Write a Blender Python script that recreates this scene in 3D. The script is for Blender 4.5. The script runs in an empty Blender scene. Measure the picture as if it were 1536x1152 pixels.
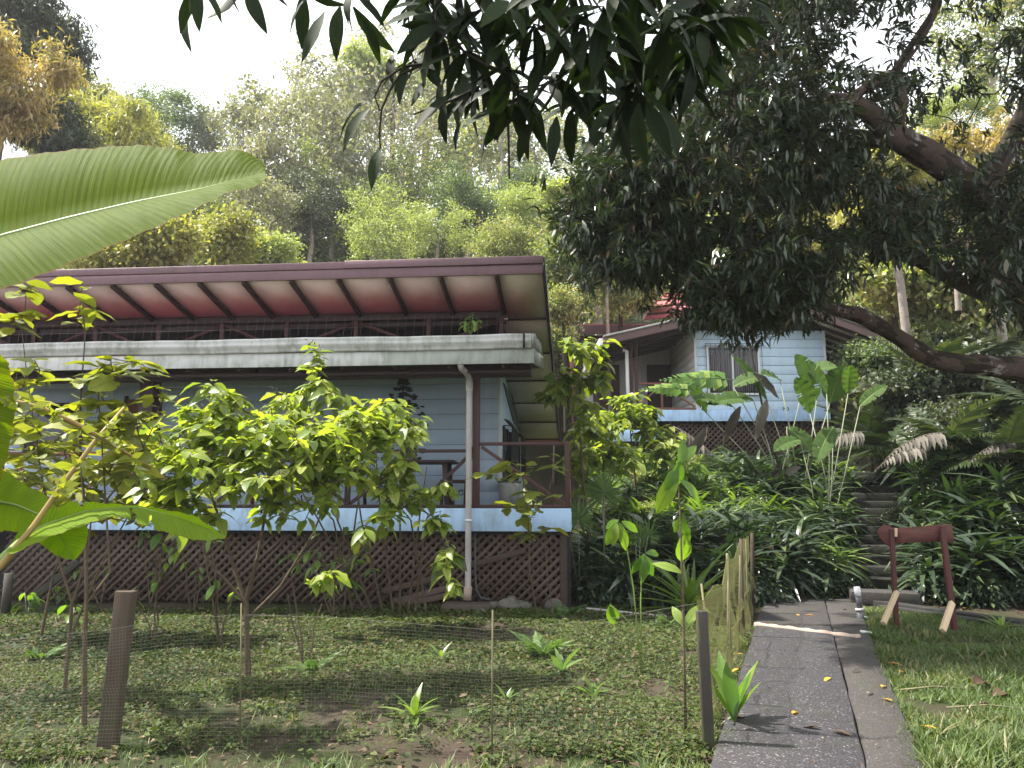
import bpy, math, random
import numpy as np
from mathutils import Vector, Matrix, Euler

# ------------------------------------------------------------------ camera, sky, sun, exposure
scene = bpy.context.scene
col = scene.collection
R = math.radians
PITCH = R(8.6)
F = 1154.0
CAMZ = 1.6
cam_data = bpy.data.cameras.new('camera')
cam = bpy.data.objects.new('camera', cam_data)
col.objects.link(cam)
cam.location = (0, 0, CAMZ)
cam.rotation_euler = (R(90) + PITCH, 0, 0)
cam_data.sensor_width = 36
cam_data.lens = F / 1536 * 36
cam_data.clip_start = 0.05
cam_data.clip_end = 600
scene.camera = cam

SUN_EL, SUN_AZ = R(58), R(-78)          # azimuth from +Y, negative = to the left
SD = Vector((math.sin(SUN_AZ) * math.cos(SUN_EL), math.cos(SUN_AZ) * math.cos(SUN_EL), math.sin(SUN_EL)))
world = bpy.data.worlds.new('World')
scene.world = world
world.use_nodes = True
wn = world.node_tree.nodes; wl = world.node_tree.links
wn.clear()
sky = wn.new('ShaderNodeTexSky'); sky.sky_type = 'NISHITA'; sky.sun_disc = False
sky.sun_elevation = SUN_EL; sky.sun_rotation = SUN_AZ
sky.dust_density = 4.0; sky.air_density = 1.0; sky.ozone_density = 1.0
wtc = wn.new('ShaderNodeTexCoord'); wno = wn.new('ShaderNodeTexNoise'); wno.inputs['Scale'].default_value = 2.2
wno.inputs['Detail'].default_value = 6
wr = wn.new('ShaderNodeMapRange'); wr.inputs[1].default_value = 0.3; wr.inputs[2].default_value = 0.6
wr.inputs[3].default_value = 0.6; wr.inputs[4].default_value = 0.95
wm = wn.new('ShaderNodeMix'); wm.data_type = 'RGBA'
wm.inputs[7].default_value = (9.6, 9.9, 10.4, 1)      # thin bright cloud sheet
wbg = wn.new('ShaderNodeBackground'); wbg.inputs[1].default_value = 0.078
wo = wn.new('ShaderNodeOutputWorld')
wl.new(wtc.outputs['Generated'], wno.inputs['Vector']); wl.new(wno.outputs[0], wr.inputs[0])
wl.new(wr.outputs[0], wm.inputs[0]); wl.new(sky.outputs[0], wm.inputs[6])
wl.new(wm.outputs[2], wbg.inputs[0]); wl.new(wbg.outputs[0], wo.inputs[0])

sun_data = bpy.data.lights.new('sun', 'SUN')
sun_data.energy = 5.0; sun_data.angle = R(1.2); sun_data.color = (1.0, 0.95, 0.86)
sun = bpy.data.objects.new('sun', sun_data); col.objects.link(sun)
sun.location = (0, 0, 40)
sun.rotation_euler = (-SD).to_track_quat('-Z', 'Y').to_euler()

scene.view_settings.view_transform = 'Standard'
scene.view_settings.look = 'None'
scene.view_settings.exposure = 1.55
scene.view_settings.gamma = 1.0
cy = scene.cycles
cy.max_bounces = 7; cy.diffuse_bounces = 4; cy.glossy_bounces = 2; cy.transmission_bounces = 4
cy.transparent_max_bounces = 8
cy.sample_clamp_indirect = 6.0
cy.caustics_reflective = False; cy.caustics_refractive = False
cy.use_denoising = True

# ------------------------------------------------------------------ helpers
rng = np.random.default_rng(7)
random.seed(5)
SP, CP = math.sin(PITCH), math.cos(PITCH)

def ray(px, py):
    u = (px - 768) / F; v = (576 - py) / F
    return np.array([u, CP - v * SP, SP + v * CP])
def P(px, py, Y):
    d = ray(px, py)
    return np.array([0, 0, CAMZ]) + d * (Y / d[1])

def sst(a, b, x):
    t = np.clip((x - a) / (b - a), 0, 1)
    return t * t * (3 - 2 * t)
def vnoise(x, y, s=1.0, seed=0):
    x = np.asarray(x, float) / s + seed * 17.3; y = np.asarray(y, float) / s + seed * 9.7
    xi = np.floor(x); yi = np.floor(y); fx = x - xi; fy = y - yi
    fx = fx * fx * (3 - 2 * fx); fy = fy * fy * (3 - 2 * fy)
    def h(i, j):
        t = np.sin(i * 127.1 + j * 311.7 + seed * 3.1) * 43758.5453
        return t - np.floor(t)
    return (h(xi, yi) * (1 - fx) + h(xi + 1, yi) * fx) * (1 - fy) + (h(xi, yi + 1) * (1 - fx) + h(xi + 1, yi + 1) * fx) * fy

ST0 = np.array([6.15, 13.1]); STD = np.array([0.44, 0.898]); NSTEP = 14; RUN = 0.40; RISE = 0.165
def H(x, y):
    """ground height"""
    x = np.asarray(x, float); y = np.asarray(y, float)
    bl = np.maximum(0, y - 12.3)
    left = 0.27 * np.minimum(bl, 11.0) * sst(12.0, 14.0, y)
    right = 0.50 * np.minimum(bl, 7)
    t = (x - ST0[0]) * STD[0] + (y - ST0[1]) * STD[1]
    n = (x - ST0[0]) * STD[1] - (y - ST0[1]) * STD[0]
    bank = left + (right - left) * sst(-0.2, 1.6, n)
    edge = sst(0.1, 1.6, x - 0.9 - (y - 11.9) * 0.0875)
    h = bank * edge
    # the cut for the stairs
    sh = np.clip(t, 0, NSTEP * RUN) * (RISE / RUN) - 0.22 + np.maximum(0, t - NSTEP * RUN) * 0.2
    w = sst(1.0, 0.60, np.abs(n)) * (t > -0.6) * sst(9.0, 7.0, t)
    h = h * (1 - w) + np.minimum(h, np.maximum(sh, -0.05)) * w
    hill = 0.60 * np.maximum(0, y - 23.5) * sst(23.5, 31, y)
    hill = np.minimum(hill, 12.5 + 0.10 * np.maximum(0, y - 45))
    back = 0.42 * np.maximum(0, y - 19.5) * sst(2.5, -1.0, x) * sst(19.5, 23, y)
    back = np.minimum(back, 2.6 + 0.02 * y)
    h = h + hill + back
    far = sst(-2, 14, np.abs(x) - 14) * 1.5 * sst(6, 25, y)
    return h + far + 0.05 * (vnoise(x, y, 1.3, 2) - 0.5) * sst(1.5, 6, np.abs(y))
def ground(px, py):
    d = ray(px, py); lo, hi = 0.5, 90.0
    prev = 0.5; t = 0.5
    while t < 90:
        p = d * t
        if CAMZ + p[2] < float(H(p[0], p[1])): break
        prev = t; t += 0.05 + t * 0.01
    p = d * prev
    return np.array([p[0], p[1], float(H(p[0], p[1]))])
def G(x, y): return np.array([x, y, float(H(x, y))])

def norm(a):
    return a / np.maximum(np.linalg.norm(a, axis=-1, keepdims=True), 1e-9)

class Geo:
    def __init__(s): s.V = []; s.Q = []; s.A = []; s.n = 0
    def add(s, V, Q, a=0.0):
        V = np.asarray(V, float).reshape(-1, 3); Q = np.asarray(Q, np.int64).reshape(-1, 4)
        s.V.append(V); s.Q.append(Q + s.n); s.n += len(V)
        s.A.append(np.broadcast_to(np.asarray(a, float), (len(V),)).copy())
        return s
    def box(s, c, d, rot=None, a=0.0):
        d = np.asarray(d, float) / 2
        V = np.array([[x, y, z] for x in (-1, 1) for y in (-1, 1) for z in (-1, 1)], float) * d
        if rot is not None: V = V @ np.array(rot).T
        return s.add(V + np.asarray(c, float), [[0, 1, 3, 2], [4, 6, 7, 5], [0, 4, 5, 1], [2, 3, 7, 6], [0, 2, 6, 4], [1, 5, 7, 3]], a)
    def bar(s, p, q, w, h, up=(0, 0, 1), a=0.0):
        """a box beam from p to q, w across, h along up"""
        p = np.asarray(p, float); q = np.asarray(q, float)
        y = norm(q - p); x = norm(np.cross(y, up)); z = np.cross(x, y)
        return s.box((p + q) / 2, (w, np.linalg.norm(q - p), h), np.stack([x, y, z], 1), a)
    def tube(s, pts, rad, n=6, a=0.0, cap=True):
        pts = np.asarray(pts, float); m = len(pts); rad = np.broadcast_to(np.asarray(rad, float), (m,))
        tg = norm(np.gradient(pts, axis=0))
        x = np.zeros_like(tg); v = np.array([0, 0, 1.0]) if abs(tg[0, 2]) < 0.8 else np.array([0.3, 1.0, 0])
        v = np.cross(tg[0], v)
        for i in range(m):                      # carry the frame along the line
            v = v - tg[i] * (v @ tg[i]); v = v / max(np.linalg.norm(v), 1e-9); x[i] = v
        z = np.cross(x, tg)
        ang = np.arange(n) * 2 * np.pi / n
        ring = pts[:, None] + rad[:, None, None] * (np.cos(ang)[None, :, None] * x[:, None] + np.sin(ang)[None, :, None] * z[:, None])
        V = ring.reshape(-1, 3)
        i = np.arange(m - 1)[:, None] * n; j = np.arange(n)[None]; k = (j + 1) % n
        Q = np.stack([i + j, i + k, i + n + k, i + n + j], -1).reshape(-1, 4)
        if cap:
            V = np.vstack([V, pts[:1], pts[-1:]]); c0, c1 = m * n, m * n + 1
            Q = np.vstack([Q] + [[[c0, (t + 1) % n, t, t]] for t in range(n)] + [[[c1, (m - 1) * n + t, (m - 1) * n + (t + 1) % n, (m - 1) * n + (t + 1) % n]] for t in range(n)])
        return s.add(V, Q, a)
    def leaves(s, tpl, Pp, D, UP, S, W=1.0, rnd=None):
        tv, tq = tpl
        Pp = np.asarray(Pp, float).reshape(-1, 3); n = len(Pp)
        if n == 0: return s
        D = norm(np.broadcast_to(np.asarray(D, float), (n, 3))); UP = np.broadcast_to(np.asarray(UP, float), (n, 3))
        X = norm(np.cross(D, UP)); Z = np.cross(X, D)
        S = np.broadcast_to(np.asarray(S, float), (n,)); W = np.broadcast_to(np.asarray(W, float), (n,))
        if rnd is None: rnd = rng.random(n)
        V = Pp[:, None] + S[:, None, None] * (tv[None, :, 0:1] * W[:, None, None] * X[:, None] + tv[None, :, 1:2] * D[:, None] + tv[None, :, 2:3] * Z[:, None])
        Q = (tq[None] + (np.arange(n) * len(tv))[:, None, None]).reshape(-1, 4)
        return s.add(V.reshape(-1, 3), Q, np.repeat(rnd, len(tv)))
    def mesh(s, name, mats, smooth=False):
        V = np.concatenate(s.V); Q = np.concatenate(s.Q); A = np.concatenate(s.A)
        tri = Q[:, 2] == Q[:, 3]
        me = bpy.data.meshes.new(name)
        nq = np.where(tri, 3, 4)
        loops = Q.reshape(-1)[np.stack([np.ones_like(tri), np.ones_like(tri), np.ones_like(tri), ~tri], 1).reshape(-1)]
        me.vertices.add(len(V)); me.vertices.foreach_set('co', V.astype(np.float32).reshape(-1))
        me.loops.add(len(loops)); me.loops.foreach_set('vertex_index', loops.astype(np.int32))
        me.polygons.add(len(Q)); me.polygons.foreach_set('loop_start', (np.cumsum(nq) - nq).astype(np.int32))
        at = me.attributes.new('rnd', 'FLOAT', 'POINT'); at.data.foreach_set('value', A.astype(np.float32))
        if smooth: me.polygons.foreach_set('use_smooth', np.ones(len(Q), bool))
        me.update(calc_edges=True)
        for m in (mats if isinstance(mats, (list, tuple)) else [mats]): me.materials.append(m)
        return me
    def build(s, name, mat, parent=None, smooth=False, bevel=0, **k):
        return put(name, s.mesh(name, mat, smooth), parent, bevel=bevel, **k)

def put(name, me, parent=None, loc=(0, 0, 0), rot=(0, 0, 0), scale=(1, 1, 1), bevel=0, label=None):
    o = bpy.data.objects.new(name, me); col.objects.link(o)
    o.location = loc; o.rotation_euler = rot
    o.scale = (scale,) * 3 if isinstance(scale, (int, float)) else scale
    if parent is not None: o.parent = parent
    if bevel:
        b = o.modifiers.new('bevel', 'BEVEL'); b.width = bevel; b.segments = 2; b.limit_method = 'ANGLE'
    if label: o['label'] = label
    return o
def empty(name, loc, rz=0.0, label=None, cat=None, group=None):
    o = bpy.data.objects.new(name, None); col.objects.link(o)
    o.location = loc; o.rotation_euler = (0, 0, rz); o.empty_display_size = 0.1
    return tag(o, label, cat, group)
def tag(o, label=None, cat=None, group=None, kind=None):
    if label: o['label'] = label
    if cat: o['category'] = cat
    if group: o['group'] = group
    if kind: o['kind'] = kind
    return o
def box(name, lo, hi, mat, parent=None, bevel=0.004, **k):
    lo = np.minimum(lo, hi); hi = np.maximum(lo, hi)
    c = (np.array(lo) + np.array(hi)) / 2
    return Geo().box((0, 0, 0), np.array(hi, float) - np.array(lo, float)).build(name, mat, parent, loc=tuple(c), bevel=bevel, **k)
def look(d, up):
    """rotation euler taking +Y to d and +Z near up"""
    y = Vector(d).normalized(); x = y.cross(Vector(up))
    if x.length < 1e-4: x = y.cross(Vector((1, 0.1, 0)))
    x.normalize(); z = x.cross(y)
    return Matrix((x, y, z)).transposed().to_euler()

def leaf_tpl(n, prof, fold=0.15, droop=0.2, wave=0.0):
    """strip leaf along +Y: rows of left, mid, right"""
    V = []; Q = []
    for k in range(n + 1):
        t = k / n; w = prof(t); z = -droop * t * t
        zz = z + fold * w + wave * math.sin(t * 19 + 1)
        zr = z + fold * w + wave * math.sin(t * 17 + 3)
        V += [(-w, t, zz), (0, t, z), (w, t, zr)]
    for k in range(n):
        a = 3 * k
        Q += [(a, a + 1, a + 4, a + 3), (a + 1, a + 2, a + 5, a + 4)]
    return np.array(V, float), np.array(Q)
def pr(wmax, peak=0.4, tip=0.02, base=0.02):
    def f(t):
        if t < peak: s = math.sin(t / peak * math.pi / 2) ** 0.8
        else: s = math.cos((t - peak) / (1 - peak) * math.pi / 2) ** 0.9 if t < 1 else 0
        return max(wmax * s, base if t < peak else tip * (1 - t) + 0.002)
    return f
DIAMOND = (np.array([(0, 0, 0), (0.28, 0.45, 0.06), (0, 1, -0.1), (-0.28, 0.45, 0.06)], float), np.array([[0, 1, 2, 3]]))
NARROW = (np.array([(0, 0, 0), (0.11, 0.45, 0.03), (0, 1, -0.16), (-0.11, 0.45, 0.03)], float), np.array([[0, 1, 2, 3]]))
MANGO = leaf_tpl(2, lambda t: (0.03, 0.13, 0.012)[int(round(t * 2))], 0.25, 0.30)
OVATE = leaf_tpl(5, pr(0.25, 0.42), 0.22, 0.30, 0.012)
BROAD = leaf_tpl(5, pr(0.30, 0.45), 0.16, 0.22, 0.014)
LANCE = leaf_tpl(6, pr(0.125, 0.45), 0.25, 0.35, 0.006)
STRAP = leaf_tpl(4, lambda t: (0.045, 0.070, 0.075, 0.052, 0.004)[int(round(t * 4))], 0.30, 1.15)
GRASS = leaf_tpl(2, lambda t: (0.03, 0.022, 0.002)[int(round(t * 2))], 0.1, 0.45)

# ------------------------------------------------------------------ materials
def nodes_of(name):
    m = bpy.data.materials.new(name); m.use_nodes = True
    nt = m.node_tree; nt.nodes.clear()
    out = nt.nodes.new('ShaderNodeOutputMaterial')
    return m, nt, out
def N(nt, typ, **kw):
    n = nt.nodes.new(typ)
    for k, v in kw.items(): setattr(n, k, v)
    return n
def ramp(nt, fac, stops, interp='LINEAR'):
    r = N(nt, 'ShaderNodeValToRGB'); r.color_ramp.interpolation = interp
    el = r.color_ramp.elements
    el[0].position = stops[0][0]; el[0].color = (*stops[0][1], 1)
    el[1].position = stops[-1][0]; el[1].color = (*stops[-1][1], 1)
    for p, c in stops[1:-1]:
        e = el.new(p); e.color = (*c, 1)
    nt.links.new(fac, r.inputs[0]); return r.outputs[0]
def noise(nt, scale, detail=4, rough=0.6, vec=None, dist=0.0):
    n = N(nt, 'ShaderNodeTexNoise'); n.inputs['Scale'].default_value = scale; n.inputs['Detail'].default_value = detail
    n.inputs['Roughness'].default_value = rough; n.inputs['Distortion'].default_value = dist
    if vec is not None: nt.links.new(vec, n.inputs['Vector'])
    return n.outputs[0]
def coords(nt, scale=(1, 1, 1), kind='Object'):
    t = N(nt, 'ShaderNodeTexCoord'); m = N(nt, 'ShaderNodeMapping'); m.inputs['Scale'].default_value = scale
    nt.links.new(t.outputs[kind], m.inputs[0]); return m.outputs[0]
def mixc(nt, fac, a, b, blend='MIX'):
    m = N(nt, 'ShaderNodeMix', data_type='RGBA', blend_type=blend)
    for sock, v in ((m.inputs[0], fac), (m.inputs[6], a), (m.inputs[7], b)):
        if isinstance(v, (int, float)): sock.default_value = v
        elif isinstance(v, tuple): sock.default_value = (*v, 1)
        else: nt.links.new(v, sock)
    return m.outputs[2]
def math_(nt, op, a, b=0.5, c=None):
    m = N(nt, 'ShaderNodeMath', operation=op)
    for i, v in enumerate((a, b) if c is None else (a, b, c)):
        if isinstance(v, (int, float)): m.inputs[i].default_value = v
        else: nt.links.new(v, m.inputs[i])
    return m.outputs[0]
def bump(nt, h, strength=0.3, dist=0.01):
    b = N(nt, 'ShaderNodeBump'); b.inputs['Strength'].default_value = strength; b.inputs['Distance'].default_value = dist
    nt.links.new(h, b.inputs['Height']); return b.outputs[0]
def bsdf(nt, out, colr, rough=0.6, nrm=None, spec=0.4, metal=0.0):
    p = N(nt, 'ShaderNodeBsdfPrincipled')
    for sock, v in ((p.inputs['Base Color'], colr), (p.inputs['Roughness'], rough)):
        if isinstance(v, (int, float)): sock.default_value = v
        elif isinstance(v, tuple): sock.default_value = (*v, 1)
        else: nt.links.new(v, sock)
    p.inputs['Specular IOR Level'].default_value = spec; p.inputs['Metallic'].default_value = metal
    if nrm is not None: nt.links.new(nrm, p.inputs['Normal'])
    if out is not None: nt.links.new(p.outputs[0], out.inputs[0])
    return p
def leafmat(name, stops, trans=0.35, rough=0.42, spec=0.4, under=None, tint=(1.5, 1.7, 0.6), vein=False, wear=0.0):
    m, nt, out = nodes_of(name)
    at = N(nt, 'ShaderNodeAttribute', attribute_name='rnd'); oi = N(nt, 'ShaderNodeObjectInfo')
    f = math_(nt, 'FRACT', math_(nt, 'ADD', at.outputs['Fac'], oi.outputs['Random']), 0)
    c = ramp(nt, f, stops)
    cc = coords(nt, (1, 1, 1))
    nz = noise(nt, 9, 3, 0.6, cc)
    c = mixc(nt, 0.5, c, mixc(nt, nz, (0.45, 0.45, 0.4), (1.5, 1.5, 1.4)), 'MULTIPLY')
    if wear:
        wz = noise(nt, 45, 3, 0.7, cc)
        mr = N(nt, 'ShaderNodeMapRange'); mr.inputs[1].default_value = 0.62; mr.inputs[2].default_value = 0.72; mr.inputs[4].default_value = wear
        nt.links.new(wz, mr.inputs[0])
        c = mixc(nt, mr.outputs[0], c, (0.12, 0.07, 0.02))
    vx = N(nt, 'ShaderNodeAttribute', attribute_name='vx'); vy = N(nt, 'ShaderNodeAttribute', attribute_name='vy')
    nr = None
    if vein:
        ax = math_(nt, 'ABSOLUTE', vx.outputs['Fac'], 0)
        s = math_(nt, 'SUBTRACT', math_(nt, 'MULTIPLY', vy.outputs['Fac'], 11.0), math_(nt, 'MULTIPLY', ax, 16.0))
        pk = N(nt, 'ShaderNodeMapRange'); pk.inputs[1].default_value = 0.0; pk.inputs[2].default_value = 0.14; pk.inputs[3].default_value = 1; pk.inputs[4].default_value = 0
        nt.links.new(math_(nt, 'ABSOLUTE', math_(nt, 'SUBTRACT', math_(nt, 'FRACT', s, 0), 0.5), 0), pk.inputs[0])
        mid = N(nt, 'ShaderNodeMapRange'); mid.inputs[1].default_value = 0.008; mid.inputs[2].default_value = 0.018; mid.inputs[3].default_value = 1; mid.inputs[4].default_value = 0
        nt.links.new(ax, mid.inputs[0])
        live = math_(nt, 'GREATER_THAN', vy.outputs['Fac'], 0.0005)
        ribs = math_(nt, 'MULTIPLY', math_(nt, 'MAXIMUM', math_(nt, 'MULTIPLY', pk.outputs[0], 0.55), mid.outputs[0]), live)
        c = mixc(nt, math_(nt, 'MULTIPLY', ribs, 0.45), c, tuple(min(1, x * 0.45) for x in stops[0][1]))
        nr = bump(nt, ribs, -0.5, 0.01)
    top = c
    if under is not None:
        ge = N(nt, 'ShaderNodeNewGeometry')
        top = mixc(nt, math_(nt, 'MULTIPLY', ge.outputs['Backfacing'], 0.75), c, under)
    p = bsdf(nt, None, top, rough, nr, spec)
    tr = N(nt, 'ShaderNodeBsdfTranslucent')
    nt.links.new(mixc(nt, 1.0, c, tint, 'MULTIPLY'), tr.inputs[0])
    mx = N(nt, 'ShaderNodeMixShader'); mx.inputs[0].default_value = trans
    nt.links.new(p.outputs[0], mx.inputs[1]); nt.links.new(tr.outputs[0], mx.inputs[2])
    nt.links.new(mx.outputs[0], out.inputs[0])
    return m
def paint(name, c, rough=0.5, dirt=(0.10, 0.09, 0.06), amt=0.35, scale=2.0, streak=True, spec=0.35, bmp=0.15):
    m, nt, out = nodes_of(name)
    v = coords(nt, (1, 1, 0.22) if streak else (1, 1, 1))
    n1 = noise(nt, scale * 3, 8, 0.7, v); n2 = noise(nt, scale * 0.6, 4, 0.6, coords(nt)); n3 = noise(nt, 60, 3, 0.6, coords(nt))
    f = math_(nt, 'MULTIPLY', n1, n2)
    mr = N(nt, 'ShaderNodeMapRange'); mr.inputs[1].default_value = 0.20; mr.inputs[2].default_value = 0.48; mr.inputs[4].default_value = amt
    nt.links.new(f, mr.inputs[0])
    oi = N(nt, 'ShaderNodeObjectInfo')
    shade = mixc(nt, oi.outputs['Random'], tuple(x * 0.93 for x in c), tuple(min(1, x * 1.05) for x in c))
    cc = mixc(nt, mr.outputs[0], shade, dirt)
    bsdf(nt, out, cc, mixc(nt, n1, (rough * 0.8,) * 3, (min(1, rough * 1.3),) * 3), bump(nt, n3, bmp, 0.004), spec)
    return m
def wood(name, c1, c2, rough=0.75, scale=(3, 3, 40), moss=0.0, bmp=0.5):
    m, nt, out = nodes_of(name)
    v = coords(nt, scale)
    n1 = noise(nt, 1.0, 8, 0.7, v, 0.6); n2 = noise(nt, 2.5, 5, 0.6, coords(nt))
    c = mixc(nt, n1, c1, c2)
    c = mixc(nt, math_(nt, 'MULTIPLY', n2, 0.6), c, tuple(x * 0.45 for x in c1))
    oi = N(nt, 'ShaderNodeObjectInfo')
    c = mixc(nt, 1.0, c, mixc(nt, oi.outputs['Random'], (0.75, 0.75, 0.75), (1.25, 1.25, 1.25)), 'MULTIPLY')
    if moss:
        mr = N(nt, 'ShaderNodeMapRange'); mr.inputs[1].default_value = 0.5; mr.inputs[2].default_value = 0.65; mr.inputs[4].default_value = moss
        nt.links.new(noise(nt, 7, 6, 0.7, coords(nt)), mr.inputs[0]); c = mixc(nt, mr.outputs[0], c, (0.06, 0.08, 0.03))
    bsdf(nt, out, c, rough, bump(nt, n1, bmp, 0.006), 0.25)
    return m

M = {}
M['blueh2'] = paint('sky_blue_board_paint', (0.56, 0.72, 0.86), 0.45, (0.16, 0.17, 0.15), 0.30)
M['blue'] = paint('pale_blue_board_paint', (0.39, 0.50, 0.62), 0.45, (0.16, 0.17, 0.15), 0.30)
M['blue2'] = paint('blue_fascia_paint', (0.46, 0.66, 0.92), 0.45, (0.13, 0.14, 0.12), 0.70, 3)
M['purple'] = paint('purple_fascia_paint', (0.155, 0.085, 0.10), 0.5, (0.07, 0.05, 0.045), 0.6)
M['redroof'] = paint('red_roof_sheet', (0.42, 0.11, 0.13), 0.5, (0.12, 0.06, 0.06), 0.4, 2, False)
M['pink'] = paint('pink_soffit_sheet', (0.90, 0.71, 0.73), 0.6, (0.60, 0.42, 0.44), 0.45, 1.2, False)
M['beige'] = paint('beige_soffit_board', (0.62, 0.55, 0.46), 0.7, (0.22, 0.18, 0.14), 0.35, 1.0, False)
M['brownfascia'] = paint('brown_maroon_fascia', (0.13, 0.078, 0.075), 0.5, (0.06, 0.05, 0.04), 0.6)
M['darkwood'] = paint('dark_red_brown_timber', (0.040, 0.019, 0.019), 0.55, (0.03, 0.02, 0.02), 0.4)
M['redbrown'] = paint('red_oxide_steel', (0.070, 0.026, 0.026), 0.5, (0.05, 0.025, 0.02), 0.5)
M['rustrail'] = paint('rusty_brown_rail', (0.22, 0.085, 0.055), 0.6, (0.08, 0.04, 0.03), 0.5)
M['blackish'] = paint('dark_board_and_shade', (0.030, 0.026, 0.030), 0.8, (0.015, 0.012, 0.012), 0.4)  # near-black boards; also stands for shade in loft and crawl spaces
M['black'] = paint('black_steel', (0.018, 0.018, 0.020), 0.45, (0.03, 0.025, 0.02), 0.3)
M['gutter'] = paint('weathered_white_gutter', (0.50, 0.50, 0.49), 0.45, (0.09, 0.10, 0.05), 0.95, 3.2)
M['gfascia'] = paint('grey_weathered_fascia', (0.36, 0.38, 0.35), 0.7, (0.09, 0.10, 0.06), 0.8, 3.0)
M['pvc'] = paint('grey_white_pvc_pipe', (0.50, 0.47, 0.46), 0.4, (0.16, 0.13, 0.09), 0.6, 2.0)
M['pvcgrey'] = paint('grey_pvc', (0.075, 0.078, 0.088), 0.45, (0.10, 0.09, 0.07), 0.4)
M['white'] = paint('white_paint', (0.78, 0.79, 0.80), 0.4, (0.25, 0.23, 0.18), 0.3)
M['offwhite'] = paint('off_white_paint', (0.62, 0.64, 0.62), 0.5, (0.2, 0.19, 0.15), 0.35)
M['lattice'] = wood('weathered_lattice_wood', (0.075, 0.048, 0.040), (0.155, 0.108, 0.09), 0.85, (14, 14, 14), 0.35)
M['oldwood'] = wood('old_grey_post_wood', (0.045, 0.031, 0.023), (0.12, 0.088, 0.066), 0.9, (14, 14, 2.0), 0.45, 0.8)
M['darkpost'] = wood('dark_wet_post_wood', (0.030, 0.026, 0.024), (0.075, 0.062, 0.052), 0.8, (14, 14, 2), 0.4, 0.8)
M['rustic'] = wood('rustic_dark_furniture_wood', (0.028, 0.018, 0.016), (0.075, 0.045, 0.038), 0.55, (8, 8, 3), 0)
M['redwood'] = wood('red_brown_sign_wood', (0.05, 0.014, 0.018), (0.42, 0.17, 0.14), 0.75, (4.0, 12, 30), 0.3, 1.0)
M['signpost'] = wood('dark_red_sign_post', (0.075, 0.024, 0.026), (0.16, 0.06, 0.055), 0.7, (8, 8, 2), 0.2)
M['newwood'] = wood('pale_new_lumber', (0.55, 0.40, 0.24), (0.72, 0.58, 0.38), 0.7, (8, 8, 2), 0)
M['chairwood'] = wood('warm_brown_chair_wood', (0.16, 0.06, 0.03), (0.30, 0.13, 0.07), 0.5, (6, 6, 2), 0)
M['stick'] = wood('thin_pale_stick', (0.11, 0.10, 0.055), (0.22, 0.19, 0.11), 0.8, (14, 14, 2), 0.2)
M['rock'] = wood('mossy_rock', (0.10, 0.095, 0.085), (0.24, 0.22, 0.20), 0.9, (4, 4, 4), 0.6)

def concrete(name, c1, c2, agg=0.0, moss=0.4, wet=0.75):
    m, nt, out = nodes_of(name)
    v = coords(nt, kind='Object')
    big = noise(nt, 0.9, 6, 0.65, v); fine = noise(nt, 55, 4, 0.7, v)
    c = mixc(nt, big, c1, c2)
    h = fine
    if agg:
        vo = N(nt, 'ShaderNodeTexVoronoi'); vo.inputs['Scale'].default_value = 62; nt.links.new(v, vo.inputs['Vector'])
        s = N(nt, 'ShaderNodeSeparateColor'); nt.links.new(vo.outputs['Color'], s.inputs[0])
        cells = ramp(nt, s.outputs[0], [(0, (0.014, 0.013, 0.015)), (0.5, (0.034, 0.031, 0.036)), (0.8, (0.07, 0.065, 0.072)), (0.95, (0.16, 0.15, 0.16)), (1, (0.28, 0.27, 0.27))])
        d = N(nt, 'ShaderNodeMapRange'); d.inputs[1].default_value = 0.25; d.inputs[2].default_value = 0.6; d.inputs[3].default_value = 1; d.inputs[4].default_value = 0
        nt.links.new(vo.outputs['Distance'], d.inputs[0])
        c = mixc(nt, math_(nt, 'MULTIPLY', d.outputs[0], agg), c, cells)
        h = d.outputs[0]
    mz = noise(nt, 2.4, 7, 0.72, v)
    mr = N(nt, 'ShaderNodeMapRange'); mr.inputs[1].default_value = 0.53; mr.inputs[2].default_value = 0.68; mr.inputs[4].default_value = moss
    nt.links.new(mz, mr.inputs[0])
    c = mixc(nt, mr.outputs[0], c, (0.035, 0.045, 0.018))
    st = noise(nt, 14, 5, 0.7, v)
    c = mixc(nt, 0.5, c, mixc(nt, st, (0.4, 0.4, 0.4), (1.5, 1.5, 1.5)), 'MULTIPLY')
    bsdf(nt, out, c, wet, bump(nt, h, 0.6, 0.006), 0.35)
    return m
M['aggregate'] = concrete('exposed_aggregate_path', (0.028, 0.026, 0.029), (0.048, 0.044, 0.048), 0.8, 0.35, 0.62)
M['strip'] = concrete('dark_concrete_strip', (0.024, 0.021, 0.020), (0.058, 0.050, 0.046), 0.4, 0.55, 0.8)
M['step'] = concrete('mossy_dark_step', (0.010, 0.010, 0.009), (0.027, 0.026, 0.023), 0.0, 0.75, 0.85)
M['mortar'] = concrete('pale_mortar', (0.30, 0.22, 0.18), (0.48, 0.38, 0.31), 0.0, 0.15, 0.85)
M['pad'] = concrete('damp_brown_concrete', (0.055, 0.040, 0.033), (0.12, 0.092, 0.078), 0.0, 0.5, 0.85)

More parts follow.
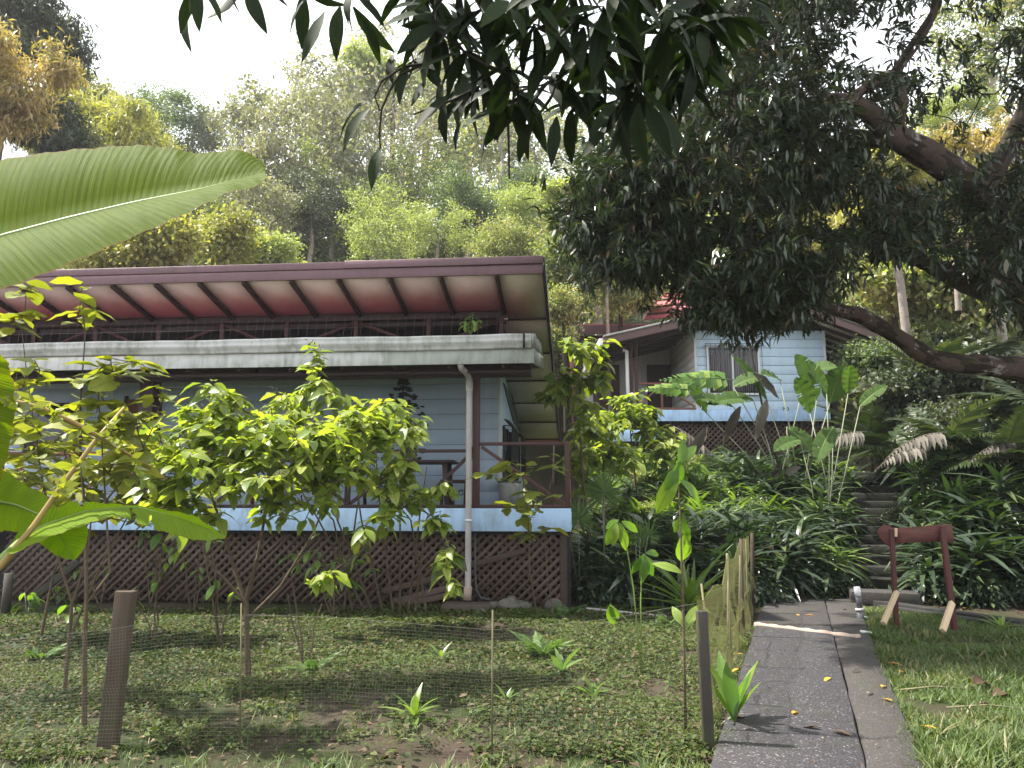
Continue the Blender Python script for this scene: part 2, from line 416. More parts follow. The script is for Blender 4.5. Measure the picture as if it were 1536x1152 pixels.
def groundmat():
    m, nt, out = nodes_of('soil_and_moss')
    v = coords(nt)
    a = noise(nt, 0.55, 7, 0.65, v); b = noise(nt, 6, 8, 0.72, v); c = noise(nt, 70, 4, 0.7, v)
    soil = mixc(nt, b, (0.022, 0.015, 0.011), (0.095, 0.068, 0.052))
    soil = mixc(nt, 0.6, soil, mixc(nt, c, (0.35, 0.35, 0.35), (1.7, 1.65, 1.6)), 'MULTIPLY')
    moss = mixc(nt, c, (0.012, 0.020, 0.006), (0.038, 0.054, 0.016))
    mr = N(nt, 'ShaderNodeMapRange'); mr.inputs[1].default_value = 0.43; mr.inputs[2].default_value = 0.56
    nt.links.new(math_(nt, 'ADD', math_(nt, 'MULTIPLY', a, 0.7), math_(nt, 'MULTIPLY', b, 0.3)), mr.inputs[0])
    bsdf(nt, out, mixc(nt, mr.outputs[0], soil, moss), 0.9, bump(nt, math_(nt, 'ADD', b, math_(nt, 'MULTIPLY', c, 0.4)), 0.8, 0.04), 0.2)
    return m
M['ground'] = groundmat()
def barkmat(name, c1, c2, lich=0.3):
    m, nt, out = nodes_of(name)
    v = coords(nt); a = noise(nt, 9, 8, 0.75, v, 0.8); b = noise(nt, 3.2, 6, 0.7, v); d = noise(nt, 28, 5, 0.7, v)
    c = mixc(nt, a, c1, c2)
    mr = N(nt, 'ShaderNodeMapRange'); mr.inputs[1].default_value = 0.58; mr.inputs[2].default_value = 0.64; mr.inputs[4].default_value = lich
    nt.links.new(b, mr.inputs[0]); c = mixc(nt, mr.outputs[0], c, (0.42, 0.40, 0.37))
    mr2 = N(nt, 'ShaderNodeMapRange'); mr2.inputs[1].default_value = 0.42; mr2.inputs[2].default_value = 0.36; mr2.inputs[4].default_value = 0.6
    nt.links.new(b, mr2.inputs[0]); c = mixc(nt, mr2.outputs[0], c, (0.05, 0.06, 0.02))
    bsdf(nt, out, c, 0.9, bump(nt, math_(nt, 'ADD', a, math_(nt, 'MULTIPLY', d, 0.5)), 1.0, 0.03), 0.2)
    return m
M['bark'] = barkmat('mango_bark', (0.045, 0.030, 0.026), (0.15, 0.105, 0.085), 0.8)
M['barkpale'] = barkmat('pale_bark', (0.16, 0.13, 0.11), (0.36, 0.31, 0.27), 0.5)
M['stem'] = barkmat('shrub_stem_bark', (0.06, 0.045, 0.03), (0.17, 0.125, 0.085), 0.3)
M['twig'] = barkmat('dark_twig_bark', (0.022, 0.018, 0.014), (0.06, 0.045, 0.035), 0.0)

# leaves: colour stops over a per-leaf random number
M['mango'] = leafmat('mango_leaf', [(0, (0.012, 0.021, 0.010)), (0.6, (0.026, 0.042, 0.018)), (0.9, (0.050, 0.068, 0.028)), (0.98, (0.13, 0.08, 0.045)), (1, (0.15, 0.07, 0.055))], 0.20, 0.30, 0.5, (0.034, 0.048, 0.028), (1.3, 1.5, 0.5))
M['mangobig'] = leafmat('broad_mango_leaf', [(0, (0.008, 0.015, 0.006)), (1, (0.020, 0.034, 0.011))], 0.18, 0.6, 0.10, None, (1.2, 1.5, 0.35), vein=True, wear=0.8)
M['lime'] = leafmat('lime_shrub_leaf', [(0, (0.11, 0.17, 0.03)), (0.3, (0.18, 0.25, 0.04)), (0.6, (0.25, 0.31, 0.05)), (0.9, (0.31, 0.35, 0.08)), (1, (0.07, 0.12, 0.03))], 0.48, 0.40, 0.4, (0.28, 0.32, 0.20), (1.55, 1.55, 0.45), vein=True, wear=0.5)
M['olive'] = leafmat('olive_sapling_leaf', [(0, (0.13, 0.16, 0.025)), (0.5, (0.19, 0.225, 0.035)), (0.9, (0.26, 0.29, 0.05)), (0.985, (0.28, 0.28, 0.06)), (1, (0.30, 0.25, 0.06))], 0.45, 0.45, 0.35, (0.20, 0.22, 0.14), (1.5, 1.45, 0.35), vein=True, wear=0.9)
M['sapgreen'] = leafmat('fresh_green_leaf', [(0, (0.07, 0.15, 0.025)), (0.6, (0.13, 0.23, 0.03)), (1, (0.20, 0.28, 0.05))], 0.42, 0.38, 0.4, (0.18, 0.26, 0.14), (1.6, 1.7, 0.35), vein=True, wear=0.7)
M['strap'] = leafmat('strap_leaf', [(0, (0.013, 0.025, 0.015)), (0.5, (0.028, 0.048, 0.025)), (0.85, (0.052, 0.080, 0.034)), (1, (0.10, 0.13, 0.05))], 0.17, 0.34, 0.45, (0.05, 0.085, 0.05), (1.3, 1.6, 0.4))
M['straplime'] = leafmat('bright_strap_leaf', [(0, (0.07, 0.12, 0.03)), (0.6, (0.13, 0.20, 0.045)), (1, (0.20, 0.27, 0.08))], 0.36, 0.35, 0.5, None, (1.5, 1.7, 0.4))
M['fern'] = leafmat('fern_leaf', [(0, (0.05, 0.10, 0.03)), (1, (0.13, 0.20, 0.06))], 0.35, 0.5, 0.3, None)
M['palm'] = leafmat('dark_palm_leaflet', [(0, (0.018, 0.034, 0.014)), (0.7, (0.04, 0.062, 0.024)), (1, (0.09, 0.11, 0.04))], 0.22, 0.4, 0.4, (0.09, 0.10, 0.06), (1.4, 1.5, 0.4))
M['dry'] = leafmat('dry_grey_leaf', [(0, (0.045, 0.040, 0.034)), (0.6, (0.10, 0.088, 0.076)), (1, (0.20, 0.18, 0.155))], 0.2, 0.8, 0.2, None, (1, 0.95, 0.9))
M['litter'] = leafmat('fallen_leaf_litter', [(0, (0.035, 0.020, 0.014)), (0.5, (0.085, 0.052, 0.034)), (0.85, (0.15, 0.10, 0.065)), (1, (0.28, 0.21, 0.14))], 0.1, 0.8, 0.2, None, (1, 0.9, 0.8))
M['yellowleaf'] = leafmat('yellow_fallen_leaf', [(0, (0.55, 0.28, 0.03)), (0.6, (0.62, 0.38, 0.05)), (1, (0.45, 0.22, 0.04))], 0.3, 0.5, 0.3, None, (1.2, 1, 0.6))
M['clover'] = leafmat('low_ground_cover_leaf', [(0, (0.020, 0.036, 0.012)), (0.5, (0.045, 0.072, 0.020)), (0.88, (0.085, 0.115, 0.03)), (0.95, (0.10, 0.07, 0.045)), (1, (0.16, 0.12, 0.08))], 0.25, 0.65, 0.2, None, (1.4, 1.5, 0.45))
M['grass'] = leafmat('grass_blade', [(0, (0.05, 0.08, 0.026)), (0.5, (0.10, 0.145, 0.045)), (0.88, (0.16, 0.20, 0.07)), (0.96, (0.18, 0.16, 0.09)), (1, (0.26, 0.22, 0.13))], 0.3, 0.5, 0.3, None, (1.4, 1.5, 0.45))
def hillm(name, stops, tr=0.35): return leafmat(name, stops, tr, 0.5, 0.45, None, (1.4, 1.45, 0.5))
M['h_grey'] = hillm('grey_green_foliage', [(0, (0.13, 0.14, 0.105)), (0.6, (0.22, 0.225, 0.18)), (1, (0.34, 0.32, 0.27))])
M['h_green'] = hillm('mid_green_foliage', [(0, (0.06, 0.095, 0.05)), (0.6, (0.105, 0.15, 0.075)), (1, (0.17, 0.22, 0.11))])
M['h_lime'] = hillm('pale_lime_foliage', [(0, (0.19, 0.24, 0.09)), (0.6, (0.30, 0.35, 0.14)), (1, (0.42, 0.46, 0.23))])
M['h_yellow'] = hillm('yellow_green_foliage', [(0, (0.17, 0.19, 0.06)), (0.6, (0.32, 0.32, 0.10)), (1, (0.46, 0.42, 0.17))])
M['h_orange'] = hillm('orange_flush_foliage', [(0, (0.14, 0.15, 0.06)), (0.5, (0.36, 0.27, 0.12)), (1, (0.50, 0.36, 0.20))])
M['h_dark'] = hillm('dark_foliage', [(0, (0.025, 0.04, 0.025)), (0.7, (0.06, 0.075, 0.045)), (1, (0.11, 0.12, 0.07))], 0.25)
M['h_mix'] = hillm('mixed_hillside_foliage', [(0, (0.07, 0.10, 0.045)), (0.35, (0.16, 0.20, 0.075)), (0.7, (0.26, 0.31, 0.12)), (0.9, (0.36, 0.35, 0.17)), (1, (0.30, 0.24, 0.17))])

def bananamat(name, base, base2, tr, tint):
    m, nt, out = nodes_of(name)
    lv = N(nt, 'ShaderNodeAttribute', attribute_name='along'); lu = N(nt, 'ShaderNodeAttribute', attribute_name='across')
    au = math_(nt, 'ABSOLUTE', lu.outputs['Fac'], 0)
    s = math_(nt, 'ADD', math_(nt, 'MULTIPLY', lv.outputs['Fac'], 150.0), math_(nt, 'MULTIPLY', au, -9.0))
    w1 = math_(nt, 'SINE', math_(nt, 'MULTIPLY', s, 2.4), 0)
    cx = N(nt, 'ShaderNodeCombineXYZ'); nt.links.new(s, cx.inputs[0]); nt.links.new(math_(nt, 'MULTIPLY', au, 1.2), cx.inputs[1])
    nz = noise(nt, 0.7, 5, 0.7, cx.outputs[0])
    nb = noise(nt, 3.0, 5, 0.6, coords(nt))
    f = math_(nt, 'ADD', math_(nt, 'MULTIPLY', w1, 0.10), nz)
    mr = N(nt, 'ShaderNodeMapRange'); mr.inputs[1].default_value = 0.25; mr.inputs[2].default_value = 0.8
    nt.links.new(f, mr.inputs[0])
    c = mixc(nt, mr.outputs[0], base, base2)
    c = mixc(nt, 0.35, c, mixc(nt, nb, (0.5, 0.5, 0.5), (1.4, 1.4, 1.4)), 'MULTIPLY')
    ed = N(nt, 'ShaderNodeMapRange'); ed.inputs[1].default_value = 0.975; ed.inputs[2].default_value = 0.99
    nt.links.new(au, ed.inputs[0]); c = mixc(nt, math_(nt, 'MULTIPLY', ed.outputs[0], 0.8), c, (0.20, 0.12, 0.04))
    nr = bump(nt, f, 0.5, 0.01)
    p = bsdf(nt, None, c, 0.6, nr, 0.12)
    tl = N(nt, 'ShaderNodeBsdfTranslucent'); nt.links.new(mixc(nt, 1.0, c, tint, 'MULTIPLY'), tl.inputs[0]); nt.links.new(nr, tl.inputs[1])
    mx = N(nt, 'ShaderNodeMixShader'); mx.inputs[0].default_value = tr
    nt.links.new(p.outputs[0], mx.inputs[1]); nt.links.new(tl.outputs[0], mx.inputs[2]); nt.links.new(mx.outputs[0], out.inputs[0])
    return m
M['banana'] = bananamat('banana_leaf_blade', (0.080, 0.135, 0.006), (0.145, 0.20, 0.012), 0.6, (1.6, 1.6, 0.25))
M['bananalit'] = bananamat('sunlit_banana_leaf_blade', (0.14, 0.23, 0.012), (0.22, 0.33, 0.02), 0.6, (1.6, 1.7, 0.3))  # brighter copy of the banana leaf; its sunlit look is in the colour
M['paddle'] = bananamat('paddle_leaf_blade', (0.035, 0.075, 0.022), (0.10, 0.16, 0.04), 0.4, (1.4, 1.6, 0.4))
M['midrib'] = paint('pale_green_midrib', (0.16, 0.24, 0.05), 0.45, (0.12, 0.10, 0.03), 0.3, 3)
M['petiole'] = paint('brown_yellow_petiole', (0.24, 0.17, 0.045), 0.5, (0.12, 0.07, 0.03), 0.5, 4)
M['palestem'] = paint('pale_grey_green_stalk', (0.22, 0.24, 0.16), 0.5, (0.12, 0.10, 0.07), 0.4, 4)
def net_mat(name, c, spec=0.3):
    m, nt, out = nodes_of(name); bsdf(nt, out, c, 0.6, None, spec); return m
M['net'] = net_mat('plastic_net', (0.14, 0.14, 0.11))
M['netyel'] = net_mat('yellowed_plastic_net', (0.17, 0.17, 0.06))
M['wire'] = net_mat('galvanised_wire', (0.13, 0.13, 0.14))
M['redflower'] = net_mat('red_flower', (0.7, 0.03, 0.02))
M['print'] = net_mat('black_lettering', (0.02, 0.02, 0.02))
def glass():
    m, nt, out = nodes_of('window_glass'); bsdf(nt, out, (0.02, 0.025, 0.03), 0.08, None, 0.6); return m
M['glass'] = glass()
M['curtain'] = paint('grey_pleated_curtain', (0.22, 0.20, 0.20), 0.9, (0.1, 0.1, 0.1), 0.4, 4)
# ------------------------------------------------------------------ ground, path, stairs
def terrain():
    gx = np.concatenate([-np.geomspace(110, 8, 60), np.linspace(-7.8, 12, 230), np.geomspace(12.2, 110, 60)])
    gy = np.concatenate([np.linspace(-12, 2, 12), np.linspace(2.2, 24, 250), np.geomspace(24.3, 170, 70)])
    X, Y = np.meshgrid(gx, gy); Z = H(X, Y)
    Z = Z + 0.018 * (vnoise(X, Y, 0.35, 5) - 0.5) + 0.02 * (vnoise(X, Y, 0.12, 6) - 0.5) * (Y < 24)
    # the trodden hollow along the net fence in front
    Z = Z - 0.05 * np.exp(-((Y - 4.85) / 0.28) ** 2) * (X < 1.4)
    V = np.stack([X, Y, Z], -1).reshape(-1, 3); nx = len(gx)
    i = np.arange(len(gy) - 1)[:, None] * nx + np.arange(nx - 1)[None]
    Q = np.stack([i, i + 1, i + nx + 1, i + nx], -1).reshape(-1, 4)
    return tag(Geo().add(V, Q).build('ground', M['ground'], smooth=True), kind='structure')
terrain()

def flat(px, py, z=0.0):
    d = ray(px, py); t = (z - CAMZ) / d[2]; p = d * t
    return np.array([p[0], p[1]])
pl0, pl1 = flat(1068, 1152), flat(1150, 893)
pj0, pj1 = flat(1300, 1152), flat(1235, 893)
pr0, pr1 = flat(1384, 1152), flat(1300, 945)
def ext(a, b, y): t = (y - a[1]) / (b[1] - a[1]); return a + (b - a) * t
YA, YB = -3.0, 12.55
def path_slab(name, a, b, c, d, y0, y1, z, mat, n=60, rag=0.0, seed=0):
    """slab between line a-b (left) and line c-d (right), with thickness and slightly worn edges"""
    ys = np.linspace(y0, y1, n); L = np.array([ext(a, b, y) for y in ys]); Rr = np.array([ext(c, d, y) for y in ys])
    L[:, 0] += rag * (vnoise(ys, 0 * ys, 0.35, seed) - 0.5); Rr[:, 0] += rag * (vnoise(ys, 0 * ys, 0.3, seed + 1) - 0.5)
    rows = []
    zz = z + 0.006 * (vnoise(ys, ys * 0, 0.8, seed) - 0.5)
    for k in range(n):
        l = L[k]; r = Rr[k]
        rows += [(l[0], l[1], z - 0.14), (l[0], l[1], zz[k] - 0.008), (l[0] + 0.012, l[1], zz[k]), (r[0] - 0.012, r[1], zz[k]), (r[0], r[1], zz[k] - 0.008), (r[0], r[1], z - 0.14)]
    Q = [[6 * k + j, 6 * k + j + 1, 6 * k + 7 + j, 6 * k + 6 + j] for k in range(n - 1) for j in range(5)]
    e = 6 * (n - 1)
    Q += [[e, e + 1, e + 2, e + 3], [e, e + 3, e + 4, e + 5], [0, 3, 2, 1], [0, 5, 4, 3]]
    return Geo().add(np.array(rows), np.array(Q)).build(name, mat)
ysplit = flat(1200, 945)[1]
gap = np.array([0.012, 0])
tag(path_slab('path', pl0, pl1, pj0 - gap, pj1 - gap, YA, ysplit - 0.02, 0.055, M['aggregate'], 80, 0.012, 3), kind='structure')
tag(path_slab('path', pl0, pl1, pj0 - gap, pj1 - gap, ysplit + 0.06, YB, 0.062, M['strip'], 40, 0.012, 4), kind='structure')
tag(path_slab('path_edge_strip', pj0, pj1, pr0, pr1, YA, ysplit - 0.02, 0.048, M['strip'], 90, 0.025, 8), kind='structure')
tag(path_slab('path_edge_strip', pj0, pj1, pr0 + 0.02, pr1 + 0.02, ysplit + 0.06, YB, 0.058, M['strip'], 40, 0.02, 9), kind='structure')
# pale mortared strip across the path
a = P(1132, 936, 1); 
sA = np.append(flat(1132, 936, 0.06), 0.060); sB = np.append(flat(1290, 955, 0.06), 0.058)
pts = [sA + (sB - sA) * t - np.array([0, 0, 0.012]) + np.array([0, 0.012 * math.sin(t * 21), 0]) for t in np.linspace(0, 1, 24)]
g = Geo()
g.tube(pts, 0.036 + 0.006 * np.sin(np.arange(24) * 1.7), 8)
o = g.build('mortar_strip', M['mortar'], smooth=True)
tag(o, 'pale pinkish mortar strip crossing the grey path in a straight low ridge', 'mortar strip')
# slab turning the path to the stairs, kerb block, drain kerb to the right
tag(path_slab('path_landing', flat(1150, 893), flat(1180, 875), flat(1300, 945) + 0.0, flat(1345, 885), 11.3, 12.4, 0.052, M['strip'], 20, 0.04, 12), kind='structure') if False else None
blk = empty('step_block', G(5.72, 12.2), -R(20), 'low grey concrete block forming the first step before the dark stairs', 'concrete step')
Geo().box((0, 0, 0.10), (0.95, 0.5, 0.20)).build('slab', M['strip'], blk, bevel=0.012)
dk = Geo()
p0 = np.append(flat(1322, 905, 0.1), -0.02); p1 = np.append(flat(1560, 938, 0.1), -0.03)
dk.bar(p0, p1, 0.16, 0.20)
p2 = p0 + np.array([0.1, 0.42, -0.01]); p3 = p1 + np.array([0.1, 0.42, -0.01])
tag(dk.build('kerb', M['step'], bevel=0.012), kind='structure')
tag(Geo().bar(p2, p3, 0.20, 0.26).build('drain_kerb', M['step'], bevel=0.012), kind='structure')

st = empty('garden_stairs', G(*ST0), 0, 'dark mossy concrete stairs climbing the bank between dense plants', 'stairs')
zb = float(H(*ST0))
srot = math.atan2(-STD[0], STD[1])
for k in range(NSTEP):
    c = STD * (k * RUN + RUN * 0.5 + 0.1)
    wv = 1.16 + 0.07 * math.sin(k * 2.1)
    g = Geo(); g.box((0, 0, 0), (wv, RUN + 0.05, RISE + 0.02))
    o = g.build('step', M['step'], st, loc=(c[0] + 0.02 * math.sin(k * 5), c[1], (k + 0.5) * RISE - 0.04 + 0.004 * (k % 3)), rot=(0, 0, srot + 0.02 * math.sin(k * 3)), bevel=0.015)

# ------------------------------------------------------------------ house 1 (veranda house)
A1 = R(5.0)
O1 = P(857, 797, 11.9)[:2]
ux, uy = np.array([math.cos(A1), -math.sin(A1)]), np.array([math.sin(A1), math.cos(A1)])
def L(px, py, y):
    """where the line of sight meets house 1's own plane at depth y: returns its x, z"""
    d = ray(px, py); o = -O1
    do = o @ uy; dd = d[:2] @ uy
    t = (y - do) / dd; p = d * t
    q = p[:2] - O1
    return float(q @ ux), float(CAMZ + p[2])
house = empty('veranda_house', (O1[0], O1[1], 0), -A1, 'pale blue board house with long gutter, pink roof underside and raised veranda', 'house')
XL = -12.0
zd = L(780, 762, 0)[1]; zf = L(780, 797, 0)[1]
print('deck', zd, zf)
box('deck_floor', (XL, 0.005, zd - 0.06), (-0.002, 8.2, zd), M['oldwood'], house)
box('deck_fascia', (XL, -0.035, zf), (0, 0.0, zd - 0.005), M['blue2'], house)
box('deck_fascia', (-0.03, 0.003, zf + 0.01), (0.0, 8.2, zd - 0.065), M['blue2'], house)
box('sill_beam', (XL, 0.05, zf - 0.05), (-0.08, 0.12, zf + 0.15), M['blackish'], house)
# lattice skirt, each slat its own piece
def lattice(x0, x1, z0, z1, y, pitch, w, th, mat, parent, one=False, skip=None):
    g = Geo(); hgt = z1 - z0; n = 0
    for d, yy in ((1, y), (-1, y + th + 0.002)):
        c = x0 - hgt if d == 1 else x0
        while c < x1 + (0 if d == 1 else hgt):
            # line from (c, z0) to (c + d*hgt, z1)
            xa, za, xb, zb_ = c, z0, c + d * hgt, z1
            t0, t1 = 0.0, 1.0
            if d == 1: t0 = max(0, (x0 - c) / hgt); t1 = min(1, (x1 - c) / hgt)
            else: t0 = max(0, (c - x1) / hgt); t1 = min(1, (c - x0) / hgt)
            if t1 - t0 > 0.06:
                p = np.array([c + d * hgt * t0, yy, z0 + hgt * t0]); q = np.array([c + d * hgt * t1, yy, z0 + hgt * t1])
                if not (skip and skip((p + q) / 2, d)):
                    if one: g.bar(p, q, th, w, up=(-d, 0, 1))
                    else:
                        m = (p + q) / 2; Ln = float(np.linalg.norm(q - p))
                        Geo().box((0, 0, 0), (Ln, th, w)).build('lattice_slat', mat, parent, loc=tuple(m), rot=(0, -d * R(45) + random.gauss(0, 0.016), 0))
                    n += 1
            c += pitch
    if one: g.build('lattice_panel', mat, parent)
    return n
zl0 = 0.03; zl1 = zf - 0.03
nl = lattice(-9.2, -0.16, zl0, zl1, 0.10, 0.138, 0.052, 0.012, M['lattice'], house, skip=lambda m, d: (-2.3 < m[0] < -1.75 and m[2] < 0.55 and d == -1))
print('slats', nl)
box('lattice_end_board', (-0.18, 0.085, zl0), (-0.07, 0.13, zl1 + 0.02), M['lattice'], house)
box('corner_pile', (-0.16, 0.25, -0.1), (-0.02, 0.40, zf), M['blackish'], house)
box('crawl_space_shade_backing', (XL, 1.6, -0.2), (-0.2, 1.7, zd - 0.06), M['blackish'], house)  # added near-black backings, shut out light and paint the dark under the deck
box('crawl_space_shade_backing', (-0.24, 0.5, -0.2), (-0.14, 8, zf), M['blackish'], house)
for (a_, b_) in (((-2.75, 0.05, 0.06), (-1.55, 0.03, 0.36)), ((-2.6, 0.0, 0.02), (-1.75, -0.02, 0.20)), ((-1.6, 0.06, 0.60), (-0.7, 0.06, 0.85)), ((-2.9, -0.03, 0.22), (-2.1, 0.04, 0.42))):
    Geo().bar(a_, b_, 0.02, 0.085).build('loose_board', M['lattice'], house, bevel=0.003)

# walls: each board of the siding its own piece
YW = 2.2
xw, _ = L(750, 700, YW)
zt = 3.95
bh = 0.285
XBL = -11.5
def siding(x0, x1, z0, z1, y, hgt, mat, parent, axis='x', th=0.022, name='siding_board'):
    n = int(math.ceil((z1 - z0) / hgt)); meshes = {}
    for k in range(n):
        a = z0 + k * hgt; b = min(z1, a + hgt - 0.006)
        if b - a < 0.02: continue
        key = round(b - a, 3)
        if key not in meshes:
            d = (x1 - x0, th, b - a) if axis == 'x' else (th, x1 - x0, b - a)
            meshes[key] = Geo().box((0, 0, 0), d).mesh('siding_board', mat)
        c = ((x0 + x1) / 2, y, (a + b) / 2) if axis == 'x' else (y, (x0 + x1) / 2, (a + b) / 2)
        o = put(name, meshes[key], parent, loc=c, rot=((0.018, 0, 0) if axis == 'x' else (0, 0.018, 0)), bevel=0.003)
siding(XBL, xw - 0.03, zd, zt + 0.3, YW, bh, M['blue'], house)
box('corner_trim', (xw - 0.03, YW - 0.02, zd), (xw + 0.025, YW + 0.03, zt + 0.6), M['offwhite'], house)
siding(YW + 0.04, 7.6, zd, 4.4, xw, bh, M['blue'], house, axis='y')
box('wall_core', (XBL, YW + 0.03, zd), (xw - 0.03, 7.6, 4.3), M['blackish'], house, bevel=0)
box('wall_core', (xw - 0.028, 7.55, zd), (xw + 0.02, 7.62, 4.2), M['offwhite'], house, bevel=0)
# front door and window, mostly behind the shrubs
dxa, _ = L(186, 700, YW); dxb, _ = L(232, 700, YW)
d_ = box('door', (dxa, YW - 0.06, zd + 0.02), (dxb, YW - 0.02, zd + 2.05), M['chairwood'], house)
box('door_frame', (dxa - 0.07, YW - 0.05, zd), (dxa - 0.002, YW - 0.012, zd + 2.12), M['darkwood'], house)
box('door_frame', (dxb + 0.002, YW - 0.05, zd), (dxb + 0.07, YW - 0.012, zd + 2.12), M['darkwood'], house)
wxa, _ = L(38, 640, YW); wxb, _ = L(120, 640, YW)
w_ = box('window', (wxa, YW - 0.04, zd + 1.0), (wxb, YW - 0.02, zd + 1.95), M['glass'], house)
for zz in (zd + 0.97, zd + 1.95): box('window_frame', (wxa - 0.05, YW - 0.055, zz), (wxb + 0.05, YW - 0.015, zz + 0.05), M['darkwood'], house)
# side windows with black grilles standing off the wall
def grille(y0, y1, z0, z1, x, name='window_grille', hoops=True):
    g = Geo(); off = 0.16
    for zz in (z0, z1, (z0 + z1) / 2):
        g.bar((x + off, y0, zz), (x + off, y1, zz), 0.016, 0.016)
        for yy in (y0, y1): g.bar((x, yy, zz), (x + off, yy, zz), 0.016, 0.016)
    n = int((y1 - y0) / 0.13)
    for k in range(n + 1):
        yy = y0 + (y1 - y0) * k / n
        g.bar((x + off, yy, z0), (x + off, yy, z1), 0.013, 0.013, up=(1, 0, 0))
        if hoops: g.tube([(x + off * math.cos(t), yy, z1 + 0.12 * math.sin(t)) for t in np.linspace(0, math.pi / 2, 5)], 0.007, 4)
    g.build(name, M['black'], house)
for (y0, y1, z0, z1) in ((2.55, 4.05, zd + 0.05, zd + 1.52), (4.9, 6.4, zd + 0.7, zd + 1.5)):
    wn_ = box('side_window', (xw + 0.012, y0, z0), (xw + 0.03, y1, z1), M['glass'], house)
    for yy in (y0, (y0 + y1) / 2, y1 - 0.04):
        box('window_frame', (xw + 0.031, yy, z0), (xw + 0.055, yy + 0.045, z1), M['black'], house)
    grille(y0, y1, z0, z1, xw + 0.03)
g = Geo(); # slanting black rack above the side window
xa_ = xw + 0.05
for k in range(16):
    yy = 2.3 + k * 0.14
    g.bar((xa_, yy, 3.78 - 0.07 * k * 0.5), (xa_ + 0.16, yy, 3.55 - 0.07 * k * 0.5), 0.014, 0.014)
for q in (0, 1): g.bar((xa_ + 0.16 * q, 2.3, 3.78 - 0.23 * q), (xa_ + 0.16 * q, 4.4, 3.78 - 0.23 * q - 0.5), 0.02, 0.02)
g.build('black_rack', M['black'], house)

# veranda canopy: gutter, fascia, sloping sheet, side board
YG = -0.72
xg, zg1 = L(797, 503, YG); _, zgm = L(797, 524, YG); _, zg0 = L(797, 545, YG)
XG = -11.6
def gutter(x0, x1, z0, z1, y):
    g = Geo(); hgt = z1 - z0
    prof = [(0.0, 0.0), (-0.055, 0.0), (-0.062, 0.12), (-0.075, 0.3), (-0.105, 0.45), (-0.11, 0.60), (-0.098, 0.74), (-0.112, 0.86), (-0.112, 1.0), (-0.098, 1.0), (-0.098, 0.92), (-0.05, 0.10), (0.0, 0.10)]
    V = []
    xs = np.linspace(x0, x1, 30)
    for i, x in enumerate(xs):
        for (py_, pz) in prof: V.append((x, y + py_, z0 + pz * hgt + 0.006 * math.sin(i * 0.7) + 0.004 * math.sin(i * 2.3)))
    m = len(prof); Q = [[i * m + j, i * m + j + 1, (i + 1) * m + j + 1, (i + 1) * m + j] for i in range(len(xs) - 1) for j in range(m - 1)]
    g.add(V, Q)
    return g
gt = gutter(XG, xg, zgm + 0.004, zg1, YG - 0.004).build('gutter', M['gutter'], house, smooth=False)
box('end_cap', (xg, YG - 0.115, zgm + 0.004), (xg + 0.006, YG, zg1), M['gutter'], gt, bevel=0)
xs_, _ = L(785, 510, YG)
box('joint_clip', (xs_, YG - 0.122, zgm), (xs_ + 0.03, YG - 0.112, zg1 + 0.006), M['black'], gt, bevel=0)
xj, _ = L(577, 530, YG)
box('canopy_fascia', (XG, YG - 0.02, zg0), (xj - 0.003, YG + 0.01, zgm), M['gutter'], house)
box('canopy_fascia', (xj, YG - 0.024, zg0), (xg + 0.04, YG + 0.01, zgm + 0.004), M['gfascia'], house)
SL = math.tan(R(8))
YE = 3.3
def sheet(x0, x1, y0, z0, y1, z1, th, mat, name, parent, **k):
    V = [(x0, y0, z0), (x1, y0, z0), (x1, y1, z1), (x0, y1, z1), (x0, y0, z0 + th), (x1, y0, z0 + th), (x1, y1, z1 + th), (x0, y1, z1 + th)]
    Q = [[0, 3, 2, 1], [4, 5, 6, 7], [0, 1, 5, 4], [1, 2, 6, 5], [2, 3, 7, 6], [3, 0, 4, 7]]
    return Geo().add(V, Q).build(name, mat, parent, **k)
zc0 = zgm - 0.0
sheet(XG, xg + 0.03, YG + 0.02, zc0 + 0.02, YE, zc0 + 0.02 + SL * (YE - YG), 0.03, M['redroof'], 'canopy_sheet', house)
sheet(XG, xg - 0.01, YG + 0.03, zg0 + 0.03, YE, zg0 + 0.03 + SL * (YE - YG), 0.02, M['darkwood'], 'canopy_ceiling', house)
sheet(xg + 0.011, xg + 0.04, YG + 0.012, zg0, YE, zg0 + SL * (YE - YG), zgm - zg0 + 0.02, M['gfascia'], 'canopy_side_board', house)
for k in range(7):   # worn shingle ends along the side edge
    yy = YG + 0.05 + k * 0.5
    sheet(xg + 0.0, xg + 0.05, yy, zgm + 0.03 + SL * (yy - YG), yy + 0.46, zgm + 0.03 + SL * (yy + 0.46 - YG), zg1 - zgm - 0.02 * (k % 2) - 0.01 * (k % 3), M['gfascia'], 'edge_tile', house)
for k in range(14):
    xx = xg - 0.45 - 0.82 * k
    sheet(xx, xx + 0.05, YG + 0.05, zg0 - 0.05, 2.15, zg0 - 0.05 + SL * (2.15 - YG - 0.05), 0.075, M['darkwood'], 'canopy_rafter', house)
_, zbm0 = L(760, 566, -0.02); _, zbm1 = L(760, 546, -0.02)
box('beam', (XG, 0.02, zbm0 + 0.02), (xg - 0.05, 0.14, zbm1 + 0.05), M['darkwood'], house)
box('beam', (XG, YG + 0.25, zg0 - 0.09), (xg - 0.02, YG + 0.31, zg0 - 0.052), M['darkwood'], house)

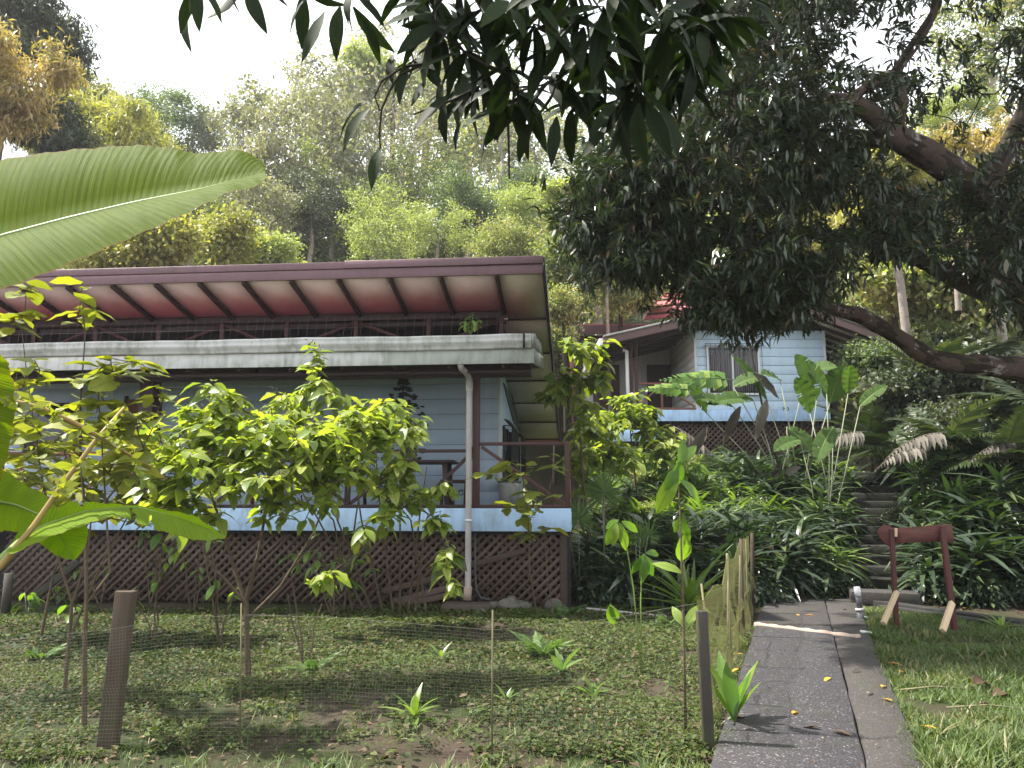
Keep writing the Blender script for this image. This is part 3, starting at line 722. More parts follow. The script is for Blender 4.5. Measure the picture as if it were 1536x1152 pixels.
# posts, downspout
def post(px0, px1, y, z0, z1, mat, name='post'):
    a, _ = L(px0, 640, y); b, _ = L(px1, 640, y)
    return box(name, (a, y, z0), (b, y + (b - a), z1), mat, house)
xp, _ = L(712, 640, 0.04)
post(709, 719, 0.04, zd, zbm0 + 0.04, M['redbrown'])
post(205, 226, 0.04, zd, zbm0 + 0.04, M['darkwood'])
post(-70, -52, 0.04, zd, zbm0 + 0.04, M['darkwood'])
ds = Geo()
def LP(px, py, y): x, z = L(px, py, y); return np.array([x, y, z])
q = [LP(692, 524, YG + 0.04), LP(690, 545, YG + 0.02), LP(692, 552, YG + 0.08), LP(700, 560, -0.35), LP(704, 568, -0.16), LP(704, 590, -0.12), LP(703, 700, -0.12), LP(702, 880, -0.12), LP(701, 897, -0.12)]
pipe = ds.tube(q, [0.047] * 9, 14).build('downspout', M['pvc'], house, smooth=True)
Geo().tube([q[0] - np.array([0, 0, -0.02]), q[0] + np.array([0, 0, -0.09])], 0.055, 14).build('coupling', M['pvc'], pipe, smooth=False)
Geo().tube([LP(704, 572, -0.13), LP(704, 586, -0.12)], 0.055, 14).build('coupling', M['offwhite'], pipe)
Geo().tube([LP(703, 779, -0.12), LP(703, 782, -0.12)], 0.056, 14).build('pipe_clamp', M['white'], pipe)
Geo().tube([LP(702, 880, -0.12), LP(701, 900, -0.12)], 0.062, 14).build('foot_sleeve', M['mortar'], pipe)
Geo().tube([LP(713, 800, 0.05), LP(713, 860, 0.04), LP(715, 886, 0.02), LP(722, 897, -0.05), LP(735, 899, -0.1)], 0.014, 8).build('conduit', M['pvcgrey'], house, smooth=True)
# railings
def rail(x0, x1, zt_, nb, mat, first=1):
    g = 0.05
    box('top_rail', (x0, 0.03, zt_ - g), (x1, 0.03 + g, zt_), mat, house)
    box('bottom_rail', (x0, 0.028, zd + 0.008), (x1, 0.078, zd + 0.05), mat, house)
    for k in range(nb + 1):
        x = x0 + (x1 - x0) * k / nb
        if 0 < k < nb: box('baluster', (x - 0.025, 0.032, zd + 0.052), (x + 0.025, 0.076, zt_ - g - 0.002), mat, house)
    for k in range(nb):
        a = x0 + (x1 - x0) * k / nb + 0.03; b = x0 + (x1 - x0) * (k + 1) / nb - 0.03
        za, zb2 = (zt_ - 0.07, zd + 0.07) if (k + first) % 2 else (zd + 0.07, zt_ - 0.07)
        Geo().bar((a, 0.055, za), (b, 0.055, zb2), 0.03, 0.055).build('diagonal_brace', mat, house, bevel=0.003)
xpr, _ = L(719, 700, 0.04); xpl, _ = L(709, 700, 0.04)
_, zr = L(780, 663, 0.03); _, zr2 = L(650, 674, 0.03)
rail(xpr + 0.002, -0.09, zr, 1, M['redbrown'])
x630, _ = L(630, 700, 0.03)
rail(x630 - 0.025, xpl - 0.002, zr2, 1, M['darkwood'], 0)
rail(-5.72, x630 - 0.027, zr2, 3, M['darkwood'], 0)
rail(-10.5, -5.95, zr2, 4, M['rustrail'], 0)
box('corner_rail_post', (-0.09, 0.02, zd), (-0.012, 0.10, zr + 0.01), M['redbrown'], house)
box('top_rail', (-0.085, 0.105, zr - 0.05), (-0.03, 4.3, zr - 0.002), M['redbrown'], house)
box('bottom_rail', (-0.085, 0.105, zd + 0.006), (-0.03, 4.3, zd + 0.05), M['redbrown'], house)
box('corner_rail_post', (-0.09, 4.3, zd), (-0.012, 4.38, zr), M['redbrown'], house)
Geo().bar((-0.055, 0.12, zr - 0.08), (-0.055, 2.1, zd + 0.07), 0.03, 0.05).build('diagonal_brace', M['redbrown'], house)
box('side_rail_rod', (-0.055, 2.9, zd + 0.05), (-0.035, 2.92, zr - 0.05), M['newwood'], house)

# upper roof
YF = -0.95
xr, zt1 = L(814, 386, YF); _, ztm = L(814, 397, YF); _, ztb = L(814, 411, YF)
print('roof', xr, zt1, ztb)
SR = -math.tan(R(12.5)); YB1 = 7.7
sheet(XG, xr, YF + 0.03, ztb + 0.05, YB1, ztb + 0.05 + SR * (YB1 - YF), 0.05, M['redroof'], 'roof_sheet', house)
box('roof_cap', (XG, YF - 0.05, ztm + 0.004), (L(520, 390, YF)[0], YF + 0.25, zt1), M['purple'], house, bevel=0.008)
box('roof_cap', (L(520, 390, YF)[0] - 0.01, YF - 0.06, ztm + 0.006), (xr + 0.01, YF + 0.24, zt1 + 0.012), M['purple'], house, bevel=0.008)
box('roof_fascia', (XG, YF - 0.03, ztb), (xr, YF + 0.0, ztm), M['purple'], house)
sheet(xr + 0.002, xr + 0.03, YF - 0.03, ztb, YB1, ztb + SR * (YB1 - YF), zt1 - ztb, M['black'], 'rake_board', house)
YT = 0.25
zs = lambda y: ztb + 0.02 + SR * (y - YF)
rx = [L(px, 413, YF + 0.02)[0] for px in (745, 661, 585, 508, 437, 366, 300, 235, 170)]
while rx[-1] > XG: rx.append(rx[-1] - 0.74)
for i, x in enumerate(rx):
    sheet(x - 0.025, x + 0.025, YF + 0.005, ztb - 0.045, YT, ztb - 0.045 + SR * (YT - YF), 0.085, M['darkwood'], 'roof_rafter', house)
    x2 = rx[i + 1] if i + 1 < len(rx) else x - 0.7
    sheet(x2 + 0.003, x - 0.003, YF + 0.005, ztb + 0.03, YT + 0.07, ztb + 0.03 + SR * (YT + 0.07 - YF), 0.012, M['pink'], 'soffit_panel', house)
ys_b = [YF + 0.005] + [0.55, 1.95, 3.3, 4.6, 5.9, 7.2]
for i in range(6):
    y0_, y1_ = ys_b[i], ys_b[i + 1]
    sheet(rx[0] + 0.028 if i == 0 else min(rx[0], xw) - 0.1, xr - 0.01, y0_ + (0.02 if i else 0), ztb + 0.022 + SR * (y0_ - YF), y1_ - 0.02, ztb + 0.022 + SR * (y1_ - YF), 0.012, M['beige'], 'soffit_board', house)
    sheet(rx[0] - 0.3 if i > 0 else rx[0] + 0.03, xr - 0.012, y1_ - 0.02, ztb + 0.0 + SR * (y1_ - YF), y1_ + 0.02, ztb + 0.0 + SR * (y1_ + 0.02 - YF), 0.03, M['darkwood'], 'soffit_batten', house)
box('truss_chord', (XG, YT, zs(YT) - 0.11), (rx[0] + 0.04, YT + 0.08, zs(YT) - 0.0), M['darkwood'], house)
sheet(XG, rx[0] - 0.03, YT + 0.09, zs(YT + 0.09) - 0.02, 1.49, zs(1.49) - 0.02, 0.012, M['blackish'], 'loft_shade_sheet', house)  # added near-black sheet, paints the loft's shade below the roof underside
box('truss_chord', (XG, YT + 0.1, zs(YT) - 0.19), (rx[0] + 0.04, YT + 0.14, zs(YT) - 0.13), M['darkwood'], house)
ztb2 = zg1 - 0.1
tx = [L(px, 480, YT)[0] for px in (752, 643, 534, 430)]
while tx[-1] > XG: tx.append(tx[-1] - 1.12)
for i, x in enumerate(tx):
    box('truss_post', (x - 0.035, YT + 0.005, ztb2), (x + 0.035, YT + 0.075, zs(YT) - 0.112), M['redbrown'], house)
    if i + 1 < len(tx):
        x2 = tx[i + 1]; zA, zB = zs(YT) - 0.14, ztb2 + 0.15
        if i % 2: zA, zB = zB, zA
        Geo().bar((x - 0.04, YT + 0.04, zA), (x2 + 0.04, YT + 0.04, zB), 0.04, 0.05).build('truss_brace', M['redbrown'], house)
box('clerestory_shade_backing', (XG, 1.5, zg1 - 0.05), (rx[0] + 0.0, 1.56, zs(1.5) - 0.02), M['blackish'], house)  # added dark backing, stands for the unlit interior behind the truss
box('clerestory_shade_backing', (rx[0] - 0.03, YT + 0.1, zg1 - 0.05), (rx[0] + 0.0, 1.49, zs(1.5) + 0.0), M['blackish'], house)
siding(0.35, 7.6, 4.42, 4.70, rx[0] - 0.05, 0.3, M['offwhite'], house, axis='y')
g = Geo()
for k in range(78):
    x = xg - 0.3 - k * 0.145 + random.gauss(0, 0.008)
    g.bar((x, YG + 0.5, zg1 - 0.02), (x + 0.03, YF + 0.75, zg1 + 0.47), 0.0035, 0.0035)
for zz in (0.12, 0.28): g.bar((XG, YG + 0.5, zg1 + zz), (xg - 0.3, YG + 0.5, zg1 + zz + 0.01), 0.003, 0.003)
g.build('bird_wires', M['wire'], house)

# painted pine tree on the wall
def mural():
    cx, cz = L(603, 660, YW - 0.03); y = YW - 0.020
    rm = random.Random(3); V = []; Q = []
    def blob(x, z, w, h):
        n = 7
        c = len(V)
        for k in range(8):
            a = k / 8 * 2 * math.pi; r = rm.uniform(0.55, 1.25)
            V.append((x + math.cos(a) * w * r, y - 0.0005 * (len(V) % 5), z + math.sin(a) * h * r))
        Q.extend([[c, c + 1, c + 2, c + 3], [c, c + 3, c + 4, c + 5], [c, c + 5, c + 6, c + 7]])
    _, ztop = L(600, 570, y); _, zbot = L(600, 690, y)
    hh = ztop - zbot
    for lv, (t, w) in enumerate(((0.98, 0.09), (0.90, 0.14), (0.82, 0.20), (0.72, 0.17), (0.66, 0.36), (0.60, 0.34), (0.50, 0.30), (0.44, 0.38), (0.34, 0.36), (0.26, 0.30), (0.14, 0.40), (0.05, 0.30))):
        for k in range(22):
            u = rm.uniform(-1, 1); blob(cx + u * w * 1.15, zbot + t * hh - 0.05 * u * u + rm.gauss(0, 0.022), rm.uniform(0.03, 0.085), rm.uniform(0.012, 0.034))
    g = Geo(); g.add(V, Q)
    g.add([(cx - 0.02, y, zbot), (cx + 0.02, y, zbot), (cx + 0.012, y, ztop - 0.05), (cx - 0.012, y, ztop - 0.05)], [[0, 1, 2, 3]])
    g.build('painted_tree', M['print'], house, label='black painted layered pine tree silhouette on the blue boards')
mural()
def text(s, name, size, loc, rot, mat, parent):
    c = bpy.data.curves.new(name, 'FONT'); c.body = s; c.size = size; c.extrude = 0.002
    t = bpy.data.objects.new(name, c); c.materials.append(mat)
    o = bpy.data.objects.new(name, bpy.data.meshes.new_from_object(t)); col.objects.link(o)
    bpy.data.objects.remove(t)
    o.location = loc; o.rotation_euler = rot; o.parent = parent; return o
tx_, tz_ = L(687, 743, YW - 0.02)
text('GU', 'lettering', 0.15, (tx_, YW - 0.028, tz_), (R(90), 0, 0), M['print'], house)

# things at and around the veranda
def hp(x, y, z=0.0):
    p = O1 + ux * x + uy * y; return (float(p[0]), float(p[1]), z)
xt, _ = L(640, 700, 1.1)
tb = empty('veranda_table', hp(xt, 1.15, zd), -A1, 'dark red rustic table on the veranda in front of the painted tree', 'table')
Geo().box((0, 0, 0.76), (1.0, 0.7, 0.05)).build('tabletop', M['darkwood'], tb, bevel=0.01)
for sx in (-1, 1):
    for sy in (-1, 1): Geo().bar((0.4 * sx, 0.26 * sy, 0), (0.34 * sx, 0.22 * sy, 0.735), 0.08, 0.08, up=(1, 0, 0)).build('leg', M['rustic'], tb, bevel=0.01)
Geo().bar((-0.4, 0, 0.25), (0.4, 0, 0.25), 0.05, 0.07).build('stretcher', M['rustic'], tb)
def chair(x, y, rz, label, mat):
    c = empty('rustic_chair', hp(x, y, zd), -A1 + rz, label, 'chair', 'rustic chairs on the veranda')
    for sx in (-1, 1):
        Geo().tube([(0.2 * sx, 0.2, 0), (0.19 * sx, 0.22, 0.4), (0.21 * sx, 0.25, 0.7), (0.20 * sx, 0.32, 1.0)], [0.032, 0.036, 0.03, 0.026], 8).build('leg', mat, c, smooth=True)
        Geo().tube([(0.22 * sx, -0.2, 0), (0.2 * sx, -0.19, 0.43)], [0.03, 0.034], 8).build('leg', mat, c, smooth=True)
    Geo().box((0, 0, 0.43), (0.48, 0.46, 0.05)).build('seat', mat, c, bevel=0.012)
    for zz in (0.62, 0.86): Geo().tube([(-0.2, 0.25 + (zz - .6) * .2, zz), (0, 0.28 + (zz - .6) * .2, zz + 0.02), (0.2, 0.25 + (zz - .6) * .2, zz)], 0.024, 8).build('back_rail', mat, c, smooth=True)
    return c
chair(L(680, 700, 0.9)[0], 0.95, R(-80), 'dark crooked rustic chair between the red table and the downspout', M['rustic'])
chair(L(520, 700, 0.9)[0], 1.0, R(60), 'dark rustic chair half hidden by the bright shrub near the table', M['rustic'])
chair(L(405, 700, 0.8)[0], 0.85, R(170), 'warm brown wooden chair on the veranda behind the lime shrub', M['chairwood'])
xb_, _ = L(765, 740, 2.0)
bk = empty('grey_bucket', hp(xb_, 1.9, zd), 0, 'tall grey tapered bucket standing by the veranda corner of the wall', 'bucket')
Geo().tube([(0, 0, 0), (0, 0, 0.36), (0, 0, 0.44)], [0.16, 0.20, 0.205], 20).build('body', M['pvcgrey'] if False else M['gfascia'], bk, smooth=True)
Geo().tube([(0, 0, 0.43), (0, 0, 0.46)], 0.215, 20).build('rim', M['pvcgrey'], bk)
pd_c = P(701, 905, 11.75)
pad = empty('concrete_pad', (pd_c[0], 11.75, float(H(pd_c[0], 11.75))), -A1, 'low brown concrete pad under the white downspout', 'concrete pad')
Geo().box((0, 0, 0.02), (0.72, 0.42, 0.16)).build('slab', M['pad'], pad, bevel=0.015)
def rock(x, y, s, label, seed):
    r_ = np.random.default_rng(seed); nu, nv = 10, 7; V = []
    for j in range(nv):
        ph = math.pi * j / (nv - 1)
        for i in range(nu):
            th = 2 * math.pi * i / nu; rr = 1 + 0.35 * (vnoise(np.cos(th) * 2 + 5, np.sin(th) * 2 + ph * 2, 0.8, seed) - 0.5) * 2
            V.append((math.cos(th) * math.sin(ph) * rr * s, math.sin(th) * math.sin(ph) * rr * s * 0.8, math.cos(ph) * s * 0.62 * rr))
    Q = [[j * nu + i, j * nu + (i + 1) % nu, (j + 1) * nu + (i + 1) % nu, (j + 1) * nu + i] for j in range(nv - 1) for i in range(nu)]
    o = Geo().add(V, Q[::1]).build('rock', M['rock'], loc=(x, y, float(H(x, y)) + s * 0.3), smooth=True)
    return tag(o, label, 'rock', 'rocks at the foot of the lattice')
for i, (px, py, s, lb) in enumerate(((742, 902, 0.13, 'small mossy rock just right of the concrete pad'), (762, 906, 0.20, 'largest dark mossy rock below the right lattice'), (785, 898, 0.12, 'small pale rock leaning at the lattice foot'), (830, 905, 0.16, 'mossy rock under the lattice corner'), (722, 915, 0.08, 'pebble sized rock at the front of the concrete pad'))):
    p = ground(px, py + 6); rock(p[0], min(p[1], 11.75), s, lb, 20 + i)

# ------------------------------------------------------------------ house 2 on the slope
Y2 = 23.0
h2x0 = P(1045, 600, Y2)[0]; h2x1 = P(1241, 600, Y2)[0]
z2d = P(1100, 615, Y2)[2]; z2f = P(1100, 632, Y2)[2]; z2t = P(1100, 496, Y2)[2]
h2 = empty('hillside_house', (0, 0, 0), 0, 'pale blue raised house with barred window standing higher on the slope', 'house')
h2.location = (h2x0, Y2, float(H(h2x0, Y2)))
h2o = np.array([h2x0, Y2, float(H(h2x0, Y2))])
def b2(name, lo, hi, mat, bevel=0.005, par=None):
    return box(name, np.array(lo) - h2o, np.array(hi) - h2o, mat, par or h2, bevel)
def bar2(name, p, q, w, h, mat, up=(0, 0, 1)):
    return Geo().bar(np.array(p) - h2o, np.array(q) - h2o, w, h, up).build(name, mat, h2, bevel=0.004)
xpl2 = P(860, 600, Y2)[0]
b2('deck_fascia', (P(985, 600, Y2)[0], Y2 - 0.06, z2f), (h2x1 + 0.04, Y2 - 0.03, z2d), M['blue2'])
b2('deck_floor', (P(880, 600, Y2)[0], Y2 - 0.02, z2d - 0.12), (h2x1, Y2 + 6, z2d - 0.02), M['blackish'])
nb = 9; hb = (z2t - z2d) / nb
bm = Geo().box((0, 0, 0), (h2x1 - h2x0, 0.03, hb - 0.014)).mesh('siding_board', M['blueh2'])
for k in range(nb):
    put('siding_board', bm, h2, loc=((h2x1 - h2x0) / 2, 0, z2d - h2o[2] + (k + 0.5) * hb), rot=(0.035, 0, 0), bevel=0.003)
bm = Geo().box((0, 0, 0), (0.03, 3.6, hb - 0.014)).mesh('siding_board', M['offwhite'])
for k in range(nb + 2):
    put('siding_board', bm, h2, loc=(-0.0, 1.84, z2d - h2o[2] + (k + 0.5) * hb), rot=(0, -0.03, 0))
b2('wall_core', (h2x0 + 0.03, Y2 + 0.03, z2d), (h2x1 - 0.02, Y2 + 6, z2t + 0.1), M['blackish'], 0)
b2('corner_trim', (h2x0 - 0.03, Y2 - 0.035, z2d), (h2x0 + 0.04, Y2 + 0.02, z2t), M['offwhite'])
b2('corner_trim', (h2x1 - 0.03, Y2 - 0.035, z2d), (h2x1 + 0.04, Y2 + 0.02, z2t), M['offwhite'])
b2('top_trim', (h2x0 - 0.05, Y2 - 0.045, z2t), (h2x1 + 0.06, Y2 + 0.03, z2t + 0.07), M['darkwood'])
# window
wx0, wx1 = P(1060, 550, Y2)[0], P(1138, 550, Y2)[0]; wz0, wz1 = P(1100, 592, Y2)[2], P(1100, 520, Y2)[2]
wnd = b2('window', (wx0, Y2 - 0.06, wz0), (wx1, Y2 - 0.045, wz1), M['glass'])
wmid = P(1098, 550, Y2)[0]
for (a, b) in ((wx0 - 0.02, wx0 + 0.05), (wmid - 0.03, wmid + 0.03), (wx1 - 0.05, wx1 + 0.02)):
    b2('window_frame', (a, Y2 - 0.085, wz0), (b, Y2 - 0.062, wz1), M['white'], 0.003)
for (a, b) in ((wz0 - 0.03, wz0 + 0.04), (wz1 - 0.04, wz1 + 0.03)):
    b2('window_frame', (wx0 - 0.02, Y2 - 0.09, a), (wx1 + 0.02, Y2 - 0.065, b), M['white'], 0.003)
g = Geo(); nC = 26
for k in range(nC):
    x = wx0 + 0.05 + (wx1 - wx0 - 0.1) * (k + 0.5) / nC
    g.box((x, Y2 - 0.064, (wz0 + wz1) / 2 - 0.05), (0.028, 0.006, wz1 - wz0 - 0.28))
g.V = [v - h2o for v in g.V]; g.build('curtain', M['curtain'], h2)
g = Geo()
for k in range(13):
    x = wx0 - 0.05 + (wx1 - wx0 + 0.1) * k / 12
    g.bar((x, Y2 - 0.2, wz0 - 0.05), (x, Y2 - 0.2, wz1 + 0.05), 0.012, 0.012, up=(1, 0, 0))
for z in (wz0 - 0.05, wz1 - 0.02, wz1 + 0.05): g.bar((wx0 - 0.08, Y2 - 0.2, z), (wx1 + 0.08, Y2 - 0.2, z), 0.016, 0.016)
for x in (wx0 - 0.08, wx1 + 0.08):
    for z in (wz0, wz1): g.bar((x, Y2 - 0.2, z), (x, Y2 - 0.03, z), 0.012, 0.012)
g.V = [v - h2o for v in g.V]; g.build('window_grille', M['black'], h2)
tp = P(1174, 616, Y2 - 0.07) - h2o
text('M3', 'lettering', 0.16, (tp[0], -0.072, tp[2]), (R(90), 0, 0), M['print'], h2)
# roof: two slopes meeting at the ridge, seen from the gable
YR0, YR1 = 21.9, 29.5
def pr2(px, py): p = P(px, py, YR0); return p
le = pr2(905, 508); rg = pr2(1172, 447); re_ = pr2(1335, 508)
def slope(pa, pb, name, mat, th=0.05, dz=0.0, y0=YR0, y1=YR1):
    V = []
    for dzz in (0, th):
        for (p, y) in ((pa, y0), (pb, y0), (pb, y1), (pa, y1)): V.append((p[0] - h2o[0], y - h2o[1], p[2] + dz + dzz - h2o[2]))
    Q = [[0, 3, 2, 1], [4, 5, 6, 7], [0, 1, 5, 4], [1, 2, 6, 5], [2, 3, 7, 6], [3, 0, 4, 7]]
    return Geo().add(V, Q).build(name, mat, h2)
slope(le, rg, 'roof_slope', M['redroof'], 0.04); slope(rg, re_, 'roof_slope', M['redroof'], 0.04)
for (a, b) in ((le, rg), (rg, re_)):
    up2 = (0, 0, 1)
    bar2('barge_board', (a[0], YR0 - 0.03, a[2] - 0.07), (b[0], YR0 - 0.03, b[2] - 0.07), 0.05, 0.26, M['brownfascia'])
    bar2('barge_cap', (a[0], YR0 - 0.07, a[2] + 0.055), (b[0], YR0 - 0.07, b[2] + 0.055), 0.10, 0.05, M['gfascia'])
    for k in range(13):
        y = YR0 + 0.4 + k * 0.55
        bar2('rafter', (a[0], y, a[2] - 0.06), (b[0], y, b[2] - 0.06), 0.07, 0.10, M['darkwood'])
slope(le, rg, 'soffit', M['offwhite'], 0.012, -0.016, YR0 + 0.02); slope(rg, re_, 'soffit', M['beige'], 0.012, -0.016, YR0 + 0.02)
b2('gutter', (le[0] - 0.12, YR0 - 0.02, le[2] - 0.22), (le[0] - 0.01, YR1, le[2] + 0.0), M['white'])
# gable truss in front of dark loft
gp = [np.array([h2x0 - 0.1, 0, z2t + 0.08]), np.array([h2x1 + 0.1, 0, z2t + 0.08])]
V = [(h2x0, Y2 + 0.1, z2t + 0.07), (h2x1, Y2 + 0.1, z2t + 0.07), (h2x1, Y2 + 0.1, re_[2] + 0.25), (rg[0], Y2 + 0.1, rg[2] - 0.1)]
V.append((h2x0, Y2 + 0.1, le[2] + (rg[2] - le[2]) * (h2x0 - le[0]) / (rg[0] - le[0]) - 0.1))
Vn = [np.array(v) - h2o for v in V]
Geo().add(Vn, [[0, 1, 2, 3], [0, 3, 4, 4]]).build('gable_panel', M['blackish'], h2)
cxm = P(1120, 480, Y2)[0]; zt_ = z2t + 0.08
bar2('gable_brace', (cxm, Y2 - 0.02, zt_), (cxm, Y2 - 0.02, zt_ + 0.75), 0.06, 0.06, M['redbrown'], up=(1, 0, 0))
bar2('gable_brace', (cxm, Y2 - 0.02, zt_), (P(1080, 480, Y2)[0], Y2 - 0.02, zt_ + 0.55), 0.05, 0.05, M['rustrail'])
bar2('gable_brace', (cxm, Y2 - 0.02, zt_), (P(1165, 480, Y2)[0], Y2 - 0.02, zt_ + 0.7), 0.05, 0.05, M['rustrail'])
# porch
xpa = P(955, 600, Y2)[0]
b2('porch_back_wall', (P(893, 600, Y2)[0], Y2 + 3.6, z2d), (h2x0 - 0.02, Y2 + 3.66, z2t + 0.2), M['offwhite'])
b2('porch_door', (P(972, 600, 26.5)[0], Y2 + 3.5, z2d), (P(1030, 600, 26.5)[0], Y2 + 3.58, z2d + 2.0), M['darkwood'])
b2('porch_door', (P(890, 600, 26.5)[0], Y2 + 3.5, z2d), (P(930, 600, 26.5)[0], Y2 + 3.58, z2d + 2.0), M['redbrown'])
zr2_ = P(1000, 574, Y2)[2]; zr3 = P(1000, 612, Y2)[2]
b2('top_rail', (xpa, Y2 - 0.03, zr2_ - 0.06), (h2x0 - 0.03, Y2 + 0.03, zr2_), M['rustrail'])
b2('bottom_rail', (xpa, Y2 - 0.03, z2d + 0.01), (h2x0 - 0.03, Y2 + 0.03, z2d + 0.07), M['rustrail'])
xm = P(993, 600, Y2)[0]
b2('baluster', (xm - 0.03, Y2 - 0.028, z2d + 0.07), (xm + 0.03, Y2 + 0.028, zr2_ - 0.06), M['rustrail'])
bar2('diagonal_brace', (xm - 0.04, Y2, zr2_ - 0.08), (xpa + 0.04, Y2, z2d + 0.09), 0.04, 0.05, M['rustrail'])
bar2('diagonal_brace', (xm + 0.04, Y2, zr2_ - 0.08), (h2x0 - 0.06, Y2, z2d + 0.09), 0.04, 0.05, M['rustrail'])
for px_ in (948, 956):
    x = P(px_, 600, Y2)[0]; b2('post', (x - 0.05, Y2 - 0.04, z2d), (x + 0.04, Y2 + 0.05, P(948, 512, Y2)[2]), M['redbrown'])
x = P(941, 600, Y2)[0]
Geo().tube(np.array([(x - 0.12, Y2 - 0.1, P(941, 526, Y2)[2]), (x, Y2 - 0.1, P(941, 528, Y2)[2]), (x + 0.0, Y2 - 0.1, P(941, 540, Y2)[2]), (x + 0.02, Y2 - 0.1, P(941, 660, Y2)[2])]) - h2o, 0.055, 10).build('downspout', M['white'], h2, smooth=True)
x = P(1256, 600, Y2)[0]; b2('post', (x - 0.08, Y2 + 0.2, h2o[2] - 1), (x + 0.08, Y2 + 0.36, P(1256, 530, Y2)[2]), M['darkpost'])
b2('lower_fascia', (P(905, 600, Y2)[0], Y2 - 0.6, P(940, 662, Y2 - .6)[2]), (P(990, 600, Y2)[0], Y2 - 0.55, P(940, 645, Y2 - .6)[2]), M['blue2'])
lat_z0 = P(1100, 696, Y2)[2]
lx0, lx1 = P(1000, 640, Y2)[0] - h2o[0], P(1240, 640, Y2)[0] - h2o[0]
lattice(lx0, lx1, lat_z0 - h2o[2], z2f - h2o[2] - 0.02, 0.12, 0.17, 0.05, 0.02, M['lattice'], h2, one=True)
b2('crawl_space_shade_backing', (P(880, 640, Y2)[0], Y2 + 1.2, h2o[2] - 0.6), (h2x1, Y2 + 1.3, z2f), M['blackish'])  # added near-black backing for the darkness under this deck
for px_ in (1060, 1150, 1238):
    x = P(px_, 640, Y2)[0]; b2('pile', (x - 0.06, Y2 + 0.2, h2o[2] - 0.8), (x + 0.06, Y2 + 0.32, z2d - 0.12), M['darkpost'])

# ------------------------------------------------------------------ house 3, red roof behind
h3 = empty('red_roofed_cabin', (0, 0, 0), 0, 'red roofed cabin peeping over the shrubs behind the two blue houses', 'cabin')
Y3 = 29.0
h3o = P(900, 520, Y3); h3o[2] = float(H(h3o[0], Y3)); h3.location = tuple(h3o)
def b3(name, lo, hi, mat): return box(name, np.array(lo) - h3o, np.array(hi) - h3o, mat, h3, 0.006)
xa, xb2 = P(828, 500, Y3)[0], P(985, 500, Y3)[0]
za, zb_, zc_, zd_ = (P(900, y_, Y3)[2] for y_ in (480, 488, 501, 524))
b3('roof_fascia', (xa, Y3 - 0.05, zc_), (xb2, Y3, zb_), M['purple'])
b3('wall', (xa + 0.9, Y3 + 0.5, float(H(h3o[0], Y3)) - 0.4), (xb2 - 0.2, Y3 + 3.4, zc_ + 0.05), M['redbrown'])
def sheet3(pts, name, mat, th=0.05):
    pts = [np.array(p) - h3o for p in pts]
    V = pts + [p + np.array([0, 0, th]) for p in pts]
    Geo().add(V, [[0, 3, 2, 1], [4, 5, 6, 7], [0, 1, 5, 4], [1, 2, 6, 5], [2, 3, 7, 6], [3, 0, 4, 7]]).build(name, mat, h3)
sheet3([(xa, Y3, zb_), (xb2, Y3, zb_), (xb2, Y3 + 4, zb_ + 0.9), (xa, Y3 + 4, zb_ + 0.9)], 'roof_sheet', M['redroof'])
for k in range(5):
    x = xa + 1.0 + (xb2 - xa - 1.3) * k / 4; b3('wall_post', (x - 0.06, Y3 + 0.40, h3o[2] - 0.3), (x + 0.06, Y3 + 0.498, zc_), M['darkwood'])
u0, u1, u2, u3 = P(965, 480, 27.0), P(1110, 468, 27.0), P(1110, 425, 29.5), P(992, 440, 29.5)
sheet3([u0, u1, u2, u3], 'upper_roof', M['redroof'], 0.05)
d01 = (u3 - u0) / np.linalg.norm(u3 - u0)
Geo().bar(u0 - h3o + np.array([-0.02, -0.05, 0.02]), u3 - h3o + np.array([-0.02, 0, 0.02]), 0.07, 0.18).build('barge_board', M['mortar'], h3)
for k in range(4):
    t = 0.12 + 0.26 * k
    a = u0 + (u3 - u0) * t; b = u1 + (u2 - u1) * t
    Geo().bar(a - h3o + np.array([0.05, 0, 0.07]), b - h3o + np.array([0, 0, 0.07]), 0.16, 0.07).build('roof_rib', M['darkwood'], h3)
# ------------------------------------------------------------------ plant building helpers
def segs(p, q, r0, r1, n=5, a=None):
    """many cone segments at once"""
    p = np.asarray(p, float); q = np.asarray(q, float); m = len(p)
    d = norm(q - p); ref = np.where(np.abs(d[:, 2:3]) > 0.9, [[1.0, 0, 0]], [[0, 0, 1.0]])
    x = norm(np.cross(d, ref)); z = np.cross(x, d)
    ang = np.arange(n) * 2 * np.pi / n
    cs = np.cos(ang)[None, :, None] * x[:, None] + np.sin(ang)[None, :, None] * z[:, None]
    A = p[:, None] + cs * np.asarray(r0)[:, None, None]; B = q[:, None] + cs * np.asarray(r1)[:, None, None]
    V = np.concatenate([A, B], 1).reshape(-1, 3)
    j = np.arange(n); k = (j + 1) % n
    Q = np.stack([j, k, n + k, n + j], -1)[None] + (np.arange(m) * 2 * n)[:, None, None]
    return V, Q.reshape(-1, 4)
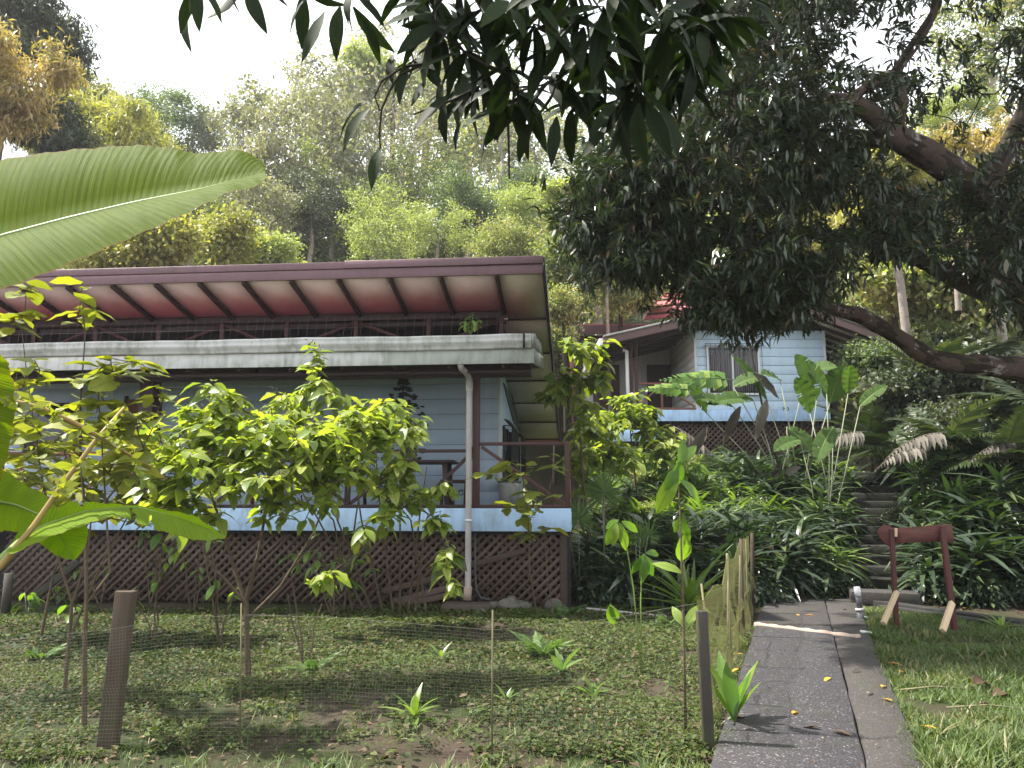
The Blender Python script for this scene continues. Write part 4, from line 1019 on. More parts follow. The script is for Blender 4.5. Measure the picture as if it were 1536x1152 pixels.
def skeleton(lines, targets, step=0.4, tip=0.008, wig=0.12, expo=2.2, rmin=None, sag=0.0, seed=0):
    """branches: limbs given as lines of (point, radius) and a twig to every target, thickening towards the root"""
    r_ = np.random.default_rng(seed)
    pos = []; par = []; base = []
    for ln in lines:
        start = None
        pts = np.array([l[:3] for l in ln], float); rs = [l[3] for l in ln]
        first = None
        if pos:
            d = np.linalg.norm(np.array(pos) - pts[0], axis=1); 
            if d.min() < 0.6: first = int(d.argmin())
        last = first if first is not None else -1
        for i in range(len(pts)):
            n = 1 if i == 0 else max(1, int(np.linalg.norm(pts[i] - pts[i - 1]) / step))
            for k in range(1, n + 1):
                t = k / n; p = pts[i] if i == 0 else pts[i - 1] * (1 - t) + pts[i] * t
                r = rs[i] if i == 0 else rs[i - 1] * (1 - t) + rs[i] * t
                pos.append(p); par.append(last); base.append(r); last = len(pos) - 1
    n0 = len(pos)
    T = np.asarray(targets, float).reshape(-1, 3)
    if len(T):
        dd = np.min(np.linalg.norm(T[:, None] - np.array(pos)[None], axis=2), axis=1)
        T = T[np.argsort(dd)]
    arr = np.zeros((n0 + len(T) * 40, 3)); arr[:n0] = pos; cnt = n0
    tips = []; tdir = []
    for t in T:
        d = np.linalg.norm(arr[:cnt] - t, axis=1); i = int(d.argmin()); L_ = d[i]
        n = max(1, min(30, int(math.ceil(L_ / step)))); a = arr[i].copy()
        off = r_.normal(size=3) * wig * L_
        last = i
        for k in range(1, n + 1):
            s = k / n; p = a * (1 - s) + t * s + off * math.sin(s * math.pi) + np.array([0, 0, sag * L_ * math.sin(s * math.pi)])
            arr[cnt] = p; par.append(last); base.append(0.0); last = cnt; cnt += 1
        tips.append(last); tdir.append(norm(arr[last] - arr[par[last]]))
    pos = arr[:cnt]; par = np.array(par); area = np.zeros(cnt)
    kids = np.zeros(cnt, bool)
    for i in range(cnt):
        if par[i] >= 0: kids[par[i]] = True
    area[~kids] = tip ** expo
    for i in range(cnt - 1, -1, -1):
        if par[i] >= 0: area[par[i]] += area[i] * 1.0
    rad = np.maximum(area ** (1 / expo), np.array(base))
    for i in range(n0): rad[i] = base[i] if base[i] > 0 else rad[i]
    idx = np.where(par >= 0)[0]; pi = par[idx]
    g = Geo(); big = rad[idx] > 0.03
    for sel, n in ((big, 9), (~big, 5)):
        ii = idx[sel]; pp = pi[sel]
        if len(ii):
            V, Q = segs(pos[pp], pos[ii], np.minimum(rad[pp], rad[ii] * 1.35), rad[ii], n); g.add(V, Q)
    return g, pos[tips] if tips else np.zeros((0, 3)), np.array(tdir)

def limb(pts, n=10, seed=0, amp=0.12):
    """smooth thick limb: points are (x, y, z, r)"""
    pts = np.array(pts, float); t = np.linspace(0, len(pts) - 1, (len(pts) - 1) * 7 + 1)
    out = []
    for s in t:
        i = min(int(s), len(pts) - 2); f = s - i
        p0, p1, p2, p3 = pts[max(i - 1, 0)], pts[i], pts[i + 1], pts[min(i + 2, len(pts) - 1)]
        out.append(0.5 * ((2 * p1) + (-p0 + p2) * f + (2 * p0 - 5 * p1 + 4 * p2 - p3) * f * f + (-p0 + 3 * p1 - 3 * p2 + p3) * f ** 3))
    out = np.array(out); g = Geo(); g.tube(out[:, :3], out[:, 3], n)
    V = g.V[0]; c = np.concatenate([np.repeat(out[:, :3], n, 0), out[:1, :3], out[-1:, :3]])
    r = np.concatenate([np.repeat(out[:, 3], n), [out[0, 3], out[-1, 3]]])
    nz = vnoise(V[:, 0] * 1.0 + V[:, 2] * 0.7, V[:, 1] + V[:, 2], 0.16, seed) - 0.5 + 0.6 * (vnoise(V[:, 0] + V[:, 1], V[:, 2], 0.06, seed + 4) - 0.5)
    g.V[0] = V + (V - c) * (amp * 2 * nz)[:, None]
    return g

def whorl(g, tpl, T, D, K, size, out=0.9, down=0.5, ahead=0.4, jit=0.05, r_=rng, wid=1.0):
    """K leaves fanned round every tip"""
    n = len(T); Tn = np.repeat(T, K, 0); Dn = np.repeat(D, K, 0)
    rad = r_.normal(size=(n * K, 3)); rad = norm(rad - (rad * Dn).sum(1, keepdims=True) * Dn)
    d = norm(rad * out + Dn * ahead + np.array([0, 0, -down]) + r_.normal(size=(n * K, 3)) * 0.15)
    up = np.array([0, 0, 1.0]) + rad * 0.3 + r_.normal(size=(n * K, 3)) * 0.35
    s = size * r_.uniform(0.65, 1.2, n * K)
    g.leaves(tpl, Tn + r_.normal(size=(n * K, 3)) * jit, d, up, s, wid * r_.uniform(0.8, 1.2, n * K), r_.random(n * K))

def blade(edgeA, mid, edgeB, name, mat, parent, rows=60, cross=5, tears=(), curl=0.0, ribr=0.012, rib=True, seed=0, wave=0.01, label=None):
    """a large leaf between two edge curves and its midrib; tears are (side, where, width)"""
    def rs(pl, n):
        pl = np.array(pl, float); s = np.concatenate([[0], np.cumsum(np.linalg.norm(np.diff(pl, axis=0), axis=1))]); s /= s[-1]
        t = np.linspace(0, 1, n); q = np.stack([np.interp(t, s, pl[:, k]) for k in range(3)], 1)
        ker = np.ones(5) / 5
        for _ in range(2):
            q2 = q.copy()
            for k in range(3): q2[2:-2, k] = np.convolve(q[:, k], ker, 'valid')
            q = q2
        return q
    A, Mi, B = rs(edgeA, rows), rs(mid, rows), rs(edgeB, rows)
    V = []; al = []; ac = []; W = 2 * cross + 1
    nrm = norm(np.cross(B - A, np.gradient(Mi, axis=0)) + 1e-9)
    for i in range(rows):
        for j in range(-cross, cross + 1):
            s = abs(j) / cross; E = A[i] if j < 0 else B[i]
            p = Mi[i] * (1 - s) + E * s
            p = p + nrm[i] * (curl * math.sin(s * math.pi) * np.linalg.norm(E - Mi[i]) + wave * s * (math.sin(i * 0.9 + seed + (2 if j < 0 else 0)) + 0.6 * math.sin(i * 2.3 + seed)))
            V.append(p); al.append(i / (rows - 1)); ac.append(j / cross)
    Q = []
    for i in range(rows - 1):
        for j in range(W - 1):
            side = -1 if j < cross else 1; depth = abs(j + 0.5 - cross) / cross
            cut = False
            for (sd, at, wd) in tears:
                if sd == side and abs(i / (rows - 1) - at - 0.02 * depth) < wd * depth and depth > 0.25: cut = True
            if not cut: Q.append([i * W + j, i * W + j + 1, (i + 1) * W + j + 1, (i + 1) * W + j])
    me = Geo().add(V, Q).mesh(name, mat, True)
    for nm, vals in (('along', al), ('across', ac)):
        at = me.attributes.new(nm, 'FLOAT', 'POINT'); at.data.foreach_set('value', np.array(vals, np.float32))
    o = put(name, me, parent, label=label)
    if rib:
        r = np.linspace(ribr, ribr * 0.25, rows)
        Geo().tube(Mi - nrm * ribr * 0.3, r, 8).build('midrib', M['midrib'], o, smooth=True)
    return o

def leafobjs(parent, meshes, Ps, Ds, Us, Ss, name='leaf', o3=(0, 0, 0)):
    o3 = np.array(o3)
    for i in range(len(Ps)):
        put(name, meshes[i % len(meshes)], parent, loc=tuple(np.array(Ps[i]) - o3), rot=look(Ds[i], Us[i]), scale=float(Ss[i]))

def leafmeshes(kind, mat, n, wmin, wmax, peak, fold, droop, wave, rows=6, seed=0):
    rr = random.Random(seed); out = []
    for k in range(n):
        tpl = leaf_tpl(rows, pr(rr.uniform(wmin, wmax), peak), fold * rr.uniform(0.6, 1.4), droop * rr.uniform(0.2, 1.8), wave)
        V = tpl[0].copy(); V[:, 0] += 0.05 * rr.uniform(-1, 1) * np.sin(V[:, 1] * 3)
        me = Geo().add(V, tpl[1], rr.random()).mesh(kind, mat, True)
        for nm, vals in (('vx', tpl[0][:, 0]), ('vy', tpl[0][:, 1] + 0.001)):
            at = me.attributes.new(nm, 'FLOAT', 'POINT'); at.data.foreach_set('value', vals.astype(np.float32))
        out.append(me)
    return out
LM = {
 'lime': leafmeshes('ovate_leaf', M['lime'], 8, 0.20, 0.29, 0.40, 0.22, 0.30, 0.014, seed=1),
 'olive': leafmeshes('broad_leaf', M['olive'], 8, 0.24, 0.33, 0.45, 0.14, 0.22, 0.016, seed=2),
 'sap': leafmeshes('sapling_leaf', M['sapgreen'], 6, 0.18, 0.25, 0.55, 0.18, 0.35, 0.012, seed=3),
 'mango': leafmeshes('mango_leaf', M['mangobig'], 8, 0.135, 0.18, 0.5, 0.22, 0.30, 0.008, rows=8, seed=4),
 'dry': leafmeshes('dry_leaf', M['dry'], 4, 0.09, 0.14, 0.4, 0.9, 0.5, 0.03, seed=5),
 'yellow': leafmeshes('yellow_leaf', M['yellowleaf'], 4, 0.14, 0.2, 0.45, 0.25, 0.15, 0.01, seed=6),
 'litter': leafmeshes('brown_leaf', M['litter'], 4, 0.13, 0.2, 0.45, 0.5, 0.3, 0.02, seed=7),
}
SL_ = [Geo().add(*leaf_tpl(5, pr(w, 0.45), 0.3, dr, 0.004)).mesh('arching_leaf', M['strap'], True) for w, dr in ((0.085, 0.5), (0.075, 0.8), (0.095, 0.35))]

# ------------------------------------------------------------------ hillside trees (prototypes of radius 1, crown centre at height 1.6)
def proto(kind, seed):
    r_ = np.random.default_rng(seed); ZC = 1.6
    n = {'open': 95, 'dense': 130, 'umbrella': 90, 'bush': 110, 'bare': 70, 'droop': 120}[kind]
    T = []
    lobes = norm(r_.normal(size=(9, 3))) * r_.uniform(0.3, 0.95, (9, 1))
    while len(T) < n:
        l = lobes[r_.integers(9)]; p = l + norm(r_.normal(size=3)) * r_.uniform(0.15, 0.42)
        if kind == 'umbrella': p = p * [1.1, 1.1, 0.42] + [0, 0, 0.2]
        if kind == 'bush': p = p * [1.05, 1.05, 0.75]
        if kind in ('open', 'bare'): p = p * [0.95, 0.95, 1.15]
        T.append(p + [0, 0, ZC])
    T = np.array(T)
    lean = r_.normal(size=2) * 0.12
    tr = [(lean[0], lean[1], -3.5, 0.075), (lean[0] * .5, lean[1] * .5, 0.0, 0.065), (0, 0, ZC - 0.75, 0.05), (0.05, 0, ZC - 0.2, 0.03)]
    g, tp, td = skeleton([tr], T, 0.16, 0.0045, 0.10, 2.1, seed=seed)
    per, size, tpl, spr = {'open': (80, 0.058, DIAMOND, 0.085), 'dense': (125, 0.056, DIAMOND, 0.11), 'umbrella': (60, 0.10, DIAMOND, 0.12),
                           'bush': (60, 0.12, DIAMOND, 0.16), 'bare': (36, 0.050, DIAMOND, 0.07), 'droop': (120, 0.13, NARROW, 0.10)}[kind]
    c = np.repeat(tp, per, 0) + r_.normal(size=(len(tp) * per, 3)) * spr * np.repeat(r_.uniform(0.6, 1.35, len(tp)), per)[:, None] * ([1.25, 1.25, 0.75] if kind != 'open' else [1, 1, 1])
    m = len(c)
    d = norm(r_.normal(size=(m, 3)) + [0, 0, -0.3 if kind != 'droop' else -1.1])
    up = r_.normal(size=(m, 3)) * 0.6 + [0, 0, 1]
    tone = np.clip(np.repeat(r_.random(len(tp)), per) * 0.5 + r_.random(m) * 0.5, 0, 0.999)
    lf = Geo().leaves(tpl, c, d, up, size * r_.uniform(0.6, 1.3, m), 1.0, tone)
    return g.mesh('tree_trunk', M['barkpale']), lf.mesh('tree_crown', M['h_mix'])
PT = {k: [proto(k, 100 + 7 * i + j) for j in range(2)] for i, k in enumerate(('open', 'dense', 'umbrella', 'bush', 'bare', 'droop'))}
def hill_tree(name, kind, px, py, Y, rpx, mat, label, cat='tree', group='trees on the hillside', v=0, sz=1.0, bark=None, rz=None):
    p = P(px, py, Y); r = rpx / F * Y
    t = empty(name, (p[0], p[1], p[2] - 1.6 * r * sz), random.uniform(0, 6.28) if rz is None else rz, label, cat, group)
    mt, mc = PT[kind][v % 2]
    for nm, me, mm in (('trunk', mt, M[bark or ('twig' if kind in ('bush', 'umbrella') else 'barkpale')]), ('crown', mc, M[mat])):
        o = put(nm, me, t, scale=(r, r, r * sz)); o.material_slots[0].link = 'OBJECT'; o.material_slots[0].material = mm
    return t
HT = [
 ('tree', 'open', 440, 235, 42, 125, 'h_grey', 'tall open grey-leaved tree standing against the white sky left of centre', 0),
 ('tree', 'open', 365, 190, 46, 45, 'h_grey', 'small grey-leaved treetop at the left edge of the tall open tree', 1),
 ('tree', 'open', 520, 150, 52, 85, 'h_grey', 'pale feathery treetop above the grey open tree', 1),
 ('tree', 'umbrella', 590, 120, 50, 60, 'h_lime', 'light green treetop just left of the hanging dark leaves', 0),
 ('tree', 'bare', 620, 215, 46, 115, 'h_grey', 'thinly leaved tree with pale forked branches behind the round green tree', 0),
 ('tree', 'bare', 750, 225, 50, 95, 'h_grey', 'sparse grey tree seen between the hanging leaves and the round green tree', 1),
 ('tree', 'open', 560, 265, 44, 80, 'h_grey', 'grey-green open tree left of the forked pale branches', 0),
 ('tree', 'dense', 703, 300, 38, 68, 'h_green', 'round dense dark green tree on the hillside above the roof', 0),
 ('tree', 'dense', 250, 200, 48, 72, 'h_green', 'rounded green treetop against the sky above the banana leaf', 1),
 ('tree', 'dense', 205, 190, 52, 40, 'h_green', 'small green treetop left of the rounded green one above the banana leaf', 0),
 ('tree', 'droop', 170, 225, 33, 90, 'h_yellow', 'yellow-green drooping tree left of the rounded green treetop', 0),
 ('tree', 'droop', 100, 205, 28, 55, 'h_yellow', 'bright yellow-green tree beside the dark one at the upper left', 1),
 ('tree', 'droop', 60, 215, 26, 85, 'h_dark', 'dark leaved tree under the orange flush at the upper left', 0),
 ('mango_tree', 'droop', 0, 120, 20, 95, 'h_orange', 'mango tree with orange young leaves at the top left corner', 1),
 ('mango_tree', 'droop', 25, 60, 25, 95, 'h_dark', 'dark mango crown rising behind the orange leaves at the top left', 0),
 ('tree', 'open', 400, 330, 34, 70, 'h_grey', 'grey-green bushy tree directly below the tall open tree', 1),
 ('tree', 'dense', 470, 315, 36, 60, 'h_dark', 'dark shaded tree in the hollow left of the lime umbrella tree', 1),
 ('tree', 'open', 565, 360, 29, 62, 'h_lime', 'pale lime umbrella-leaved tree just above the purple roof edge', 0),
 ('tree', 'open', 655, 355, 31, 50, 'h_lime', 'light green spreading tree to the right of the lime umbrella tree', 1),
 ('shrub', 'bush', 260, 370, 23, 62, 'h_yellow', 'yellow-green bush above the roof next to the banana leaf edge', 0),
 ('shrub', 'bush', 180, 390, 23, 50, 'h_yellow', 'yellowish bush under the banana leaf above the roof', 1),
 ('shrub', 'bush', 340, 350, 25, 55, 'h_yellow', 'olive yellow bush above the roof right of the banana leaf', 1),
 ('shrub', 'bush', 420, 385, 27, 45, 'h_lime', 'small pale green bush touching the roof line left of centre', 0),
 ('tree', 'dense', 740, 365, 29, 60, 'h_mix', 'soft green tree above the right half of the purple roof', 0),
 ('tree', 'dense', 800, 330, 33, 55, 'h_lime', 'light green tree in front of the dark mango crown edge', 1),
 ('tree', 'umbrella', 850, 300, 27, 50, 'h_lime', 'lime green tree beside the reddish edge of the mango crown', 0),
 ('shrub', 'bush', 860, 400, 26, 60, 'h_mix', 'pale hillside shrub right of the purple roof corner', 0),
 ('shrub', 'bush', 930, 420, 27, 55, 'h_lime', 'bright hillside shrub behind the thin pale pole trunk', 1),
 ('shrub', 'bush', 845, 455, 24, 35, 'h_mix', 'low shrub growing just above the far red roof', 1),
 ('tree', 'droop', 1330, 285, 20, 85, 'h_yellow', 'sunlit yellow-green tree behind the thick mango limb', 0),
 ('tree', 'droop', 1480, 250, 20, 90, 'h_orange', 'yellow and orange tree glowing behind the mango trunk at right', 1),
 ('tree', 'dense', 1425, 180, 22, 55, 'h_lime', 'bright green tree above the thick mango limb at the upper right', 1),
 ('tree', 'droop', 1200, 330, 26, 95, 'h_yellow', 'lime tree glimpsed through the middle of the mango crown', 1),
 ('tree', 'bush', 1340, 430, 25, 90, 'h_lime', 'bright green foliage between the low limb and the house roof', 0),
 ('tree', 'dense', 1060, 260, 33, 90, 'h_mix', 'light green tree glimpsed through the left of the mango crown', 0),
 ('tree', 'bush', 1480, 440, 24, 90, 'h_mix', 'pale green shrubbery behind the low limb at the far right', 1),
 ('tree', 'dense', 1040, 395, 30, 75, 'h_lime', 'pale tree rising behind the inclined red roof', 1),
]
for (nm, kind, px, py, Y, rp, mat, lb, v) in HT:
    hill_tree(nm, kind, px, py, Y, rp * 1.12, mat, lb, 'shrub' if nm == 'shrub' else 'tree', 'shrubs on the hillside' if nm == 'shrub' else 'trees on the hillside', v)
hill_tree('shrub', 'bush', 838, 515, 26, 42, 'h_mix', 'pale shrub in the gap between the purple roof corner and the red roof', 'shrub', 'shrubs on the hillside', 0)
hill_tree('shrub', 'bush', 905, 530, 27, 30, 'h_yellow', 'yellowish shrub before the far red roofed cabin wall', 'shrub', 'shrubs on the hillside', 1)
X2 = [('open', 480, 190, 60, 100, 'h_grey', 'pale grey treetop far behind the tall open tree'), ('open', 640, 150, 62, 110, 'h_grey', 'pale far tree behind the hanging twig leaves'), ('open', 700, 230, 58, 110, 'h_mix', 'soft far tree above the round dense tree'),
 ('bare', 560, 200, 55, 120, 'h_grey', 'thin grey far tree with pale branches left of the forked one'), ('open', 800, 230, 56, 90, 'h_mix', 'far green tree right of the round dense tree'), ('open', 330, 270, 50, 75, 'h_grey', 'greyish tree right of the banana leaf tip'),
 ('open', 630, 300, 42, 80, 'h_mix', 'mixed green tree below the forked pale branches'), ('open', 500, 330, 40, 85, 'h_mix', 'mixed green tree left of the lime spreading crowns'), ('dense', 780, 290, 42, 60, 'h_green', 'second rounded dark green tree right of the first'),
 ('open', 420, 290, 40, 90, 'h_grey', 'grey bushy tree under the tall open tree trunk'), ('droop', 120, 180, 40, 70, 'h_yellow', 'yellowish far tree between the dark and the rounded crowns'), ('open', 290, 330, 32, 70, 'h_mix', 'loose green tree just right of the banana leaf belly'),
 ('open', 560, 330, 38, 70, 'h_lime', 'light loose tree behind the lime umbrella crown'), ('open', 900, 330, 34, 90, 'h_mix', 'loose pale tree between the roof corner and mango crown'), ('open', 820, 390, 30, 70, 'h_mix', 'loose pale tree behind the purple roof corner'), ('bare', 850, 330, 36, 90, 'h_grey', 'bare branched grey tree near the mango crown edge'),
 ('droop', 230, 260, 36, 60, 'h_yellow', 'yellow treetop directly above the banana leaf notch'), ('open', 1480, 60, 30, 110, 'h_mix', 'loose green tree seen through the top right canopy')]
for (kind, px, py, Y, rp, mat, lb) in X2: hill_tree('tree', kind, px, py, Y, rp * 1.1, mat, lb, v=int(px) % 2, rz=px * 0.7)
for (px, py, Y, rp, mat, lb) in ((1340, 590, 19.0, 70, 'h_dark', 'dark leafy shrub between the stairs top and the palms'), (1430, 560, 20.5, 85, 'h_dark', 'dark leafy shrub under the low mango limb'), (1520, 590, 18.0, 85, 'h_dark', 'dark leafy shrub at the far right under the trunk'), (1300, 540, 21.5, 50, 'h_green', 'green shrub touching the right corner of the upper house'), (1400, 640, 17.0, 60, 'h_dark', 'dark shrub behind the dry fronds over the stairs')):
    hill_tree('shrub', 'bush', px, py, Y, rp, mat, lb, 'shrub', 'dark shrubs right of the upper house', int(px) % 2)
# pale thin trunk and a reddish cordyline behind
pt = P(912, 480, 26); pb = G(pt[0], 26)
tk = empty('slender_tree', pb, 0, 'thin pale bare trunk standing before the hillside shrubs', 'tree')
Geo().tube([(0, 0, -0.3), (0.02, 0, 2.0), (-0.02, 0, 5.5), (0.0, 0.1, 7.6)], [0.085, 0.075, 0.06, 0.03], 8).build('trunk', M['barkpale'], tk, smooth=True)
mt, mc = PT['bare'][0]
o = put('crown', mc, tk, loc=(0, 0, 4.6), scale=2.0); o.material_slots[0].link = 'OBJECT'; o.material_slots[0].material = M['h_green']

# brush covering the slope: nobody could count it
def brush():
    r_ = np.random.default_rng(4); n = 3400
    y = 21.5 + 44 * r_.random(n) ** 0.9; x = r_.uniform(-0.9, 0.95, n) * (y + 3)
    k = ~((y < 25.5) & (x > 1.2) & (x < 11.5)) & ~((y < 33) & (x > 0.6) & (x < 10.5)) & ~((y < 22.5) & (x < 2)) & ~((x > 11) & (y < 23))
    x, y = x[k], y[k]; n = len(x)
    rr = (0.45 + (y - 21) * 0.028) * r_.uniform(0.6, 1.4, n); per = 75
    C = np.stack([x, y, H(x, y) + rr * r_.uniform(0.1, 1.5, n)], 1)
    R_ = np.repeat(rr, per); m = len(R_)
    c = np.repeat(C, per, 0) + norm(r_.normal(size=(m, 3))) * (R_ * r_.uniform(0.45, 1.1, m))[:, None] * [1.15, 1.15, 0.8]
    c[:, 2] = np.maximum(c[:, 2], H(c[:, 0], c[:, 1]) + 0.02)
    tone = np.clip(np.repeat(r_.random(n), per) * 0.65 + r_.random(m) * 0.35, 0, 0.999)
    g = Geo().leaves(DIAMOND, c, r_.normal(size=(m, 3)) + [0, 0, 0.1], r_.normal(size=(m, 3)) * 0.6 + [0, 0, 1], R_ * 0.16 + r_.uniform(0.06, 0.16, m), 1.0, tone)
    return tag(g.build('hillside_brush', M['h_mix']), kind='stuff')
brush()
def wood_far():
    r_ = np.random.default_rng(9); n = 420
    y = r_.uniform(40, 100, n); x = r_.uniform(-0.85, 0.85, n) * y
    keep = (x / y > -0.33) | (y < 62); x, y = x[keep], y[keep]; n = len(x)
    rr = r_.uniform(1.6, 2.6, n); per = 200
    top = r_.uniform(1.5, 3.5, n)
    C = np.stack([x, y, H(x, y) + top], 1)
    c = np.repeat(C, per, 0) + norm(r_.normal(size=(n * per, 3))) * (np.repeat(rr, per) * r_.uniform(0.6, 1.05, n * per))[:, None]
    m = len(c); tone = np.clip(np.repeat(r_.random(n), per) * 0.6 + r_.random(m) * 0.4, 0, 0.999)
    g = Geo().leaves(DIAMOND, c, r_.normal(size=(m, 3)), r_.normal(size=(m, 3)) * 0.6 + [0, 0, 1], r_.uniform(0.3, 0.6, m), 1.0, tone)
    return tag(g.build('far_wood', M['h_mix']), kind='stuff')
wood_far()
# ------------------------------------------------------------------ the big mango tree on the right
def P4(px, py, Y, r): return (*P(px, py, Y), r)
mg0 = G(7.9, 10.6)
mtree = empty('mango_tree', (0, 0, 0), 0, 'huge dark mango tree leaning in from the right with lichen-spotted limbs', 'tree')
mtree.location = tuple(mg0)
limbs = [
 [(mg0[0], mg0[1], -0.3, 0.50), (mg0[0] - 0.05, mg0[1], 0.8, 0.38), P4(1620, 640, 10.5, 0.36), P4(1595, 540, 10.3, 0.32), P4(1555, 440, 10.1, 0.30), P4(1500, 370, 9.9, 0.25), P4(1482, 320, 9.8, 0.21), P4(1445, 268, 9.6, 0.195), P4(1385, 228, 9.4, 0.175), P4(1335, 200, 9.2, 0.15), P4(1300, 165, 9.0, 0.12), P4(1245, 150, 8.9, 0.09), P4(1180, 168, 8.7, 0.06), P4(1100, 190, 8.4, 0.04)],
 [P4(1575, 560, 10.35, 0.24), P4(1500, 550, 10.0, 0.14), P4(1440, 545, 9.9, 0.125), P4(1395, 537, 9.8, 0.115), P4(1350, 508, 9.7, 0.10), P4(1300, 478, 9.6, 0.10), P4(1250, 462, 9.5, 0.08), P4(1195, 438, 9.4, 0.055), P4(1130, 425, 9.2, 0.035)],
 [P4(1548, 450, 10.1, 0.20), P4(1450, 425, 10.0, 0.13), P4(1370, 385, 10.2, 0.10), P4(1290, 360, 10.4, 0.075), P4(1190, 350, 10.4, 0.05), P4(1060, 340, 10.2, 0.03)],
 [P4(1342, 210, 9.25, 0.09), P4(1352, 150, 9.2, 0.075), P4(1338, 112, 9.1, 0.065), P4(1290, 138, 8.9, 0.055), P4(1235, 172, 8.7, 0.045), P4(1150, 150, 8.4, 0.03)],
 [P4(1470, 300, 9.7, 0.12), P4(1545, 150, 9.8, 0.10), P4(1560, 0, 9.8, 0.08), P4(1500, -200, 9.4, 0.05)],
 [P4(1338, 115, 9.1, 0.06), P4(1400, 20, 8.9, 0.045), P4(1420, -120, 8.6, 0.035), P4(1330, -260, 8.2, 0.025)],
 [P4(1330, 215, 9.25, 0.08), P4(1270, 205, 9.4, 0.07), P4(1210, 250, 9.6, 0.05), P4(1080, 290, 9.6, 0.04), P4(940, 300, 9.4, 0.025)],
]
for ln in limbs:
    g = limb(ln, 14, seed=len(ln)); g.V = [v - mg0 for v in g.V]
    g.build('trunk' if ln is limbs[0] else 'limb', M['bark'], mtree, smooth=True)
def mango_targets(n, r_):
    bx = [830, 900, 945, 985, 1050, 1100, 1180, 1230, 1300, 1400, 1450, 1536, 1640]
    by = [372, 400, 398, 428, 468, 486, 474, 435, 400, 385, 420, 470, 520]
    out = []
    while len(out) < n:
        px, py = r_.uniform(820, 1640), r_.uniform(-420, 500)
        if py > np.interp(px, bx, by) - 12: continue
        lf = np.interp(py, [-400, -50, 0, 150, 200, 260, 330, 400, 430], [1150, 1060, 1030, 1000, 930, 870, 845, 900, 990])
        if px < lf: continue
        den = 1.0
        for (cx, cy_, rx_, ry_, f) in ((1400, 240, 105, 60, 0.04), (1450, 55, 110, 80, 0.22), (1310, 50, 60, 60, 0.25), (1345, 420, 95, 40, 0.25), (1250, 300, 60, 45, 0.35), (1500, 170, 80, 60, 0.22), (1040, 60, 60, 60, 0.45), (1180, 90, 60, 40, 0.6)):
            if ((px - cx) / rx_) ** 2 + ((py - cy_) / ry_) ** 2 < 1: den = min(den, f)
        if py < -40: den *= 0.55
        if px > 1240 and py < 215: den *= 0.62
        if r_.random() > den: continue
        Y = r_.uniform(8.0, 11.6) if py > 150 else r_.uniform(7.4, 11.0)
        p = P(px, py, Y)
        if p[2] > 11.5: continue
        out.append(p)
    for k in range(55):
        px = r_.uniform(1040, 1200); out.append(P(px, r_.uniform(425, np.interp(px, bx, by) - 8), r_.uniform(8.4, 10.5)))
    for k in range(150):
        py = r_.uniform(205, 395); px = r_.uniform(np.interp(py, [200, 330, 400], [930, 850, 905]), 1030)
        out.append(P(px, py, r_.uniform(8.2, 10.5)))
    return np.array(out)
r_ = np.random.default_rng(21)
T = mango_targets(740, r_)
g, tp, td = skeleton([[tuple(q) for q in ln] for ln in limbs], T, 0.30, 0.008, 0.16, 2.0, seed=3)
g.V = [v - mg0 for v in g.V]
g.build('branches', M['twig'], mtree)
lf = Geo()
sub = 8
T2 = np.repeat(tp, sub, 0) + r_.normal(size=(len(tp) * sub, 3)) * [0.20, 0.20, 0.15]
D2 = norm(np.repeat(td, sub, 0) + r_.normal(size=(len(tp) * sub, 3)) * 0.6)
whorl(lf, MANGO, T2, D2, 13, 0.148, 1.0, 0.3, 0.35, 0.035, r_)
V, Q = segs(np.repeat(tp, sub, 0), T2, np.full(len(T2), 0.006), np.full(len(T2), 0.003), 3)
lf.V = [v - mg0 for v in lf.V]
tag(lf.build('crown', M['mango'], mtree), kind='stuff')
Geo().add(V - mg0, Q).build('twigs', M['twig'], mtree)
# hanging thin stem in the crown
Geo().tube(np.array([P(1092, 400, 8.8), P(1105, 450, 8.8), P(1122, 520, 8.9)]) - mg0, 0.012, 6).build('hanging_stem', M['twig'], mtree)

# ------------------------------------------------------------------ the limb of broad mango leaves overhead
ob = empty('overhanging_mango_branch', (3.4, 4.4, 6.4), 0, 'near black mango branch with broad drooping leaves hanging from the top edge', 'branch')
oo = np.array([3.4, 4.4, 6.4])
whs = [(300, -18, 2.9), (362, -24, 3.0), (455, -12, 3.0), (530, -5, 3.0), (560, -45, 3.0), (610, -10, 2.9), (655, 45, 2.8), (622, 95, 3.1), (700, 80, 2.8), (725, 20, 2.7), (762, 110, 2.8), (800, 45, 2.6),
       (835, 120, 2.8), (780, 150, 3.2), (880, 85, 2.7), (905, 20, 2.6), (925, 60, 2.9), (955, 130, 3.0), (1000, 40, 2.7), (1030, 85, 3.0), (690, -20, 2.7), (850, -25, 2.6), (965, -25, 2.7), (1055, 5, 3.0), (890, 140, 3.3), (1062, 55, 3.1), (1050, 90, 3.4), (1010, 130, 3.2), (1090, 30, 3.3), (930, 150, 3.1), (870, 160, 3.3), (640, 0, 3.2), (670, 40, 3.3), (740, 60, 3.1), (790, 0, 3.0), (820, 20, 3.3), (900, 90, 3.3), (940, 10, 3.2), (1000, -10, 3.2), (1040, 40, 3.4), (760, 160, 3.0), (700, 130, 3.4), (720, 130, 3.2), (840, 60, 3.2), (985, 110, 3.3)]
W3 = np.array([P(*w) for w in whs])
main = [(3.4, 4.4, 6.4, 0.07), (*P(1180, -400, 3.9), 0.05), (*P(1040, -170, 3.4), 0.045), (*P(880, -120, 3.0), 0.04), (*P(700, -110, 2.9), 0.03), (*P(500, -90, 2.9), 0.02), (*P(330, -80, 2.9), 0.01)]
g, tp, td = skeleton([main], W3, 0.10, 0.0038, 0.14, 2.0, seed=5)
